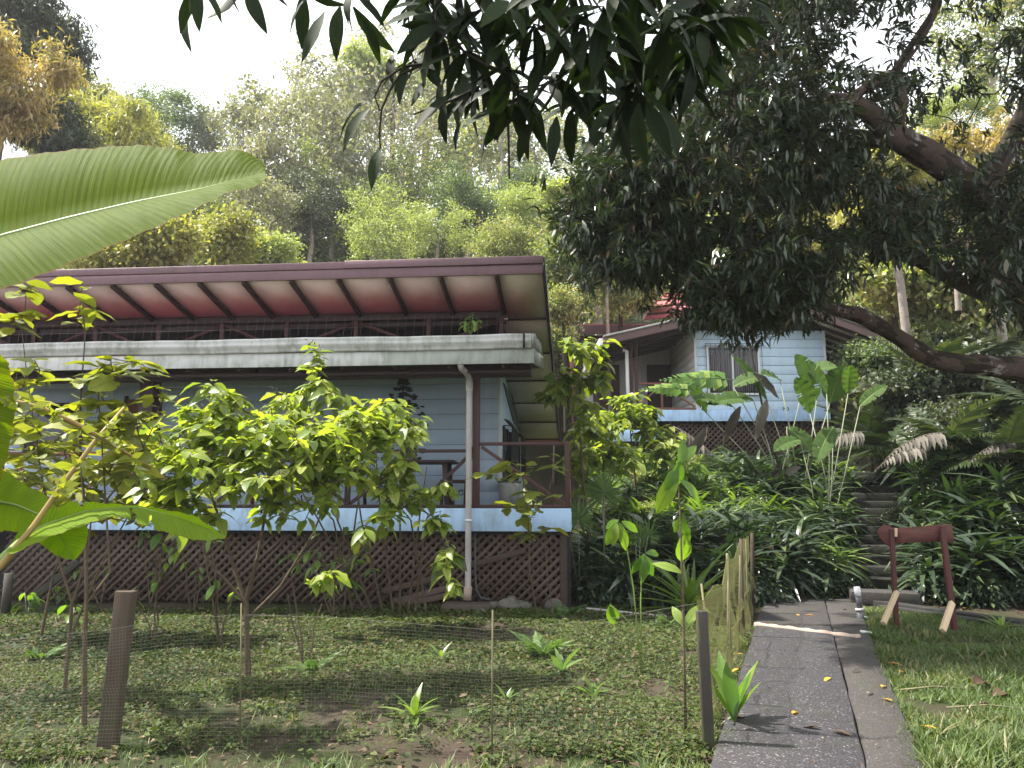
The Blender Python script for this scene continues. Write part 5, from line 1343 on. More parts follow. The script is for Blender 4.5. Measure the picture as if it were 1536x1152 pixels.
for pl in (([(668, 78), (640, 95), (600, 112), (585, 135), (572, 165), (569, 205), (571, 222)], 2.9), ([(645, 95), (605, 100), (572, 122), (562, 145), (570, 166)], 2.9), ([(716, 132), (680, 150), (650, 160), (620, 172)], 3.0), ([(762, 180), (763, 215), (764, 268)], 3.0), ([(1060, -10), (1048, 20), (1025, 18)], 3.4)):
    pts = np.array([P(a, b, pl[1]) for a, b in pl[0]]); g.tube(pts, np.linspace(0.006, 0.0035, len(pts)), 6)
g.V = [v - oo for v in g.V]; g.build('branches', M['twig'], ob)
rl = random.Random(11); Ps, Ds, Us, Ss = [], [], [], []
Xtra = [[], [], [], []]
for i, t in enumerate(tp):
    u_ = 768 + t[0] / t[1] * F
    KK = 3 if u_ < 560 else 6 if u_ < 620 else 13
    for k in range(KK):
        if k > 7: Ps_, Ds_, Us_, Ss_ = Xtra
        else: Ps_, Ds_, Us_, Ss_ = Ps, Ds, Us, Ss
        a = k / KK * 6.283 + rl.uniform(-0.3, 0.3)
        d = np.array([math.cos(a) * 0.95, math.sin(a) * 0.6, 0.15 - rl.random() * 1.25])
        Ps_.append(t + np.array([rl.gauss(0, .05) * (k > 7), rl.gauss(0, .05) * (k > 7), 0.03 * rl.random() + 0.08 * (k > 7)])); Ds_.append(d); Us_.append((rl.gauss(0, 0.45), -0.5 + rl.gauss(0, 0.5), 1)); Ss_.append(rl.uniform(0.13, 0.25))
def pxleaf(a, b, Y, up=(0, -0.4, 1), dy=0.0):
    p, q = P(a[0], a[1], Y), P(b[0], b[1], Y + dy)
    Ps.append(p); Ds.append(q - p); Us.append(up); Ss.append(float(np.linalg.norm(q - p)))
for a, b in (((552, 152), (492, 182)), ((556, 162), (502, 206)), ((571, 222), (550, 266)), ((285, 0), (254, 50)), ((300, -12), (296, 32)), ((345, -25), (350, 22)), ((372, -15), (389, 25)),
             ((487, 18), (445, 86)), ((470, -8), (414, 32)), ((510, 10), (503, 74)), ((530, 10), (577, 84)), ((545, 30), (580, 82)), ((590, 82), (582, 112)), ((640, 120), (612, 150)), ((665, 118), (650, 165)), ((676, 140), (614, 186)), ((694, 150), (653, 178)), ((668, 155), (660, 205)), ((692, 182), (672, 222)),
             ((948, 150), (915, 242)), ((958, 155), (958, 236)), ((985, 150), (1032, 228)), ((970, 155), (1005, 214)), ((910, 190), (868, 232)), ((1035, 100), (1088, 128)), ((1040, 92), (1045, 165)), ((930, 150), (880, 190)), ((860, 170), (850, 236)), ((800, 180), (775, 235)), ((835, 175), (820, 240))):
    pxleaf(a, b, rl.uniform(2.75, 3.1), (rl.gauss(0, 0.4), -0.7, 0.6), rl.uniform(-0.08, 0.08))
leafobjs(ob, LM['mango'], Ps, Ds, Us, Ss, o3=oo)
print('near leaves', len(Ps), len(Xtra[0]))
tag(Geo().leaves(leaf_tpl(6, pr(0.145, 0.5), 0.22, 0.3), np.array(Xtra[0]) - oo, Xtra[1], Xtra[2], Xtra[3]).build('foliage', M['mangobig'], ob, smooth=True), kind='stuff')

# ------------------------------------------------------------------ banana plant at the left
bp = empty('banana_plant', (-2.2, 2.45, float(H(-2.2, 2.45))), 0, 'banana plant reaching in from the left with huge sunlit leaves', 'banana plant')
bo = np.array(bp.location)
def PX(lst, Y0, Y1=None):
    n = len(lst); Y1 = Y0 if Y1 is None else Y1
    return [P(a, b, Y0 + (Y1 - Y0) * i / max(1, n - 1)) - bo for i, (a, b) in enumerate(lst)]
blade(PX([(-230, 300), (-100, 262), (0, 240), (90, 226), (200, 217), (262, 221), (300, 233), (338, 224), (378, 227), (397, 246)], 2.75, 3.0),
      PX([(-230, 430), (-100, 385), (0, 354), (100, 327), (200, 303), (300, 283), (345, 271), (398, 258)], 2.55, 2.9),
      PX([(-230, 520), (-100, 480), (0, 435), (75, 408), (150, 376), (200, 355), (280, 320), (322, 299), (348, 284), (390, 282), (399, 264)], 2.4, 2.8),
      'leaf_blade', M['banana'], bp, 90, 6, (), 0.06, 0.012, seed=1, wave=0.003)
blade(PX([(14, 822), (40, 778), (110, 751), (175, 756), (220, 760), (290, 772), (336, 802)], 2.35, 2.6),
      PX([(12, 826), (60, 790), (130, 766), (200, 759), (270, 776), (338, 804)], 2.35, 2.6),
      PX([(16, 832), (80, 803), (140, 783), (178, 773), (230, 794), (300, 812), (337, 808)], 2.2, 2.5),
      'leaf_blade', M['bananalit'], bp, 80, 5, ((-1, 0.33, 0.012), (1, 0.52, 0.02), (1, 0.61, 0.012)), 0.05, 0.008, seed=2, wave=0.002)
blade(PX([(-60, 680), (20, 711), (40, 732), (62, 735), (100, 776), (134, 783), (131, 822), (112, 840)], 2.5, 2.45),
      PX([(-60, 745), (20, 756), (60, 772), (90, 800), (108, 839)], 2.45, 2.4),
      PX([(-60, 805), (10, 796), (45, 800), (72, 826), (98, 840)], 2.45, 2.4),
      'leaf_blade', M['bananalit'], bp, 50, 5, (), 0.04, 0.006, seed=3, wave=0.006)
blade(PX([(-10, 520), (14, 545), (23, 590), (22, 640), (10, 690), (-14, 760)], 2.2, 2.3),
      PX([(-60, 500), (-40, 560), (-35, 620), (-40, 690), (-40, 770)], 2.3, 2.35),
      PX([(-120, 520), (-110, 580), (-110, 650), (-100, 700), (-60, 770)], 2.3, 2.35),
      'leaf_blade', M['banana'], bp, 50, 5, (), 0.1, 0.01, seed=4, wave=0.004)
def stick(pxs, Y0, Y1, r0, r1, mat, name, par, o3):
    pts = np.array([P(a, b, Y0 + (Y1 - Y0) * i / (len(pxs) - 1)) for i, (a, b) in enumerate(pxs)]) - o3
    return Geo().tube(pts, np.linspace(r0, r1, len(pts)), 8).build(name, M[mat], par, smooth=True)
stick([(-90, 585), (-20, 595), (60, 612), (110, 634), (150, 656), (180, 674), (228, 702)], 2.2, 2.5, 0.012, 0.004, 'petiole', 'petiole', bp, bo)
stick([(-60, 900), (0, 850), (50, 790), (95, 725), (148, 655), (187, 611)], 2.2, 2.45, 0.011, 0.005, 'petiole', 'petiole', bp, bo)
stick([(-120, 960), (-40, 880), (10, 832), (30, 812)], 2.2, 2.35, 0.02, 0.010, 'midrib', 'petiole', bp, bo)
Geo().tube([(0, 0, -0.1), (0.03, 0, 0.7), (0.1, 0.02, 1.5), (0.16, 0.05, 2.1)], [0.11, 0.095, 0.07, 0.03], 14).build('pseudostem', M['palestem'], bp, smooth=True)
Geo().tube([(0.1, 0.02, 1.5), (0.05, 0.0, 2.0), (0.1, 0.05, 2.25)] , [0.03, 0.025, 0.02], 10).build('petiole', M['midrib'], bp, smooth=True)
# feathery tatter on the brown stalk crossing the view
g = Geo(); rr = np.random.default_rng(8)
for (a, b, Y) in ((20, 604, 2.25), (50, 612, 2.27), (80, 624, 2.3), (120, 642, 2.36), (150, 660, 2.4), (175, 672, 2.42), (200, 690, 2.45), (120, 700, 2.36), (90, 735, 2.3), (165, 640, 2.4)):
    c = P(a, b, Y); n = 9
    g.leaves(NARROW, c + rr.normal(size=(n, 3)) * 0.008, rr.normal(size=(n, 3)) * [1, 0.5, 0.5] + [0.6, 0, 0.3], rr.normal(size=(n, 3)) + [0, -1, 0.5], rr.uniform(0.02, 0.06, n), 2.5)
g.V = [v - bo for v in g.V]; tag(g.build('leaf_tatter', M['olive'], bp), kind='stuff')

# ------------------------------------------------------------------ shrubs with large leaves
def shrub(name, label, cat, bases, forks, blobs, lm, lsize, per, stem_r, group=None, seed=0, down=0.25, stems=None, stepz=0.18, mat='stem', stuffmat=None, tplx=OVATE, cap=295, flowers=0):
    """bases: ground points; forks: limb lines in pixels with depth; blobs: (px, py, Y, rx, ry, n tips)"""
    r_ = np.random.default_rng(seed); o = np.array(bases[0], float)
    t = empty(name, tuple(o), 0, label, cat, group)
    T = []
    for (px, py, Y, rx_, ry_, n) in blobs:
        k = 0
        while k < n:
            u = r_.normal(size=3) * 0.5
            if np.linalg.norm(u) > 1: continue
            T.append(P(px + u[0] * rx_, py + u[1] * ry_, Y + u[2] * rx_ / F * Y * 0.8)); k += 1
    T = np.array(T)
    lines = [[(*q[:3], q[3]) for q in ln] for ln in forks]
    g, tp, td = skeleton(lines, T, stepz, 0.0035, 0.13, 2.0, sag=0.05, seed=seed)
    g.V = [v - o for v in g.V]; g.build('stems', M[mat], t)
    Ps, Ds, Us, Ss = [], [], [], []
    for i in range(len(tp)):
        a0 = r_.uniform(0, 6.28)
        for k in range(per):
            a = a0 + k * 2.4 + r_.normal() * 0.2
            d = np.array([math.cos(a), math.sin(a), -down + r_.normal() * 0.25]) + td[i] * 0.25
            Ps.append(tp[i] - td[i] * (0.035 * k) + r_.normal(size=3) * 0.01); Ds.append(d)
            Us.append(np.array([0, 0, 1.0]) + r_.normal(size=3) * 0.28); Ss.append(lsize * r_.uniform(0.5, 1.2) * (0.55 if k >= per - 1 else 1))
    Ps, Ds, Us, Ss = map(np.array, (Ps, Ds, Us, Ss))
    order = np.argsort(-(Ss / Ps[:, 1])); big = order[:cap]; rest = order[cap:]
    leafobjs(t, LM[lm], Ps[big], Ds[big], Us[big], Ss[big], o3=o)
    if len(rest):
        gg = Geo().leaves(tplx, Ps[rest] - o, Ds[rest], Us[rest], Ss[rest])
        tag(gg.build('foliage', M[stuffmat or lm], t, smooth=True), kind='stuff')
    if flowers:
        idx = r_.choice(len(tp), min(flowers, len(tp)), replace=False); f = Geo()
        for i in idx:
            n = 14; c = tp[i] + np.array([0, 0, 0.03])
            f.leaves(NARROW, c + r_.normal(size=(n, 3)) * 0.025, r_.normal(size=(n, 3)) + [0, 0, 0.8], r_.normal(size=(n, 3)), r_.uniform(0.02, 0.05, n), 2.0)
        f.V = [v - o for v in f.V]; f.build('flower_sprays', M['dry'], t)
    return t
def gl(px, py, r): p = ground(px, py); return (p[0], p[1], p[2] - 0.03, r)
b1 = ground(372, 1015); Ys = b1[1]
shrub('lime_shrub', 'bright lime leaved small tree with single stem before the veranda', 'shrub', [b1],
      [[gl(372, 1015, 0.034), P4(370, 960, Ys, 0.028), P4(369, 905, Ys, 0.026), P4(350, 850, Ys + .05, 0.018), P4(330, 780, Ys, 0.014), P4(300, 700, Ys, 0.008)],
       [P4(369, 900, Ys, 0.022), P4(385, 840, Ys - .1, 0.018), P4(400, 760, Ys, 0.012), P4(420, 680, Ys, 0.008)],
       [P4(370, 930, Ys, 0.016), P4(420, 880, Ys + .1, 0.013), P4(470, 800, Ys + .2, 0.009), P4(500, 720, Ys, 0.006)],
       [P4(369, 905, Ys, 0.016), P4(320, 850, Ys - .1, 0.012), P4(260, 760, Ys - .1, 0.008), P4(240, 690, Ys, 0.006)]],
      [(330, 600, 7.0, 50, 40, 16), (400, 645, 7.0, 150, 60, 75), (300, 650, 7.0, 90, 60, 45), (470, 680, 7.1, 110, 70, 60), (360, 710, 6.9, 150, 50, 50), (250, 710, 7.0, 70, 70, 26), (430, 755, 7.1, 110, 36, 26), (300, 770, 7.1, 70, 30, 12), (550, 640, 7.3, 90, 55, 36)],
      'lime', 0.172, 7, 0.03, seed=31, flowers=60)
b2_ = ground(590, 915)
Y_ = b2_[1] - 0.3
fk = []
for i, (bx_, tx2, ty2) in enumerate(((560, 470, 640), (575, 520, 620), (590, 560, 640), (600, 600, 650), (612, 640, 700), (622, 650, 780), (550, 430, 700), (530, 480, 760), (640, 600, 760), (515, 545, 700))):
    fk.append([gl(bx_, 918, 0.020), P4(bx_ + (tx2 - bx_) * .25, 860, Y_, 0.016), P4(bx_ + (tx2 - bx_) * .6, 780, Y_ - .3, 0.012), P4(tx2, ty2, Y_ - .6, 0.007)])
shrub('lime_shrub', 'many stemmed lime shrub beside the downspout and left of the concrete pad', 'shrub', [b2_], fk,
      [(470, 530, 10.2, 14, 40, 4), (490, 590, 9.8, 30, 30, 6), (540, 640, 9.8, 80, 55, 44), (590, 640, 9.8, 60, 45, 26), (440, 600, 9.9, 60, 35, 14), (500, 700, 9.8, 80, 50, 34), (590, 735, 9.7, 60, 40, 22), (610, 690, 9.8, 35, 30, 7), (660, 740, 9.6, 30, 20, 4), (650, 780, 9.6, 35, 20, 5), (650, 840, 9.3, 40, 18, 5), (680, 870, 9.2, 14, 14, 2), (480, 865, 9.0, 50, 16, 4), (540, 800, 9.5, 70, 40, 9), (220, 740, 9.8, 20, 20, 1)],
      'lime', 0.24, 7, 0.02, seed=32, flowers=50)
b3_ = ground(127, 1088); Y_ = b3_[1]
shrub('olive_sapling', 'tall sapling with broad olive leaves before the left part of the gutter', 'sapling', [b3_],
      [[gl(127, 1088, 0.020), P4(127, 960, Y_, 0.017), P4(130, 900, Y_, 0.015), P4(128, 780, Y_, 0.012), P4(118, 640, Y_, 0.008), P4(128, 500, Y_, 0.004), P4(122, 440, Y_, 0.003)],
       [P4(130, 905, Y_, 0.010), P4(165, 860, Y_, 0.009), P4(155, 700, Y_, 0.006), P4(145, 560, Y_, 0.004)],
       [P4(128, 790, Y_, 0.009), P4(200, 700, Y_ + .1, 0.006), P4(230, 640, Y_, 0.004)]],
      [(122, 425, Y_, 8, 8, 1), (118, 480, Y_, 40, 16, 4), (140, 465, Y_, 12, 8, 1), (150, 560, Y_, 60, 35, 12), (160, 620, Y_, 75, 45, 16), (220, 640, Y_, 50, 50, 9), (240, 600, Y_, 30, 30, 4), (120, 680, Y_, 80, 40, 10), (210, 560, Y_ + .3, 30, 25, 4), (190, 700, Y_, 60, 40, 8)],
      'olive', 0.225, 3, 0.02, seed=33, down=0.05)
b4_ = ground(97, 1035); Y_ = b4_[1]
shrub('olive_sapling', 'slim forked sapling with broad leaves at the left edge', 'sapling', [b4_],
      [[gl(97, 1035, 0.017), P4(108, 905, Y_, 0.014), P4(85, 830, Y_, 0.010), P4(60, 700, Y_, 0.008), P4(40, 560, Y_, 0.005), P4(30, 470, Y_, 0.003)],
       [P4(108, 908, Y_, 0.012), P4(132, 830, Y_, 0.009), P4(140, 740, Y_, 0.006)]],
      [(40, 430, Y_ - .4, 30, 16, 4), (20, 480, Y_ - .4, 40, 22, 6), (45, 560, Y_ - .3, 35, 30, 8), (20, 610, Y_, 40, 35, 6), (70, 660, Y_, 60, 40, 9), (60, 720, Y_, 60, 40, 8), (20, 690, Y_, 40, 40, 5), (-60, 560, Y_, 60, 120, 10)],
      'olive', 0.225, 3, 0.02, seed=34, down=0.05)
# thin bare stems standing in the yard
def stems(label, px, py, tops, r, seed, leaves=0, grp='thin saplings standing in the left yard'):
    b = ground(px, py); rr = random.Random(seed)
    lines = [[(b[0], b[1], b[2] - 0.05, r), *[(*P(px + (a - px) * s + rr.gauss(0, 3), py + (c - py) * s, b[1] + rr.gauss(0, .04)), r * (1 - 0.5 * s)) for s in (0.3, 0.6, 1.0)]] for a, c in tops]
    t = empty('thin_sapling', tuple(b), 0, label, 'sapling', grp)
    g, tp, td = skeleton(lines, np.zeros((0, 3)), 0.15)
    g.V = [v - b for v in g.V]; g.build('stems', M['stem'], t)
    r2 = np.random.default_rng(seed); Ps, Ds, Us, Ss = [], [], [], []
    for a, c in tops:
        tip = P(a, c, b[1])
        for k in range(leaves):
            an = r2.uniform(0, 6.28); Ps.append(tip + np.array([0, 0, -0.05 * k])); Ds.append((math.cos(an), math.sin(an), -0.35 + r2.normal() * .3)); Us.append((r2.normal() * .3, r2.normal() * .3, 1)); Ss.append(r2.uniform(0.12, 0.22))
    if Ps: leafobjs(t, LM['sap'], Ps, Ds, Us, Ss, o3=b)
stems('pair of thin green stems rising in the grass right of the leaning post', 232, 962, [(236, 860), (242, 800), (205, 880)], 0.012, 1, 4)
stems('cluster of thin brown stems left of the single lime tree trunk', 330, 968, [(322, 870), (300, 760), (352, 880), (318, 800)], 0.013, 2, 3)
stems('bare forked brown stem between the lime tree trunk and the house shrub', 455, 1000, [(432, 890), (480, 905), (440, 860)], 0.012, 3, 0)
stems('thin stems with narrow leaves standing before the dark lattice at left', 225, 905, [(215, 790), (240, 800), (262, 820), (250, 840)], 0.012, 4, 4)
stems('thin leaning stems close to the foot of the dark lattice', 290, 918, [(270, 820), (300, 850), (310, 780)], 0.012, 5, 3)
stems('stubby broken stem at the left before the leafy patch', 150, 905, [(165, 850), (140, 860)], 0.02, 6, 2)
stems('thin brown stems right of the lime tree trunk before the lattice', 500, 925, [(480, 800), (495, 840), (520, 790), (470, 850)], 0.012, 7, 1)
b4b = ground(60, 960); Y_ = b4b[1]
shrub('olive_shrub', 'wide olive green shrub before the left half of the veranda', 'shrub', [b4b],
      [[gl(60, 960, 0.02), P4(80, 860, Y_, 0.014), P4(120, 760, Y_, 0.009)], [gl(100, 965, 0.016), P4(150, 850, Y_, 0.012), P4(200, 760, Y_, 0.008)]],
      [(60, 700, Y_, 90, 60, 30), (170, 690, Y_, 100, 70, 44), (120, 760, Y_, 110, 50, 26), (240, 760, Y_, 80, 45, 20), (30, 620, Y_, 60, 40, 12), (200, 640, Y_, 60, 40, 14)],
      'olive', 0.235, 5, 0.02, seed=44, down=0.15)
for i, (px, py, bl, lb) in enumerate(((250, 900, [(240, 850, 45, 30, 14), (280, 830, 40, 30, 10)], 'low dark green shrub before the left lattice'), (530, 915, [(520, 860, 60, 30, 14), (470, 840, 50, 30, 9)], 'thin low shrub among the brown stems before the lattice'), (130, 900, [(110, 850, 60, 30, 14), (60, 850, 50, 30, 10)], 'low shrub in the shade left of the leaning post'))):
    bb = ground(px, py); Y_ = bb[1]
    shrub('low_shrub', lb, 'shrub', [bb], [[gl(px, py, 0.012), P4(px, py - 50, Y_, 0.008)], [gl(px + 14, py, 0.012), P4(px + 40, py - 60, Y_, 0.006)], [gl(px - 14, py, 0.012), P4(px - 40, py - 60, Y_, 0.006)]], [(a, b, Y_, c, d, e) for a, b, c, d, e in bl], 'sap', 0.19, 4, 0.01, seed=50 + i, stuffmat='sapgreen')
# dried sapling with eaten leaves in front of the blue fascia
b5 = ground(806, 922); Y_ = b5[1] - 0.2
shrub('ragged_sapling', 'ragged sapling with insect-eaten grey leaves before the blue fascia and lattice', 'sapling', [b5],
      [[gl(806, 922, 0.016), P4(795, 860, Y_, 0.013), P4(793, 800, Y_, 0.010), P4(790, 740, Y_, 0.007), P4(775, 690, Y_, 0.004)],
       [P4(793, 780, Y_, 0.006), P4(820, 750, Y_, 0.004), P4(832, 700, Y_, 0.003)], [gl(830, 925, 0.010), P4(820, 850, Y_, 0.008), P4(815, 790, Y_, 0.004)]],
      [(790, 765, Y_, 60, 22, 7), (775, 700, Y_, 26, 24, 5), (832, 690, Y_, 16, 16, 3), (800, 800, Y_, 40, 22, 4), (740, 710, Y_, 25, 20, 3), (810, 740, Y_, 40, 20, 4)],
      'olive', 0.30, 3, 0.015, seed=36, down=0.05)
# sapling between the houses
b6 = P(862, 820, 14.0); b6 = G(b6[0] + 0.35, 14.0)
shrub('leafy_sapling', 'tall thin sapling with fresh green leaves between the two houses', 'sapling', [b6],
      [[(b6[0], b6[1], b6[2] - .1, 0.03), P4(873, 700, 14, 0.022), P4(868, 620, 14, 0.018), P4(872, 560, 13.8, 0.010), P4(868, 520, 13.8, 0.006)]],
      [(868, 520, 13.6, 34, 26, 14), (895, 560, 13.6, 34, 30, 14), (850, 560, 13.6, 32, 34, 14), (830, 590, 13.4, 22, 20, 7), (900, 520, 13.7, 20, 20, 5), (880, 600, 13.6, 30, 20, 6), (868, 640, 13.6, 20, 20, 4)],
      'lime', 0.30, 5, 0.02, seed=37)
b7 = G(P(955, 700, 17.5)[0], 17.5)
shrub('leafy_shrub', 'pale green leafy shrub below the railing of the upper house', 'shrub', [b7],
      [[(b7[0], b7[1], b7[2] - .1, 0.04), P4(950, 690, 17.5, 0.025), P4(945, 640, 17.5, 0.012)]],
      [(940, 610, 17.4, 50, 28, 26), (975, 640, 17.4, 45, 28, 24), (905, 640, 17.0, 40, 35, 22), (1000, 670, 17.0, 40, 25, 14), (930, 680, 16.8, 60, 28, 24), (870, 680, 16.5, 30, 35, 14)],
      'lime', 0.30, 6, 0.02, seed=38)
for i, (px, Y, blobs, lb) in enumerate(((905, 14.6, [(900, 640, 14.6, 45, 34, 24), (935, 690, 14.5, 40, 34, 18), (870, 700, 14.2, 30, 40, 16)], 'bright mixed leafy shrub rising beside the thin sapling between the houses'),
                         (1000, 17.0, [(1000, 690, 17.0, 50, 26, 22), (1045, 715, 17.0, 40, 22, 14)], 'bright leafy shrub under the lattice of the upper house'))):
    bb = G(P(px, 700, Y)[0], Y); t0 = P(px, 680, Y)
    shrub('leafy_shrub', lb, 'shrub', [bb], [[(bb[0], bb[1], bb[2] - .1, 0.03), (*t0, 0.015)]], blobs, 'sap' if i else 'lime', 0.27, 6, 0.02, seed=60 + i, stuffmat='sapgreen' if i else 'lime')
# gutter plant
gp_ = LP(706, 500, YG - 0.05); gpw = np.array(hp(gp_[0], gp_[1], gp_[2]))
gt_ = empty('gutter_seedling', tuple(gpw), 0, 'small bright green seedling sprouting from the gutter above the downspout', 'plant')
r2 = np.random.default_rng(5); g = Geo(); Ps, Ds, Us, Ss = [], [], [], []
for k in range(7):
    a = r2.uniform(0, 6.28); top = np.array([math.cos(a) * 0.13, math.sin(a) * 0.1, r2.uniform(0.12, 0.33)])
    g.tube([(0, 0, -0.05), top * [0.4, 0.4, 0.6], top], [0.006, 0.004, 0.003], 5)
    for j in range(4):
        an = r2.uniform(0, 6.28); Ps.append(top * r2.uniform(0.7, 1)); Ds.append((math.cos(an), math.sin(an) - .3, -0.4 + r2.normal() * .4)); Us.append((r2.normal() * .3, -0.5, 1)); Ss.append(r2.uniform(0.08, 0.15))
g.build('stems', M['midrib'], gt_); leafobjs(gt_, LM['sap'], Ps, Ds, Us, Ss)
# large leaved sapling in the foreground right of centre
b8 = ground(1022, 1100); b8 = ground(728 + 300, 1095)
Y8 = 5.6
b8 = G(P(1028, 1080, Y8)[0], Y8)
fs = empty('broad_leaved_sapling', tuple(b8), 0, 'slender sapling with large glossy yellow-green leaves by the path fence', 'sapling')
gg = Geo()
gg.tube(np.array([b8 - [0, 0, .05], P(1026, 960, Y8), P(1023, 860, Y8), P(1020, 760, Y8), P(1015, 700, Y8)]) - b8, [0.011, 0.009, 0.008, 0.006, 0.004], 7)
gg.build('stem', M['stem'], fs, smooth=True)
def fleaf(t, a, b, w, Y, up=(0, -0.8, 0.5), o3=b8, lm='sap', dy=0.0):
    p, q = P(*a, Y), P(*b, Y + dy); L_ = float(np.linalg.norm(q - p))
    put('leaf', LM[lm][w % len(LM[lm])], t, loc=tuple(p - o3), rot=look(q - p, up), scale=L_)
for i, (a, b) in enumerate((((1018, 700), (1030, 640 + 20)), ((1018, 705), (980, 765)), ((1018, 690), (1020, 735)), ((1020, 720), (1060, 745)), ((1018, 700), (1000, 730)), ((1022, 770), (1032, 815)), ((1022, 775), (1010, 800)), ((1024, 860), (990, 835)), ((1024, 800), (1030, 850)), ((1020, 695), (1045, 665)), ((1026, 940), (1010, 910)), ((1026, 945), (1045, 905)))):
    fleaf(fs, a, b, i, Y8, (random.gauss(0, .3), -0.9, 0.5), b8, 'sap', random.uniform(-.05, .05))
# second one with folded hanging leaves
Yb = 7.4; b9 = G(P(962, 960, Yb)[0], Yb)
f2 = empty('broad_leaved_sapling', tuple(b9), 0, 'low sapling with hanging folded green leaves before the dark bank', 'sapling')
gg = Geo()
gg.tube(np.array([b9 - [0, 0, .05], P(961, 900, Yb), P(963, 840, Yb), P(966, 832, Yb)]) - b9, [0.008, 0.007, 0.005, 0.003], 7)
gg.tube(np.array([b9 - [0, 0, .05], P(955, 945, Yb), P(925, 915, Yb), P(915, 908, Yb)]) - b9, [0.007, 0.006, 0.005, 0.003], 7)
gg.tube(np.array([b9 - [0, 0, .05], P(950, 880, Yb), P(938, 810, Yb), P(930, 790, Yb)]) - b9, [0.007, 0.006, 0.005, 0.003], 7)
gg.build('stems', M['midrib'], f2, smooth=True)
for i, (a, b) in enumerate((((928, 782), (908, 820)), ((930, 785), (938, 826)), ((926, 785), (915, 815)), ((932, 782), (962, 795)), ((928, 780), (905, 790)), ((966, 832), (985, 865)), ((965, 832), (950, 862)), ((968, 830), (996, 828)), ((966, 834), (972, 870)), ((916, 905), (915, 945)), ((915, 905), (925, 935)))):
    fleaf(f2, a, b, i, Yb, (random.gauss(0, .4), -0.9, 0.3), b9, 'sap', random.uniform(-.08, .08))
# ------------------------------------------------------------------ bank plants (strap leaves), each a plant of its own
def strap_proto(seed, mat, nleaf, L0, stemh, wid=1.0, stemn=1, tpl=STRAP, el0=0.15):
    r_ = np.random.default_rng(seed); g = Geo(); st = Geo()
    for s in range(stemn):
        o = r_.normal(size=3) * [0.13, 0.13, 0] if stemn > 1 else np.zeros(3); hh = stemh * r_.uniform(0.6, 1.15)
        lean = r_.normal(size=2) * 0.12
        st.tube([o, o + [lean[0] * .5, lean[1] * .5, hh * .5], o + [lean[0], lean[1], hh]], [0.014, 0.012, 0.010], 5)
        n = nleaf; a = np.arange(n) * 2.4 + r_.normal(size=n) * 0.2; f = np.arange(n) / n
        el = el0 + (1.3 - el0) * f
        d = np.stack([np.cos(a) * np.cos(el), np.sin(a) * np.cos(el), np.sin(el)], 1)
        base = o + np.stack([lean[0] * np.ones(n), lean[1] * np.ones(n), hh * (0.55 + 0.45 * f)], 1)
        g.leaves(tpl, base, d, np.array([0, 0, 1.0]) + r_.normal(size=(n, 3)) * 0.15, L0 * r_.uniform(0.7, 1.15, n), wid, r_.random(n))
    return g.mesh('strap_leaves', mat, True), st.mesh('plant_stem', M['palestem'])
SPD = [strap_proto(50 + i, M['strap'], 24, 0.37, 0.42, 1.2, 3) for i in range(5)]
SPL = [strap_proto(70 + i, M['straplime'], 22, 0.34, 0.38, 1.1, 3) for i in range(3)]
def plant(pair, x, y, s, rz, name, label, cat, group=None, tilt=0.0):
    z = float(H(x, y)); e = empty(name, (x, y, z - 0.02), rz, label, cat, group); e.rotation_euler = (tilt * math.cos(rz), tilt * math.sin(rz), rz)
    put('leaves', pair[0], e, scale=s); put('stem', pair[1], e, scale=s)
    return e
def stn(x, y): return (x - ST0[0]) * STD[1] - (y - ST0[1]) * STD[0]
r_ = np.random.default_rng(77); cnt = [0, 0, 0]
pts = []
tries = 0
while tries < 60000 and len(pts) < 600:
    tries += 1
    y = r_.uniform(11.7, 21.6); x = r_.uniform(0.8, 13.5)
    n = stn(x, y)
    if x < 0.92 + (y - 11.9) * 0.0875 + 0.35: continue
    if abs(n) < 0.85 and y > 11.5: continue
    if n < 0 and y < 12.25 + 0.0 * x: continue
    if n < 0 and y < 12.9 and x > 4.0: continue
    if n > 0 and (y < 12.3 or x > 0.78 * y + 0.6): continue
    if n < 0 and y > 20.5 and x > 3.5: continue
    sp = 0.40 if y < 15 else 0.5
    if any((x - a) ** 2 + (y - b) ** 2 < sp * sp for a, b in pts): continue
    pts.append((x, y))
nd = 0; nl_ = 0
for (x, y) in pts:
    n = stn(x, y)
    if n < 0:
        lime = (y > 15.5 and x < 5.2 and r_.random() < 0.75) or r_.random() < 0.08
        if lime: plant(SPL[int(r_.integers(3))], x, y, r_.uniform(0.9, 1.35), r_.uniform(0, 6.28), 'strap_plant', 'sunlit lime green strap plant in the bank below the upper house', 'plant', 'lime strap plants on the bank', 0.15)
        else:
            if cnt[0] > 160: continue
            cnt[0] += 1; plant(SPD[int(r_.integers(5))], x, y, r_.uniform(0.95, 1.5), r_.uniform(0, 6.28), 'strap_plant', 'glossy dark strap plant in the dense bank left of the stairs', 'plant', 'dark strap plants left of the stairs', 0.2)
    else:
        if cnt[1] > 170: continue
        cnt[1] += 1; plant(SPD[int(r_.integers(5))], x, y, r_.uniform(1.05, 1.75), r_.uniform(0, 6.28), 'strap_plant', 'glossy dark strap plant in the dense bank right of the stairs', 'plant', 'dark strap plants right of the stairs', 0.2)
print('bank plants', len(pts), cnt)
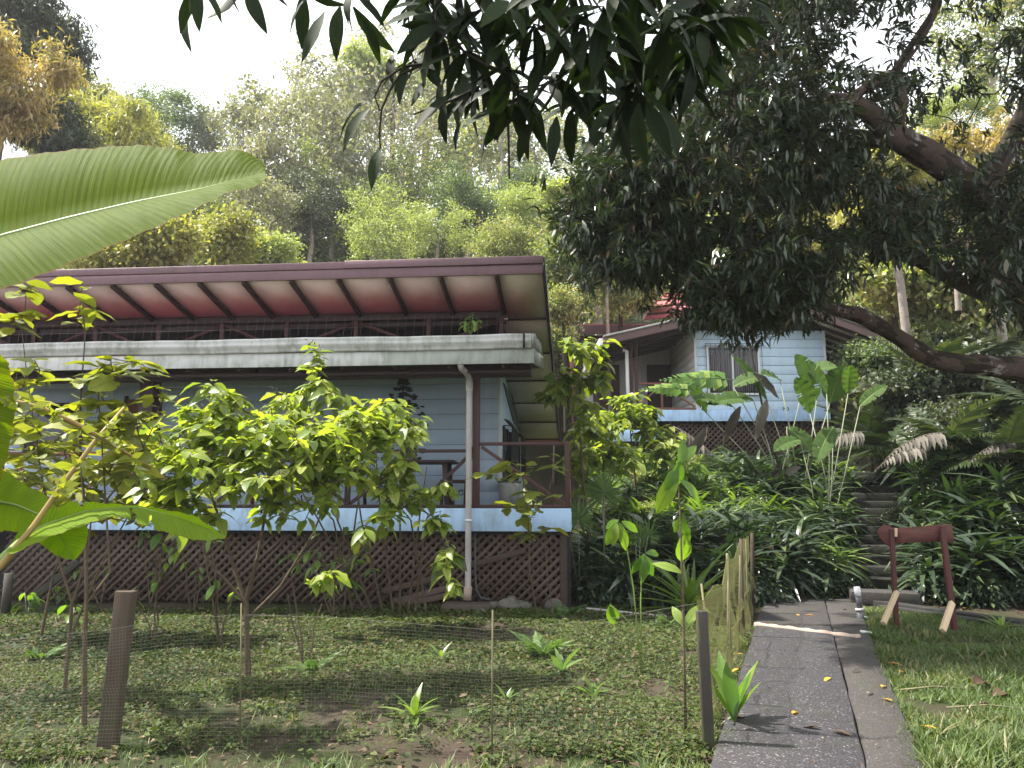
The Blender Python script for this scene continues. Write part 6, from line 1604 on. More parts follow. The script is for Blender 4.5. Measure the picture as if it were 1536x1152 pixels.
for i, (px, Y, rp, mat, sh) in enumerate(((880, 15.0, 30, 'h_mix', 26), (915, 16.5, 34, 'h_lime', 20), (960, 18.5, 36, 'h_lime', 14), (1005, 19.5, 34, 'h_mix', 12), (870, 18.0, 30, 'h_lime', 20), (1040, 20.2, 26, 'h_mix', 10), (905, 13.6, 26, 'h_green', 22), (985, 16.0, 30, 'h_mix', 16), (1090, 18.0, 24, 'h_green', 12), (1120, 16.5, 26, 'h_green', 14), (1330, 15.5, 26, 'h_dark', 14), (1420, 15.0, 34, 'h_green', 16), (1500, 14.5, 36, 'h_dark', 14))):
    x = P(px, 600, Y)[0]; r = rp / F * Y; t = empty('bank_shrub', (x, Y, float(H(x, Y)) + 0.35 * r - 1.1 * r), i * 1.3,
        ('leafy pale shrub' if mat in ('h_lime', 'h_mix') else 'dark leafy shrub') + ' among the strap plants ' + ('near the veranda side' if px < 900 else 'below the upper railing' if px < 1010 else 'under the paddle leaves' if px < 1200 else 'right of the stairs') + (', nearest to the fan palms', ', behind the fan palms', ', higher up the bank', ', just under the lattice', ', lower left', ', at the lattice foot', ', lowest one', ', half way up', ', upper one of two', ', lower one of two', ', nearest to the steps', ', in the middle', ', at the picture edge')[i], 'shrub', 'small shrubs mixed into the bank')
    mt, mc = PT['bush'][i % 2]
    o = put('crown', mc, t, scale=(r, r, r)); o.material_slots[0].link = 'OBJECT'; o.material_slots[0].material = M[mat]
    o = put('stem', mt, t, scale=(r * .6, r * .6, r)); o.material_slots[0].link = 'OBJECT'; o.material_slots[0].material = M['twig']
# small undergrowth at the foot of the banks and on the step edges
def undergrowth():
    r_ = np.random.default_rng(13); n = 5200
    y = r_.uniform(11.4, 20.5, n); x = r_.uniform(0.9, 13.5, n); m_ = stn(x, y)
    k = (x > 1.25 + (y - 11.9) * 0.0875) & (((m_ > 0.45) & (y > 12.0 - 0.03 * x)) | ((m_ < -0.45) & (y > np.where(x > 4.2, 12.7, 11.9)))) & ((np.abs(m_) > 0.62) | (r_.random(n) < 0.3))
    x, y = x[k], y[k]; n = len(x); per = 22
    C = np.stack([x, y, H(x, y) + r_.uniform(0.03, 0.35, n)], 1)
    c = np.repeat(C, per, 0) + r_.normal(size=(n * per, 3)) * [0.13, 0.13, 0.09]; m = len(c)
    g = Geo().leaves(OV2, c, r_.normal(size=(m, 3)) + [0, -0.4, 0.0], r_.normal(size=(m, 3)) * 0.4 + [0, -0.3, 1], r_.uniform(0.04, 0.11, m))
    tag(g.build('undergrowth', M['strap']), kind='stuff')
OV2 = leaf_tpl(2, lambda t: (0.04, 0.26, 0.01)[int(round(t * 2))], 0.2, 0.25)
undergrowth()
# fern fronds
def frond_mesh(n, L_, w, tpl, mat, droop=0.35, seed=0, name='frond', down=0.2, wid=1.0, taper=0.6):
    r_ = np.random.default_rng(seed); t = np.linspace(0.12, 0.98, n)
    curve = lambda s: np.stack([0 * s, s * L_, -droop * L_ * s * s + 0.0 * s], 1)
    c = curve(t); g = Geo()
    g.tube(curve(np.linspace(0, 1, 8)), np.linspace(0.008, 0.002, 8) * L_ * 1.3, 5, a=0.5)
    for sd in (-1, 1):
        d = np.stack([np.full(n, sd * 1.0), 0.45 + 0.5 * t, -down + r_.normal(size=n) * 0.08], 1)
        g.leaves(tpl, c, d, np.array([0, 0, 1.0]) + r_.normal(size=(n, 3)) * 0.2, w * np.sin(np.pi * (0.12 + 0.86 * t) ** taper) + 0.02, wid, 0.3 + 0.4 * r_.random(n))
    return g.mesh(name, mat, True)
FERN = [frond_mesh(16, 1.0, 0.26, OV2, M['fern'], 0.4, s, wid=0.8) for s in range(2)]
PALM = [frond_mesh(26, 1.0, 0.36, leaf_tpl(3, lambda t: (0.03, 0.065, 0.05, 0.004)[int(round(t * 3))], 0.2, 0.25), M['palm'], dr, s, 'palm_frond', 0.3) for s, dr in ((1, 0.45), (2, 0.8), (3, 0.6))]
DRYF = [frond_mesh(17, 1.0, 0.26, leaf_tpl(3, lambda t: (0.05, 0.16, 0.12, 0.01)[int(round(t * 3))], 0.4, 0.3), M['dry'], 0.4, s, 'dry_frond', 0.7, 0.75) for s in (4, 5)]
def rosette(meshes, base, n, size, el0, el1, name, part, label, cat, group=None, seed=0, fan=None):
    r2 = random.Random(seed); e = empty(name, tuple(base), 0, label, cat, group)
    for k in range(n):
        a = k / n * 6.283 + r2.uniform(-.3, .3) if fan is None else fan[0] + (fan[1] - fan[0]) * k / max(1, n - 1)
        el = r2.uniform(el0, el1); d = (math.cos(a) * math.cos(el), math.sin(a) * math.cos(el), math.sin(el))
        put(part, meshes[k % len(meshes)], e, rot=look(d, (0, 0, 1)), scale=size * r2.uniform(0.75, 1.15))
    return e
for i, (px, py, n, s, lb) in enumerate(((815, 985, 11, 0.40, 'pale fern clump in the middle of the yard'), (850, 925, 8, 0.35, 'light green fern at the lattice corner'), (470, 1005, 7, 0.3, 'small fern by the forked bare stem'), (1340, 900, 7, 0.35, 'fern clump behind the grey bollard beside the stairs'), (1000, 935, 8, 0.3, 'fern at the foot of the bank near the path fence'), (60, 990, 8, 0.28, 'fern tuft in the grass at the left edge'))):
    p = ground(px, py); rosette(FERN, p, n, s, 0.3, 1.0, 'fern', 'frond', lb, 'fern', None, i)
# dark palms under the mango tree
for i, (px, Y, n, s, el0, el1, zo, lb) in enumerate(((1330, 17.5, 11, 2.0, 0.25, 1.2, 1.4, 'dark palm with arching fronds just right of the upper stairs'), (1420, 16.0, 12, 2.0, 0.2, 1.2, 1.3, 'dense dark palm under the low horizontal limb'), (1500, 15.0, 12, 1.9, 0.2, 1.2, 1.3, 'dark palm beneath the mango trunk at the right edge'), (1300, 19.5, 10, 2.0, 0.3, 1.3, 1.4, 'palm with lit fronds beside the right wall of the upper house'), (1390, 19.0, 12, 2.3, 0.3, 1.3, 1.8, 'tall palm behind the dark ones near the low limb'), (1560, 17.0, 12, 2.3, 0.2, 1.2, 1.6, 'large palm mostly outside the right edge'), (1465, 19.5, 10, 2.2, 0.3, 1.2, 2.0, 'pale lit palm glimpsed below the mango limb'))):
    x = P(px, 600, Y)[0]; b = G(x, Y); b[2] += zo * 0.8
    e = rosette(PALM, b, n, s * 0.72, el0, el1, 'palm', 'frond', lb, 'palm', 'palms right of the stairs', 40 + i)
    Geo().tube([(0, 0, -zo), (0, 0, 0.05)], [0.06, 0.045], 8).build('trunk', M['stem'], e, smooth=True)
for i, (px, py, Y, s, ang, lb) in enumerate(((1420, 650, 15.2, 1.6, 3.0, 'grey dry frond hanging over the upper stairs from the right'), (1300, 648, 16.2, 1.5, 3.25, 'grey dry frond with hanging leaflets left of the stairs'), (1390, 672, 14.8, 1.3, 3.4, 'pale dry frond drooping towards the dark steps'), (1010, 640, 20.0, 1.8, 0.2, 'long dried frond lying across the lattice of the upper house'), (1530, 660, 15.0, 1.4, 2.9, 'dry frond at the right edge above the dark plants'))):
    b = P(px, py, Y); e = tag(put('dry_frond', DRYF[i % 2], None, loc=tuple(b), rot=look((math.cos(ang), -0.35, 0.05 if i != 3 else -0.45), (0, 0, 1)), scale=s), lb, 'palm frond', 'dry grey fronds')
# fan palms in the bank
fan_t = leaf_tpl(3, lambda t: (0.02, 0.055, 0.05, 0.012)[int(round(t * 3))], 0.3, 0.15)
def fan_mesh(seed):
    r_ = np.random.default_rng(seed); n = 17; a = np.linspace(-2.5, 2.5, n)
    g = Geo().leaves(fan_t, np.zeros((n, 3)), np.stack([np.sin(a), np.cos(a), 0.12 * r_.normal(size=n)], 1), (0, 0, 1.0), r_.uniform(0.85, 1.1, n), 1.0, r_.random(n))
    return g.mesh('fan_leaf', M['fern'], True)
FAN = [fan_mesh(1), fan_mesh(2)]
for i, (px, py, Y, s, lb) in enumerate(((905, 740, 12.9, 0.40, 'pale fan palm leaves in the bank right of the veranda'), (868, 775, 12.6, 0.34, 'small fan palm next to the veranda corner'), (955, 800, 12.5, 0.3, 'dull fan palm low in the dark bank'))):
    c = P(px, py, Y); b = G(c[0], c[1]); e = empty('fan_palm', tuple(b), 0, lb, 'palm')
    r2 = random.Random(i)
    for k in range(3):
        q = c + np.array([r2.uniform(-.3, .3) * (k > 0), r2.uniform(-.2, .2), r2.uniform(-.3, .1) * (k > 0)])
        put('fan_leaf', FAN[k % 2], e, loc=tuple(q - b), rot=look((r2.uniform(-.4, .4), -0.25, 0.9), (0.1, -1, 0.4)), scale=s * (1 - .15 * k))
        Geo().tube([(0, 0, 0), (q - b) * [.5, .5, .6], q - b], [0.008, 0.006, 0.005], 5).build('petiole', M['palestem'], e)
# tall paddle-leaved plants in front of the upper house
def paddle(base_px, tip_px, Y, L_, W_, dirv, par, o3, mat='paddle', tears=8, seed=0, dyn=0.0, up=(0, -0.6, 0.8), r=0.012, basep=None):
    r2 = random.Random(seed)
    b = np.array(basep) if basep is not None else P(*base_px, Y); t = P(*tip_px, Y + dyn)
    mid_ = (b + t) / 2 + np.array([0.04, 0, 0.1])
    Geo().tube(np.array([b, mid_, t]) - o3, [r, r * .8, r * .6], 7).build('stalk', M['palestem'], par, smooth=True)
    d = norm(np.array(dirv, float)); x = norm(np.cross(d, up)); nrm_ = np.cross(x, d)
    n = 9; s = np.linspace(0, 1, n)
    mid = t + d * L_ * s[:, None] - np.array([0, 0, 1]) * (0.22 * L_ * s ** 2)[:, None]
    w = W_ * np.sin(np.pi * np.clip(s * 0.93 + 0.05, 0, 1)) ** 0.6; w[-1] = 0.01; w[0] = 0.01
    A = mid - x * w[:, None] + nrm_ * (0.22 * w)[:, None]; B = mid + x * w[:, None] + nrm_ * (0.22 * w)[:, None]
    tr = [(r2.choice((-1, 1)), r2.uniform(0.1, 0.9), r2.uniform(0.006, 0.02)) for _ in range(tears)]
    blade(A - o3, mid - o3, B - o3, 'leaf_blade', M[mat], par, 44, 4, tr, 0.03, r * 0.7, seed=seed, wave=0.008)
Yq = 17.8
pb1 = G(P(1190, 800, Yq)[0], Yq)
pp = empty('paddle_leaf_plant', tuple(pb1), 0, 'tall bird of paradise clump with torn paddle leaves before the upper house window', 'plant')
for i, (tip, L_, W_, dv, mt_) in enumerate((((1135, 470), 0.1, 0.1, (0, 0, 1), 'paddle'), ((1150, 600), 2.2, 0.13, (-0.55, 0.1, 1.1), 'paddle'), ((1060, 620), 1.9, 0.22, (-0.5, -0.2, 0.9), 'paddle'), ((1100, 610), 1.5, 0.2, (-1.0, -0.3, 0.4), 'paddle'),
                                            ((1225, 600), 2.0, 0.28, (-0.35, -0.1, 1.0), 'paddle'), ((1245, 605), 1.6, 0.26, (0.25, -0.2, 1.0), 'paddle'), ((1180, 640), 1.3, 0.22, (0.5, -0.3, -0.5), 'paddle'), ((1130, 600), 1.6, 0.25, (-1.0, -0.2, 0.1), 'paddle'),
                                            ((1100, 580), 1.1, 0.22, (0.9, -0.3, 0.5), 'paddle'), ((1210, 560), 1.0, 0.26, (0.6, -0.5, 0.25), 'paddle'), ((1170, 570), 0.9, 0.2, (-0.7, -0.4, 0.3), 'paddle'))):
    if i == 0: continue
    paddle(None, tip, Yq, L_ * 0.74, W_ * 1.2, dv, pp, pb1, mt_, 7, i, basep=pb1 + np.array([random.gauss(0, .18), random.gauss(0, .12), 0]), r=0.016)
Geo().tube(np.array([P(1190, 770, Yq), P(1150, 640, Yq), P(1125, 520, Yq), P(1108, 440, Yq), P(1098, 400, Yq)]) - pb1, [0.03, 0.026, 0.022, 0.014, 0.008], 8).build('old_stalk', M['darkpost'], pp, smooth=True)
for i, (a, b) in enumerate((((1110, 610), (1090, 665)), ((1150, 600), (1140, 660)), ((1060, 640), (1030, 690)), ((1200, 700), (1150, 720)), ((1170, 690), (1165, 745)), ((1130, 560), (1180, 590)))):
    p, q = P(*a, Yq - .3), P(*b, Yq - .4)
    put('dry_leaf', LM['dry'][i % 4], pp, loc=tuple(p - pb1), rot=look(q - p, (0, -1, .3)), scale=float(np.linalg.norm(q - p)) * 0.95)
pb2 = G(P(1260, 830, 15.6)[0], 15.6); pb2[0] -= 0.2
p2_ = empty('paddle_leaf_plant', tuple(pb2), 0, 'paddle leaf clump with tall pale stalks at the left side of the stairs', 'plant')
for i, (tip, L_, W_, dv) in enumerate((((1250, 640), 0.9, 0.2, (-0.4, -0.3, -0.4)), ((1215, 620), 1.0, 0.26, (-0.3, -0.1, 1.0)), ((1272, 590), 0.75, 0.17, (0.0, -0.3, 1.0)), ((1290, 610), 0.8, 0.16, (0.7, -0.2, 0.8)), ((1200, 660), 0.7, 0.2, (-0.7, -0.3, -0.1)), ((1240, 590), 1.0, 0.24, (-0.5, -0.2, 0.9)))):
    paddle(None, tip, 15.6, L_, W_, dv, p2_, pb2, 'paddle', 6, 30 + i, basep=pb2 + np.array([random.gauss(0, .12), random.gauss(0, .1), 0]), r=0.014)
# pinnate shrub leaves before the window (bright)
for i, (a, ang, s, Y, lb) in enumerate((((1100, 570), math.pi * 0.97, 1.6, 17.0, 'bright green scalloped leaf frond reaching left before the barred window'), ((1040, 585), math.pi * 1.06, 1.2, 17.2, 'lower bright leaf frond reaching left over the small railing'))):
    b = P(*a, Y)
    FB = frond_mesh(13, 1.0, 0.2, OV2, M['sapgreen'], 0.2, 60 + i, 'broad_frond', 0.05, 1.4)
    tag(put('leafy_frond', FB, None, loc=tuple(b), rot=look((math.cos(ang), -0.1, 0.12), (0, -0.8, 0.6)), scale=s), lb, 'frond')
# pandanus-like rosette near the path
p = ground(1022, 925)
pr_ = strap_proto(91, M['straplime'], 34, 0.9, 0.15, 0.75, 1, leaf_tpl(5, pr(0.06, 0.3), 0.35, 0.3))
plant(pr_, p[0], p[1] + 0.3, 1.15, 0.3, 'spiky_rosette', 'big spiky rosette plant with long arching leaves beside the path fence', 'plant')
p = ground(1080, 1045); ys_ = strap_proto(92, M['sapgreen'], 8, 0.52, 0.14, 1.1, 1, leaf_tpl(5, pr(0.10, 0.45), 0.35, 0.12), 1.0)
ysb = P(1078, 1040, 5.9); plant(ys_, ysb[0], 5.9, 0.85, 1.0, 'young_palm_plant', 'upright bright green pleated seedling between the post and the path', 'plant')
for i, (px, py, s, lb, mm) in enumerate(((628, 1078, 0.62, 'bright green fern-like rosette low in the front of the yard', 'straplime'), (825, 1005, 0.62, 'pale narrow-leaved seedling in the middle of the yard', 'fern'), (650, 990, 0.5, 'small green seedling left of the thin middle stake', 'straplime'), (1495, 945, 0.62, 'young green seedling on the lawn right of the arrow sign', 'sapgreen'), (1205, 860, 0.0, '', 'strap'), (590, 900, 0.5, 'small strap plant at the foot of the many stemmed shrub', 'strap'), (1340, 905, 0.6, 'small dark strap plant behind the bollard', 'strap'), (900, 1040, 0.4, 'small bright seedling in the right of the yard', 'sapgreen'), (745, 1052, 0.4, 'low yellow-green seedling near the thin middle stake foot', 'straplime'))):
    if s == 0: continue
    p = ground(px, py); pm = strap_proto(200 + i, M[mm], 12, 0.42, 0.10, 1.1, 1, leaf_tpl(4, pr(0.10, 0.45), 0.3, 0.3))
    plant(pm, p[0], p[1], s, i, 'seedling', lb, 'seedling')
# leafy patch at the far left
r2 = random.Random(4)
for i, (px, py, s, lb) in enumerate(((40, 925, 0.7, 'broad pale leaves of ground plant at the left edge'), (85, 905, 0.7, 'broad leaf ground plant next to the fallen beam'), (15, 895, 0.6, 'broad leaf plant half out of the left edge'), (110, 935, 0.55, 'low broad leaf plant left of the leaning post'), (260, 890, 0.6, 'broad pointed leaves right of the leaning post top'))):
    p = ground(px, py); e = empty('broad_leaf_plant', tuple(p), 0, lb, 'plant', 'broad leaf plants at the left')
    for k in range(12):
        a = r2.uniform(0, 6.28); h_ = r2.uniform(0.1, 0.34) * s / .7
        b = (math.cos(a) * 0.15 * r2.random(), math.sin(a) * 0.15 * r2.random(), h_)
        put('leaf', LM['sap'][k % 6], e, loc=b, rot=look((math.cos(a), math.sin(a), -0.25), (0, 0, 1)), scale=0.28 * s * r2.uniform(.7, 1.3))
        Geo().tube([(0, 0, 0), b], 0.004, 4).build('stalk', M['palestem'], e) if k < 5 else None

# ------------------------------------------------------------------ grass and ground cover (nobody could count these)
def lawn():
    r_ = np.random.default_rng(15); n = 150000
    y = 3.4 + (11.6 - 3.4) * r_.random(n) ** 1.25; u = r_.random(n)
    xl = np.array([ext(pr0, pr1, 1)[0]]) ; s = (y - pr0[1]) / (pr1[1] - pr0[1]); xl = pr0[0] + (pr1[0] - pr0[0]) * s + 0.02
    xr_ = 0.72 * y + 0.5; x = xl + (xr_ - xl) * u
    kb = p0[1] + (p1[1] - p0[1]) * (x - p0[0]) / (p1[0] - p0[0]) - 0.12
    k = (x < xr_) & (y < kb) & (vnoise(x, y, 0.45, 3) * 0.6 + vnoise(x, y, 0.15, 4) * 0.4 > 0.22 + 0.35 * r_.random(n) - 0.1 * 0)
    x, y = x[k], y[k]; n = len(x)
    c = np.stack([x, y, H(x, y) - 0.003], 1); a = r_.uniform(0, 6.28, n); el = r_.uniform(0.35, 1.4, n)
    d = np.stack([np.cos(a) * np.cos(el), np.sin(a) * np.cos(el), np.sin(el)], 1)
    hgt = (0.035 + 0.055 * vnoise(x, y, 0.5, 8)) * r_.uniform(0.6, 1.5, n)
    g = Geo().leaves(GRASS, c, d, np.array([0, 0, 1.0]) + r_.normal(size=(n, 3)) * 0.3, hgt * 1.3, r_.uniform(1.6, 3.0, n), np.clip(vnoise(x, y, 0.6, 9) * 0.55 + r_.random(n) * 0.45, 0, 0.999))
    tag(g.build('lawn_grass', M['grass']), kind='stuff')
lawn()
def tufts():
    r_ = np.random.default_rng(16)
    C = []
    for k in range(150):
        px = r_.uniform(-30, 1060); p = flat(px, r_.uniform(1160, 1200)); C.append((p[0], p[1], r_.uniform(0.07, 0.13)))
    for k in range(30):
        p = flat(r_.uniform(1390, 1560), r_.uniform(1080, 1180)); C.append((p[0], p[1], r_.uniform(0.10, 0.17)))
    for k in range(45):
        y = r_.uniform(4.6, 10.5); x = pl0[0] + (pl1[0] - pl0[0]) * (y - pl0[1]) / (pl1[1] - pl0[1]) - r_.uniform(0.02, 0.2); C.append((x, y, r_.uniform(0.05, 0.11)))
    for k in range(620):
        y = r_.uniform(5.0, 11.8); x = r_.uniform(-0.68 * y, 0.17 * y + 0.4); C.append((x, y, r_.uniform(0.03, 0.10)))
    for k in range(110):
        y = r_.uniform(3.6, 9.5); x = pr0[0] + (pr1[0] - pr0[0]) * (y - pr0[1]) / (pr1[1] - pr0[1]) + r_.uniform(-0.03, 0.07); C.append((x, y, r_.uniform(0.05, 0.10)))
    for k in range(40):
        y = r_.uniform(3.6, 9.5); x = pl0[0] + (pl1[0] - pl0[0]) * (y - pl0[1]) / (pl1[1] - pl0[1]) + r_.uniform(-0.06, 0.02); C.append((x, y, r_.uniform(0.04, 0.08)))
    C = np.array(C); per = 34; c = np.repeat(C, per, 0); m = len(c)
    x = c[:, 0] + r_.normal(size=m) * 0.05; y = c[:, 1] + r_.normal(size=m) * 0.05
    a = r_.uniform(0, 6.28, m); el = r_.uniform(0.5, 1.45, m)
    d = np.stack([np.cos(a) * np.cos(el), np.sin(a) * np.cos(el), np.sin(el)], 1)
    g = Geo().leaves(GRASS, np.stack([x, y, H(x, y) - 0.01], 1), d, np.array([0, 0, 1.0]) + r_.normal(size=(m, 3)) * 0.3, c[:, 2] * r_.uniform(0.5, 1.3, m), r_.uniform(1.0, 2.0, m))
    tag(g.build('grass_tufts', M['grass']), kind='stuff')
tufts()
def cover():
    r_ = np.random.default_rng(17); n = 400000
    y = 3.7 + (12.3 - 3.7) * r_.random(n) ** 1.1
    s = (y - pl0[1]) / (pl1[1] - pl0[1]); xr_ = pl0[0] + (pl1[0] - pl0[0]) * s - 0.05
    xl = -0.72 * y - 0.3; x = xl + (xr_ - xl) * r_.random(n)
    den = vnoise(x, y, 1.3, 11) * 0.45 + vnoise(x, y, 0.4, 12) * 0.35 + vnoise(x, y, 0.13, 13) * 0.2
    bare = 0.395 + 0.36 * np.exp(-((x + 1.2) / 1.5) ** 2 - ((y - 6.6) / 1.4) ** 2) + 0.5 * np.exp(-((y - 4.85) / 0.28) ** 2) + 0.25 * sst(11.0, 12.0, y)
    bare = bare - 0.18 * np.exp(-((x + 3.2) / 2.0) ** 2 - ((y - 8.8) / 1.6) ** 2) - 0.12 * np.exp(-((x - 0.6) / 1.2) ** 2 - ((y - 5.8) / 0.8) ** 2)
    k = (den > bare + 0.16 * (r_.random(n) - 0.5)) & (x < xr_)
    x, y = x[k], y[k]; n = len(x); z = H(x, y) + r_.uniform(0.002, 0.03, n) + 0.04 * r_.random(n) * vnoise(x, y, 0.25, 14)
    a = r_.uniform(0, 6.28, n); el = r_.normal(size=n) * 0.35 + 0.25
    d = np.stack([np.cos(a) * np.cos(el), np.sin(a) * np.cos(el), np.sin(el)], 1)
    tone = np.clip(vnoise(x, y, 0.7, 15) * 0.55 + r_.random(n) * 0.45, 0, 0.999)
    g = Geo().leaves(DIAMOND, np.stack([x, y, z], 1), d, np.array([0, 0, 1.0]) + r_.normal(size=(n, 3)) * 0.35, (0.010 + 0.034 * r_.random(n) ** 2) * (1 + 0.4 * (y > 8)), 1.3, tone)
    tag(g.build('ground_cover', M['clover']), kind='stuff')
    # broad-leaved weeds
    n = 900; y = r_.uniform(4.4, 11.8, n); x = r_.uniform(-0.7 * y, 0.17 * y + 0.5); k = vnoise(x, y, 0.9, 31) > 0.42; x, y = x[k], y[k]; n = len(x); per = 12
    sz = np.repeat(r_.uniform(0.025, 0.075, n), per); xx = np.repeat(x, per) + r_.normal(size=n * per) * sz * 0.9; yy = np.repeat(y, per) + r_.normal(size=n * per) * sz * 0.9
    a = r_.uniform(0, 6.28, n * per); g = Geo().leaves(OV2, np.stack([xx, yy, H(xx, yy) + r_.uniform(0.01, 0.07, n * per)], 1), np.stack([np.cos(a), np.sin(a), r_.normal(size=n * per) * 0.35], 1), np.array([0, 0, 1.0]) + r_.normal(size=(n * per, 3)) * 0.4, sz, 1.0, np.clip(np.repeat(r_.random(n), per) * 0.6 + r_.random(n * per) * 0.3, 0, 0.9))
    tag(g.build('weeds', M['clover']), kind='stuff')
    # litter
    n = 4200; y = 3.8 + 8.3 * r_.random(n); x = r_.uniform(-1, 1, n) * (0.7 * y + 0.2); k = H(x, y) < 0.5
    s = (y - pl0[1]) / (pl1[1] - pl0[1]); xa_ = pl0[0] + (pl1[0] - pl0[0]) * s; s2 = (y - pr0[1]) / (pr1[1] - pr0[1]); xb_ = pr0[0] + (pr1[0] - pr0[0]) * s2
    onp = (x > xa_ - 0.03) & (x < xb_ + 0.05); k = k & ((~onp) | (r_.random(n) < 0.22)) & ((x < xb_) | (r_.random(n) < 0.35))
    x, y, onp = x[k], y[k], onp[k]; n = len(x)
    z = H(x, y) + np.where(onp, 0.064, 0.012) + 0.01 * r_.random(n) * (~onp)
    a = r_.uniform(0, 6.28, n)
    g = Geo().leaves(OV2, np.stack([x, y, z], 1), np.stack([np.cos(a), np.sin(a), 0.1 * r_.normal(size=n)], 1), np.array([0, 0, 1.0]) + r_.normal(size=(n, 3)) * 0.15, np.where(onp, r_.uniform(0.008, 0.03, n), np.minimum(r_.uniform(0.02, 0.09, n), 0.01 * y)))
    tag(g.build('leaf_litter', M['litter']), kind='stuff')
cover()

# ------------------------------------------------------------------ net fence
nf = empty('net_fence', G(1.25, 5.1), 0, 'sagging plastic net fence on wooden posts round the left yard', 'fence'); nfo = np.array(nf.location)
def fpost(a, b, Y, w, mat, name='post', par=nf, dY=0.0):
    p, q = P(*a, Y), P(*b, Y + dY); p = p + (p - q) * 0.06
    Geo().bar(p - nfo, q - nfo, w, w * 0.8, up=(0, -1, 0)).build(name, M[mat], par, bevel=0.006)
pf = ground(163, 1110)
fpost((163, 1112), (190, 886), pf[1], 0.115, 'oldwood')
pf2 = ground(1062, 1118)
fpost((1063, 1118), (1052, 916), pf2[1], 0.07, 'darkpost')
stake_y = ground(740, 1145)[1]
for (a, b, r) in (((738, 1148), (739, 915), 0.006), ((360, 1118), (362, 905), 0.005), ((1038, 1105), (1020, 640 + 120), 0.0)):
    if r: Geo().tube([P(*a, stake_y) - nfo, P(*b, stake_y) - nfo], r, 6).build('stake', M['stick'], nf)
# posts along the path
yl = lambda y: pl0[0] + (pl1[0] - pl0[0]) * (y - pl0[1]) / (pl1[1] - pl0[1]) - 0.10
side = []
for (y, h_, w_) in ((6.3, 0.95, 0.014), (7.0, 0.9, 0.012), (7.6, 1.1, 0.02), (8.4, 1.0, 0.014), (9.2, 1.15, 0.03), (10.2, 1.1, 0.02), (11.0, 1.15, 0.04)):
    x = yl(y); b = G(x, y) - nfo; tlt = random.gauss(0, 0.04)
    Geo().bar(b - [0, 0, .1], b + [tlt, tlt * .5, h_], w_, w_, up=(0, -1, 0)).build('post', M['stick' if w_ < 0.028 else 'oldwood'], nf)
def net(p_lo, p_hi, mesh, rad, mat, sag=0.03, seed=0, skewed=0.0, name='netting'):
    """square net between a lower and an upper polyline"""
    def rsmp(pl):
        pl = np.array(pl, float); s = np.concatenate([[0], np.cumsum(np.linalg.norm(np.diff(pl, axis=0), axis=1))])
        n = max(4, int(s[-1] / mesh)); t = np.linspace(0, s[-1], n); return np.stack([np.interp(t, s, pl[:, k]) for k in range(3)], 1)
    lo = rsmp(p_lo); n = len(lo); hi_ = np.array(p_hi, float); s = np.concatenate([[0], np.cumsum(np.linalg.norm(np.diff(hi_, axis=0), axis=1))])
    hi = np.stack([np.interp(np.linspace(0, s[-1], n), s, hi_[:, k]) for k in range(3)], 1)
    hgt = np.linalg.norm(hi - lo, axis=1).mean(); m = max(3, int(hgt / mesh))
    G_ = np.zeros((n, m, 3)); v = np.linspace(0, 1, m)
    for j in range(m):
        G_[:, j] = lo * (1 - v[j]) + hi * v[j]
    u = np.arange(n) * mesh
    wob = sag * (vnoise(u[:, None] + 0 * v[None], v[None] * 2 + 0 * u[:, None], 0.35, seed) - 0.5) * 2 * np.sin(np.pi * np.clip(v[None] + 0.15, 0, 1))
    tdir = norm(np.gradient(lo, axis=0)); nn = norm(np.cross(tdir, [0, 0, 1.0]))
    G_ += nn[:, None] * wob[..., None]
    G_[:, :, 2] += 0.4 * sag * (vnoise(u[:, None] + 0 * v[None], 0 * v[None] + 0 * u[:, None], 0.5, seed + 2) - 0.5) * v[None]
    G_[:, :, 0] += skewed * v[None]
    A = np.concatenate([G_[:-1].reshape(-1, 3), G_[:, :-1].reshape(-1, 3)]); B = np.concatenate([G_[1:].reshape(-1, 3), G_[:, 1:].reshape(-1, 3)])
    V, Q = segs(A, B, np.full(len(A), rad), np.full(len(A), rad), 3)
    Geo().add(V - nfo, Q).build(name, M[mat], nf)
    g = Geo().tube(hi - nfo + 0 * hi, rad * 2.2, 4); g.build('top_cord', M[mat], nf)
fr_lo = [np.append(flat(px, 1125), 0.0) for px in (-60, 160, 360, 740, 1062)]
ytop = {-60: 968, 160: 945, 260: 930, 360: 922, 500: 926, 740: 945, 900: 930, 1045: 905}
Yf = float(np.mean([q[1] for q in fr_lo]))
fr_hi = [P(px, py, Yf) for px, py in ytop.items()]
net(fr_lo, fr_hi, 0.021, 0.00045, 'net', 0.05, 1)
s_lo = [np.array([1.25, pf2[1] + .05, 0.0])] + [np.array([yl(y), y, 0.02]) for y in (6.3, 7.6, 9.2, 11.0)]
s_hi = [P(1045, 895, 5.2)] + [np.array([yl(y) + 0.0, y, z]) for y, z in ((5.6, 0.9), (6.3, 0.93), (7.0, 0.86), (7.6, 1.08), (8.4, 0.98), (9.2, 1.12), (11.0, 1.1))]
net(s_lo, s_hi, 0.022, 0.0009, 'netyel', 0.09, 5)
# mossy fold where the net doubles over
0 and net([q + np.array([-0.03, 0, 0]) for q in s_lo[1:3]], [q + np.array([-0.04, 0, 0.02]) for q in s_hi[2:5]], 0.02, 0.0012, 'netyel', 0.10, 9)

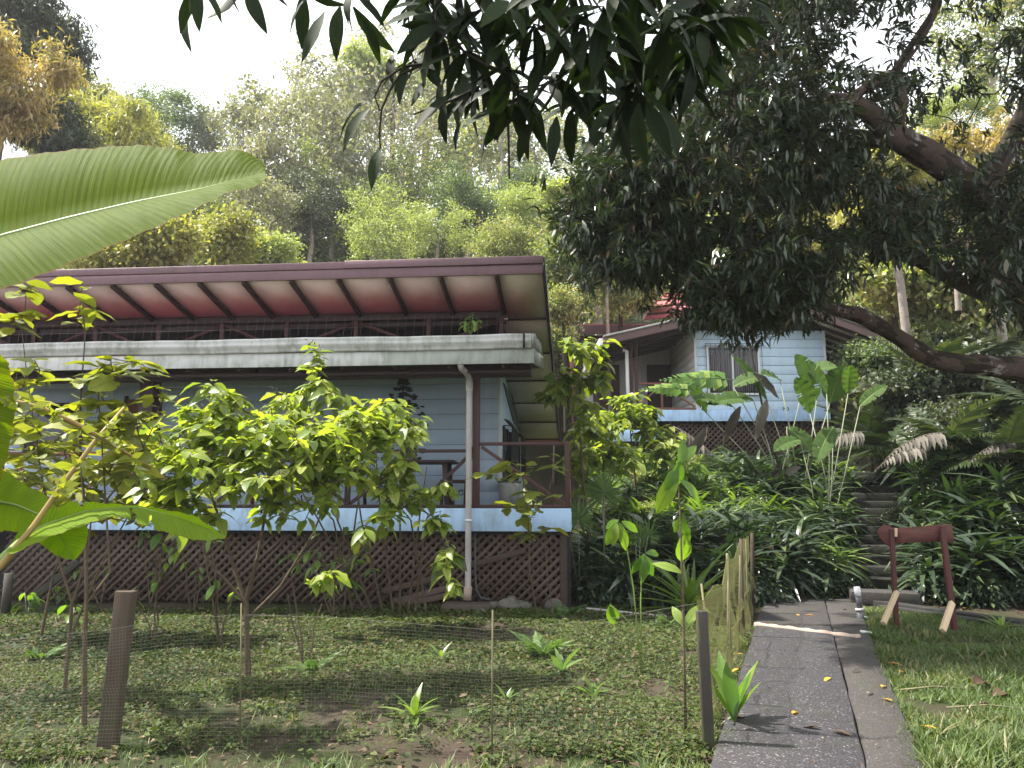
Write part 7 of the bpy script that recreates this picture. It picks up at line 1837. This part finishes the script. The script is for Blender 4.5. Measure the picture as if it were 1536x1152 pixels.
# ------------------------------------------------------------------ arrow sign, bollard, small things
sa = ground(1343, 928); Ysg = 9.9
bl_ = np.array([P(1345, 930, Ysg)[0], Ysg, 0.0]); br_ = np.array([P(1428, 945, Ysg - 0.3)[0], Ysg - 0.3, 0.0])
sg = empty('arrow_sign', tuple((bl_ + br_) / 2), 0, 'dark red wooden arrow sign pointing left on two braced posts', 'sign'); so = np.array(sg.location)
def sb(a, b, Y0, Y1, w, h, mat, name, up=(0, -1, 0)):
    return Geo().bar(P(*a, Y0) - so, P(*b, Y1) - so, w, h, up=up).build(name, M[mat], sg, bevel=0.004)
sb((1345, 938), (1337, 794), Ysg, Ysg, 0.052, 0.05, 'signpost', 'post')
sb((1432, 945), (1413, 789), Ysg - 0.3, Ysg - 0.3, 0.062, 0.05, 'signpost', 'post')
sb((1325, 935), (1345, 888), Ysg - 0.42, Ysg - 0.06, 0.055, 0.05, 'newwood', 'brace')
sb((1414, 946), (1428, 904), Ysg - 0.62, Ysg - 0.36, 0.065, 0.05, 'newwood', 'brace')
sb((1344, 792), (1344, 805), Ysg - 0.08, Ysg - 0.08, 0.03, 0.02, 'newwood', 'wood_chip')
# the arrow board: one plank outline with head, given thickness
out_ = [(1315, 798), (1322, 790), (1327, 786), (1330, 794), (1342, 792), (1370, 791), (1400, 788), (1428, 786), (1430, 800), (1431, 813), (1400, 813), (1370, 814), (1345, 815), (1336, 820), (1330, 818), (1322, 808)]
Yf_ = lambda px: Ysg + 0.045 + (px - 1337) / (1413 - 1337) * -0.3
f_ = [P(a, b, Yf_(a)) - so for a, b in out_]; k_ = [q + np.array([0.008, 0.03, 0]) for q in f_]
n_ = len(out_); V = f_ + k_ + [np.mean(f_, 0), np.mean(k_, 0)]
Q = [[i, (i + 1) % n_, n_ + (i + 1) % n_, n_ + i] for i in range(n_)] + [[2 * n_, (i + 1) % n_, i, i] for i in range(n_)] + [[2 * n_ + 1, n_ + i, n_ + (i + 1) % n_, n_ + (i + 1) % n_] for i in range(n_)]
Geo().add(V, Q).build('arrow_board', M['redwood'], sg)
pb_ = ground(1291, 930)
bo_ = empty('pipe_bollard', tuple(pb_), 0, 'short grey plastic pipe with white cap standing at the path corner', 'bollard')
k_ = pb_[1] / F
Geo().tube([(0.0, 0, -0.1), (0.0, 0, 17 * k_)], 5.2 * k_, 20).build('lower_pipe', M['pvcgrey'], bo_)
Geo().tube([(0, 0, 16 * k_), (-0.005, 0, 19 * k_)], 6.3 * k_, 14).build('collar', M['pvc'], bo_)
Geo().tube([(0, 0, 19 * k_), (-0.015, 0, 36 * k_)], 4.0 * k_, 20).build('upper_pipe', M['pvcgrey'], bo_)
Geo().tube([(-0.015, 0, 36 * k_), (-0.022, 0, 49 * k_)], 4.5 * k_, 20).build('cap', M['white'], bo_)
for i, (px, py, s, lb) in enumerate(((1300, 953, 0.07, 'pale concrete lump at the end of the mortar strip'), (1294, 928, 0.06, 'pale broken block beside the pipe bollard'))):
    p = ground(px, py); o = Geo().box((0, 0, 0), (s * 2, s, s * 0.8)).build('concrete_lump', M['offwhite'], None, loc=(p[0], p[1], p[2] + s * .4), rot=(0.1, 0.15, 0.4 * i), bevel=0.008); tag(o, lb, 'concrete block', 'broken concrete lumps')
p = ground(1163, 880); o = Geo().tube([p - [0, 0, .1], p + [-0.03, 0, .7]], 0.03, 8).build('old_stump_post', M['oldwood'], None); tag(o, 'short old wooden stake beside the top end of the path', 'stake')
# yellow and brown fallen leaves one can pick out
FL = [(1208, 922, 'yellow'), (1196, 921, 'yellow'), (1322, 1030, 'yellow'), (1338, 1051, 'yellow'), (1332, 994, 'yellow'), (1352, 1014, 'yellow'), (1108, 1003, 'yellow'), (1115, 981, 'yellow'), (1447, 918, 'yellow'), (1245, 1016, 'yellow'), (1264, 914, 'dry'), (1300, 1040, 'dry'), (1232, 1092, 'litter'), (1095, 1076, 'litter'), (1185, 903, 'dry'), (1290, 1004, 'dry'), (1173, 980, 'dry'), (1248, 1095, 'litter'), (1188, 1070, 'yellow'), (1490, 1065, 'litter'), (1405, 1100, 'yellow'), (70, 955, 'yellow'), (40, 962, 'litter'), (640, 1010, 'litter'), (450, 955, 'yellow'), (560, 960, 'litter'), (920, 985, 'litter'), (985, 1000, 'dry'), (300, 1080, 'litter'), (380, 1050, 'litter')]
PW = {(1208, 922): 'rightmost of two near the top of the path', (1196, 921): 'leftmost of two near the top of the path', (1322, 1030): 'on the dark edge strip of the path half way down', (1338, 1051): 'at the lawn side of the edge strip lowest of its row', (1332, 994): 'beside the lawn where the edge strip narrows', (1352, 1014): 'between edge strip and lawn grass', (1108, 1003): 'at the fence side of the path by the seedling', (1115, 981): 'at the fence side of the path above the seedling', (1188, 1070): 'in the middle of the speckled slab'}
WH = {'yellow': 'yellow', 'dry': 'pale dried', 'litter': 'curled brown'}
for i, (px, py, kd) in enumerate(FL):
    onp = 1068 < px < 1345 and (px < 1300 or py > 990)
    p = np.append(flat(px, py, 0.066), 0.066) if onp else ground(px, py) + np.array([0, 0, 0.02 if px < 1100 else 0.06])
    a = random.uniform(0, 6.28)
    o = put('fallen_leaf', LM[kd][i % 4], None, loc=tuple(p), rot=look((math.cos(a), math.sin(a), 0.05), (0.1, 0, 1)), scale=0.12 if kd != 'litter' else 0.17)
    where = 'on the grey path' if onp else ('on the right lawn' if px > 1300 else 'on the soil of the left yard')
    pw = PW.get((px, py))
    tag(o, f'{WH[kd]} fallen leaf {pw}' if pw else f'{WH[kd]} fallen leaf lying {where}', 'fallen leaf', f'{WH[kd]} leaves fallen {where}')
# curled spathe and fallen twigs on the lawn
p = ground(1490, 1050); sp = empty('fallen_spathe', tuple(p + [0, 0, 0.04]), 0, 'curled pinkish brown dry palm sheath lying on the lawn', 'dry sheath')
put('sheath', LM['litter'][0], sp, rot=look((1, 0.2, 0.25), (0, -0.3, 1)), scale=(0.4, 0.30, 0.6)); put('sheath', LM['litter'][1], sp, loc=(-0.02, 0.22, 0.04), rot=look((0.9, 0.3, 0.3), (0, -0.6, 1)), scale=(0.35, 0.26, 0.7))
for i, (a, b, lb) in enumerate((((1345, 1040), (1470, 1038), 'long dry twig lying across the lawn'), ((1420, 1062), (1560, 1070), 'pale bent twig beside the dry sheath'), ((1380, 1135), (1430, 1150), 'white twig at the lower right of the path edge'))):
    q0, q1 = ground(*a), ground(*b); m_ = (q0 + q1) / 2 + [0, 0.06, 0.03]
    tag(Geo().tube([q0 + [0, 0, .03], m_ + [0, 0, .02], q1 + [0, 0, .04]], [0.008, 0.007, 0.004], 6).build('fallen_twig', M['stick'], None, smooth=True), lb, 'twig')
# low white pipe near the bank, timber lying by the left side
q0, q1 = ground(880, 918), ground(1000, 928)
tag(Geo().tube([q0 + [0, 0, .05], q1 + [0, 0, .03]], 0.018, 8).build('ground_pipe', M['pvc'], None, smooth=True), 'thin pale pipe lying at the foot of the dark bank', 'pipe')
hl = P(55, 880, 11.4); hh_ = P(120, 840, 11.6)
tag(Geo().bar(P(40, 905, 11.2), P(118, 842, 11.5), 0.10, 0.05, up=(0, -1, 0)).build('leaning_beam', M['darkpost'], None, bevel=0.004), 'dark leaning timber in the shade at the far left', 'timber')
tag(Geo().tube([G(P(10, 900, 11)[0], 11) - [0, 0, .1], P(14, 860, 11)], 0.06, 8).build('dark_stump', M['darkpost'], None), 'dark short stump at the left edge below the deck', 'stump')

# ------------------------------------------------------------------ haze over the valley
def haze():
    m, nt, out = nodes_of('thin_air_haze')
    v = N(nt, 'ShaderNodeVolumePrincipled'); v.inputs['Color'].default_value = (0.93, 0.95, 1.0, 1); v.inputs['Density'].default_value = HAZE
    v.inputs['Anisotropy'].default_value = 0.3
    nt.links.new(v.outputs[0], out.inputs['Volume'])
    tag(Geo().box((0, 79, 20.5), (260, 210, 46)).build('haze', m), kind='stuff')
HAZE = 0.0006
haze()
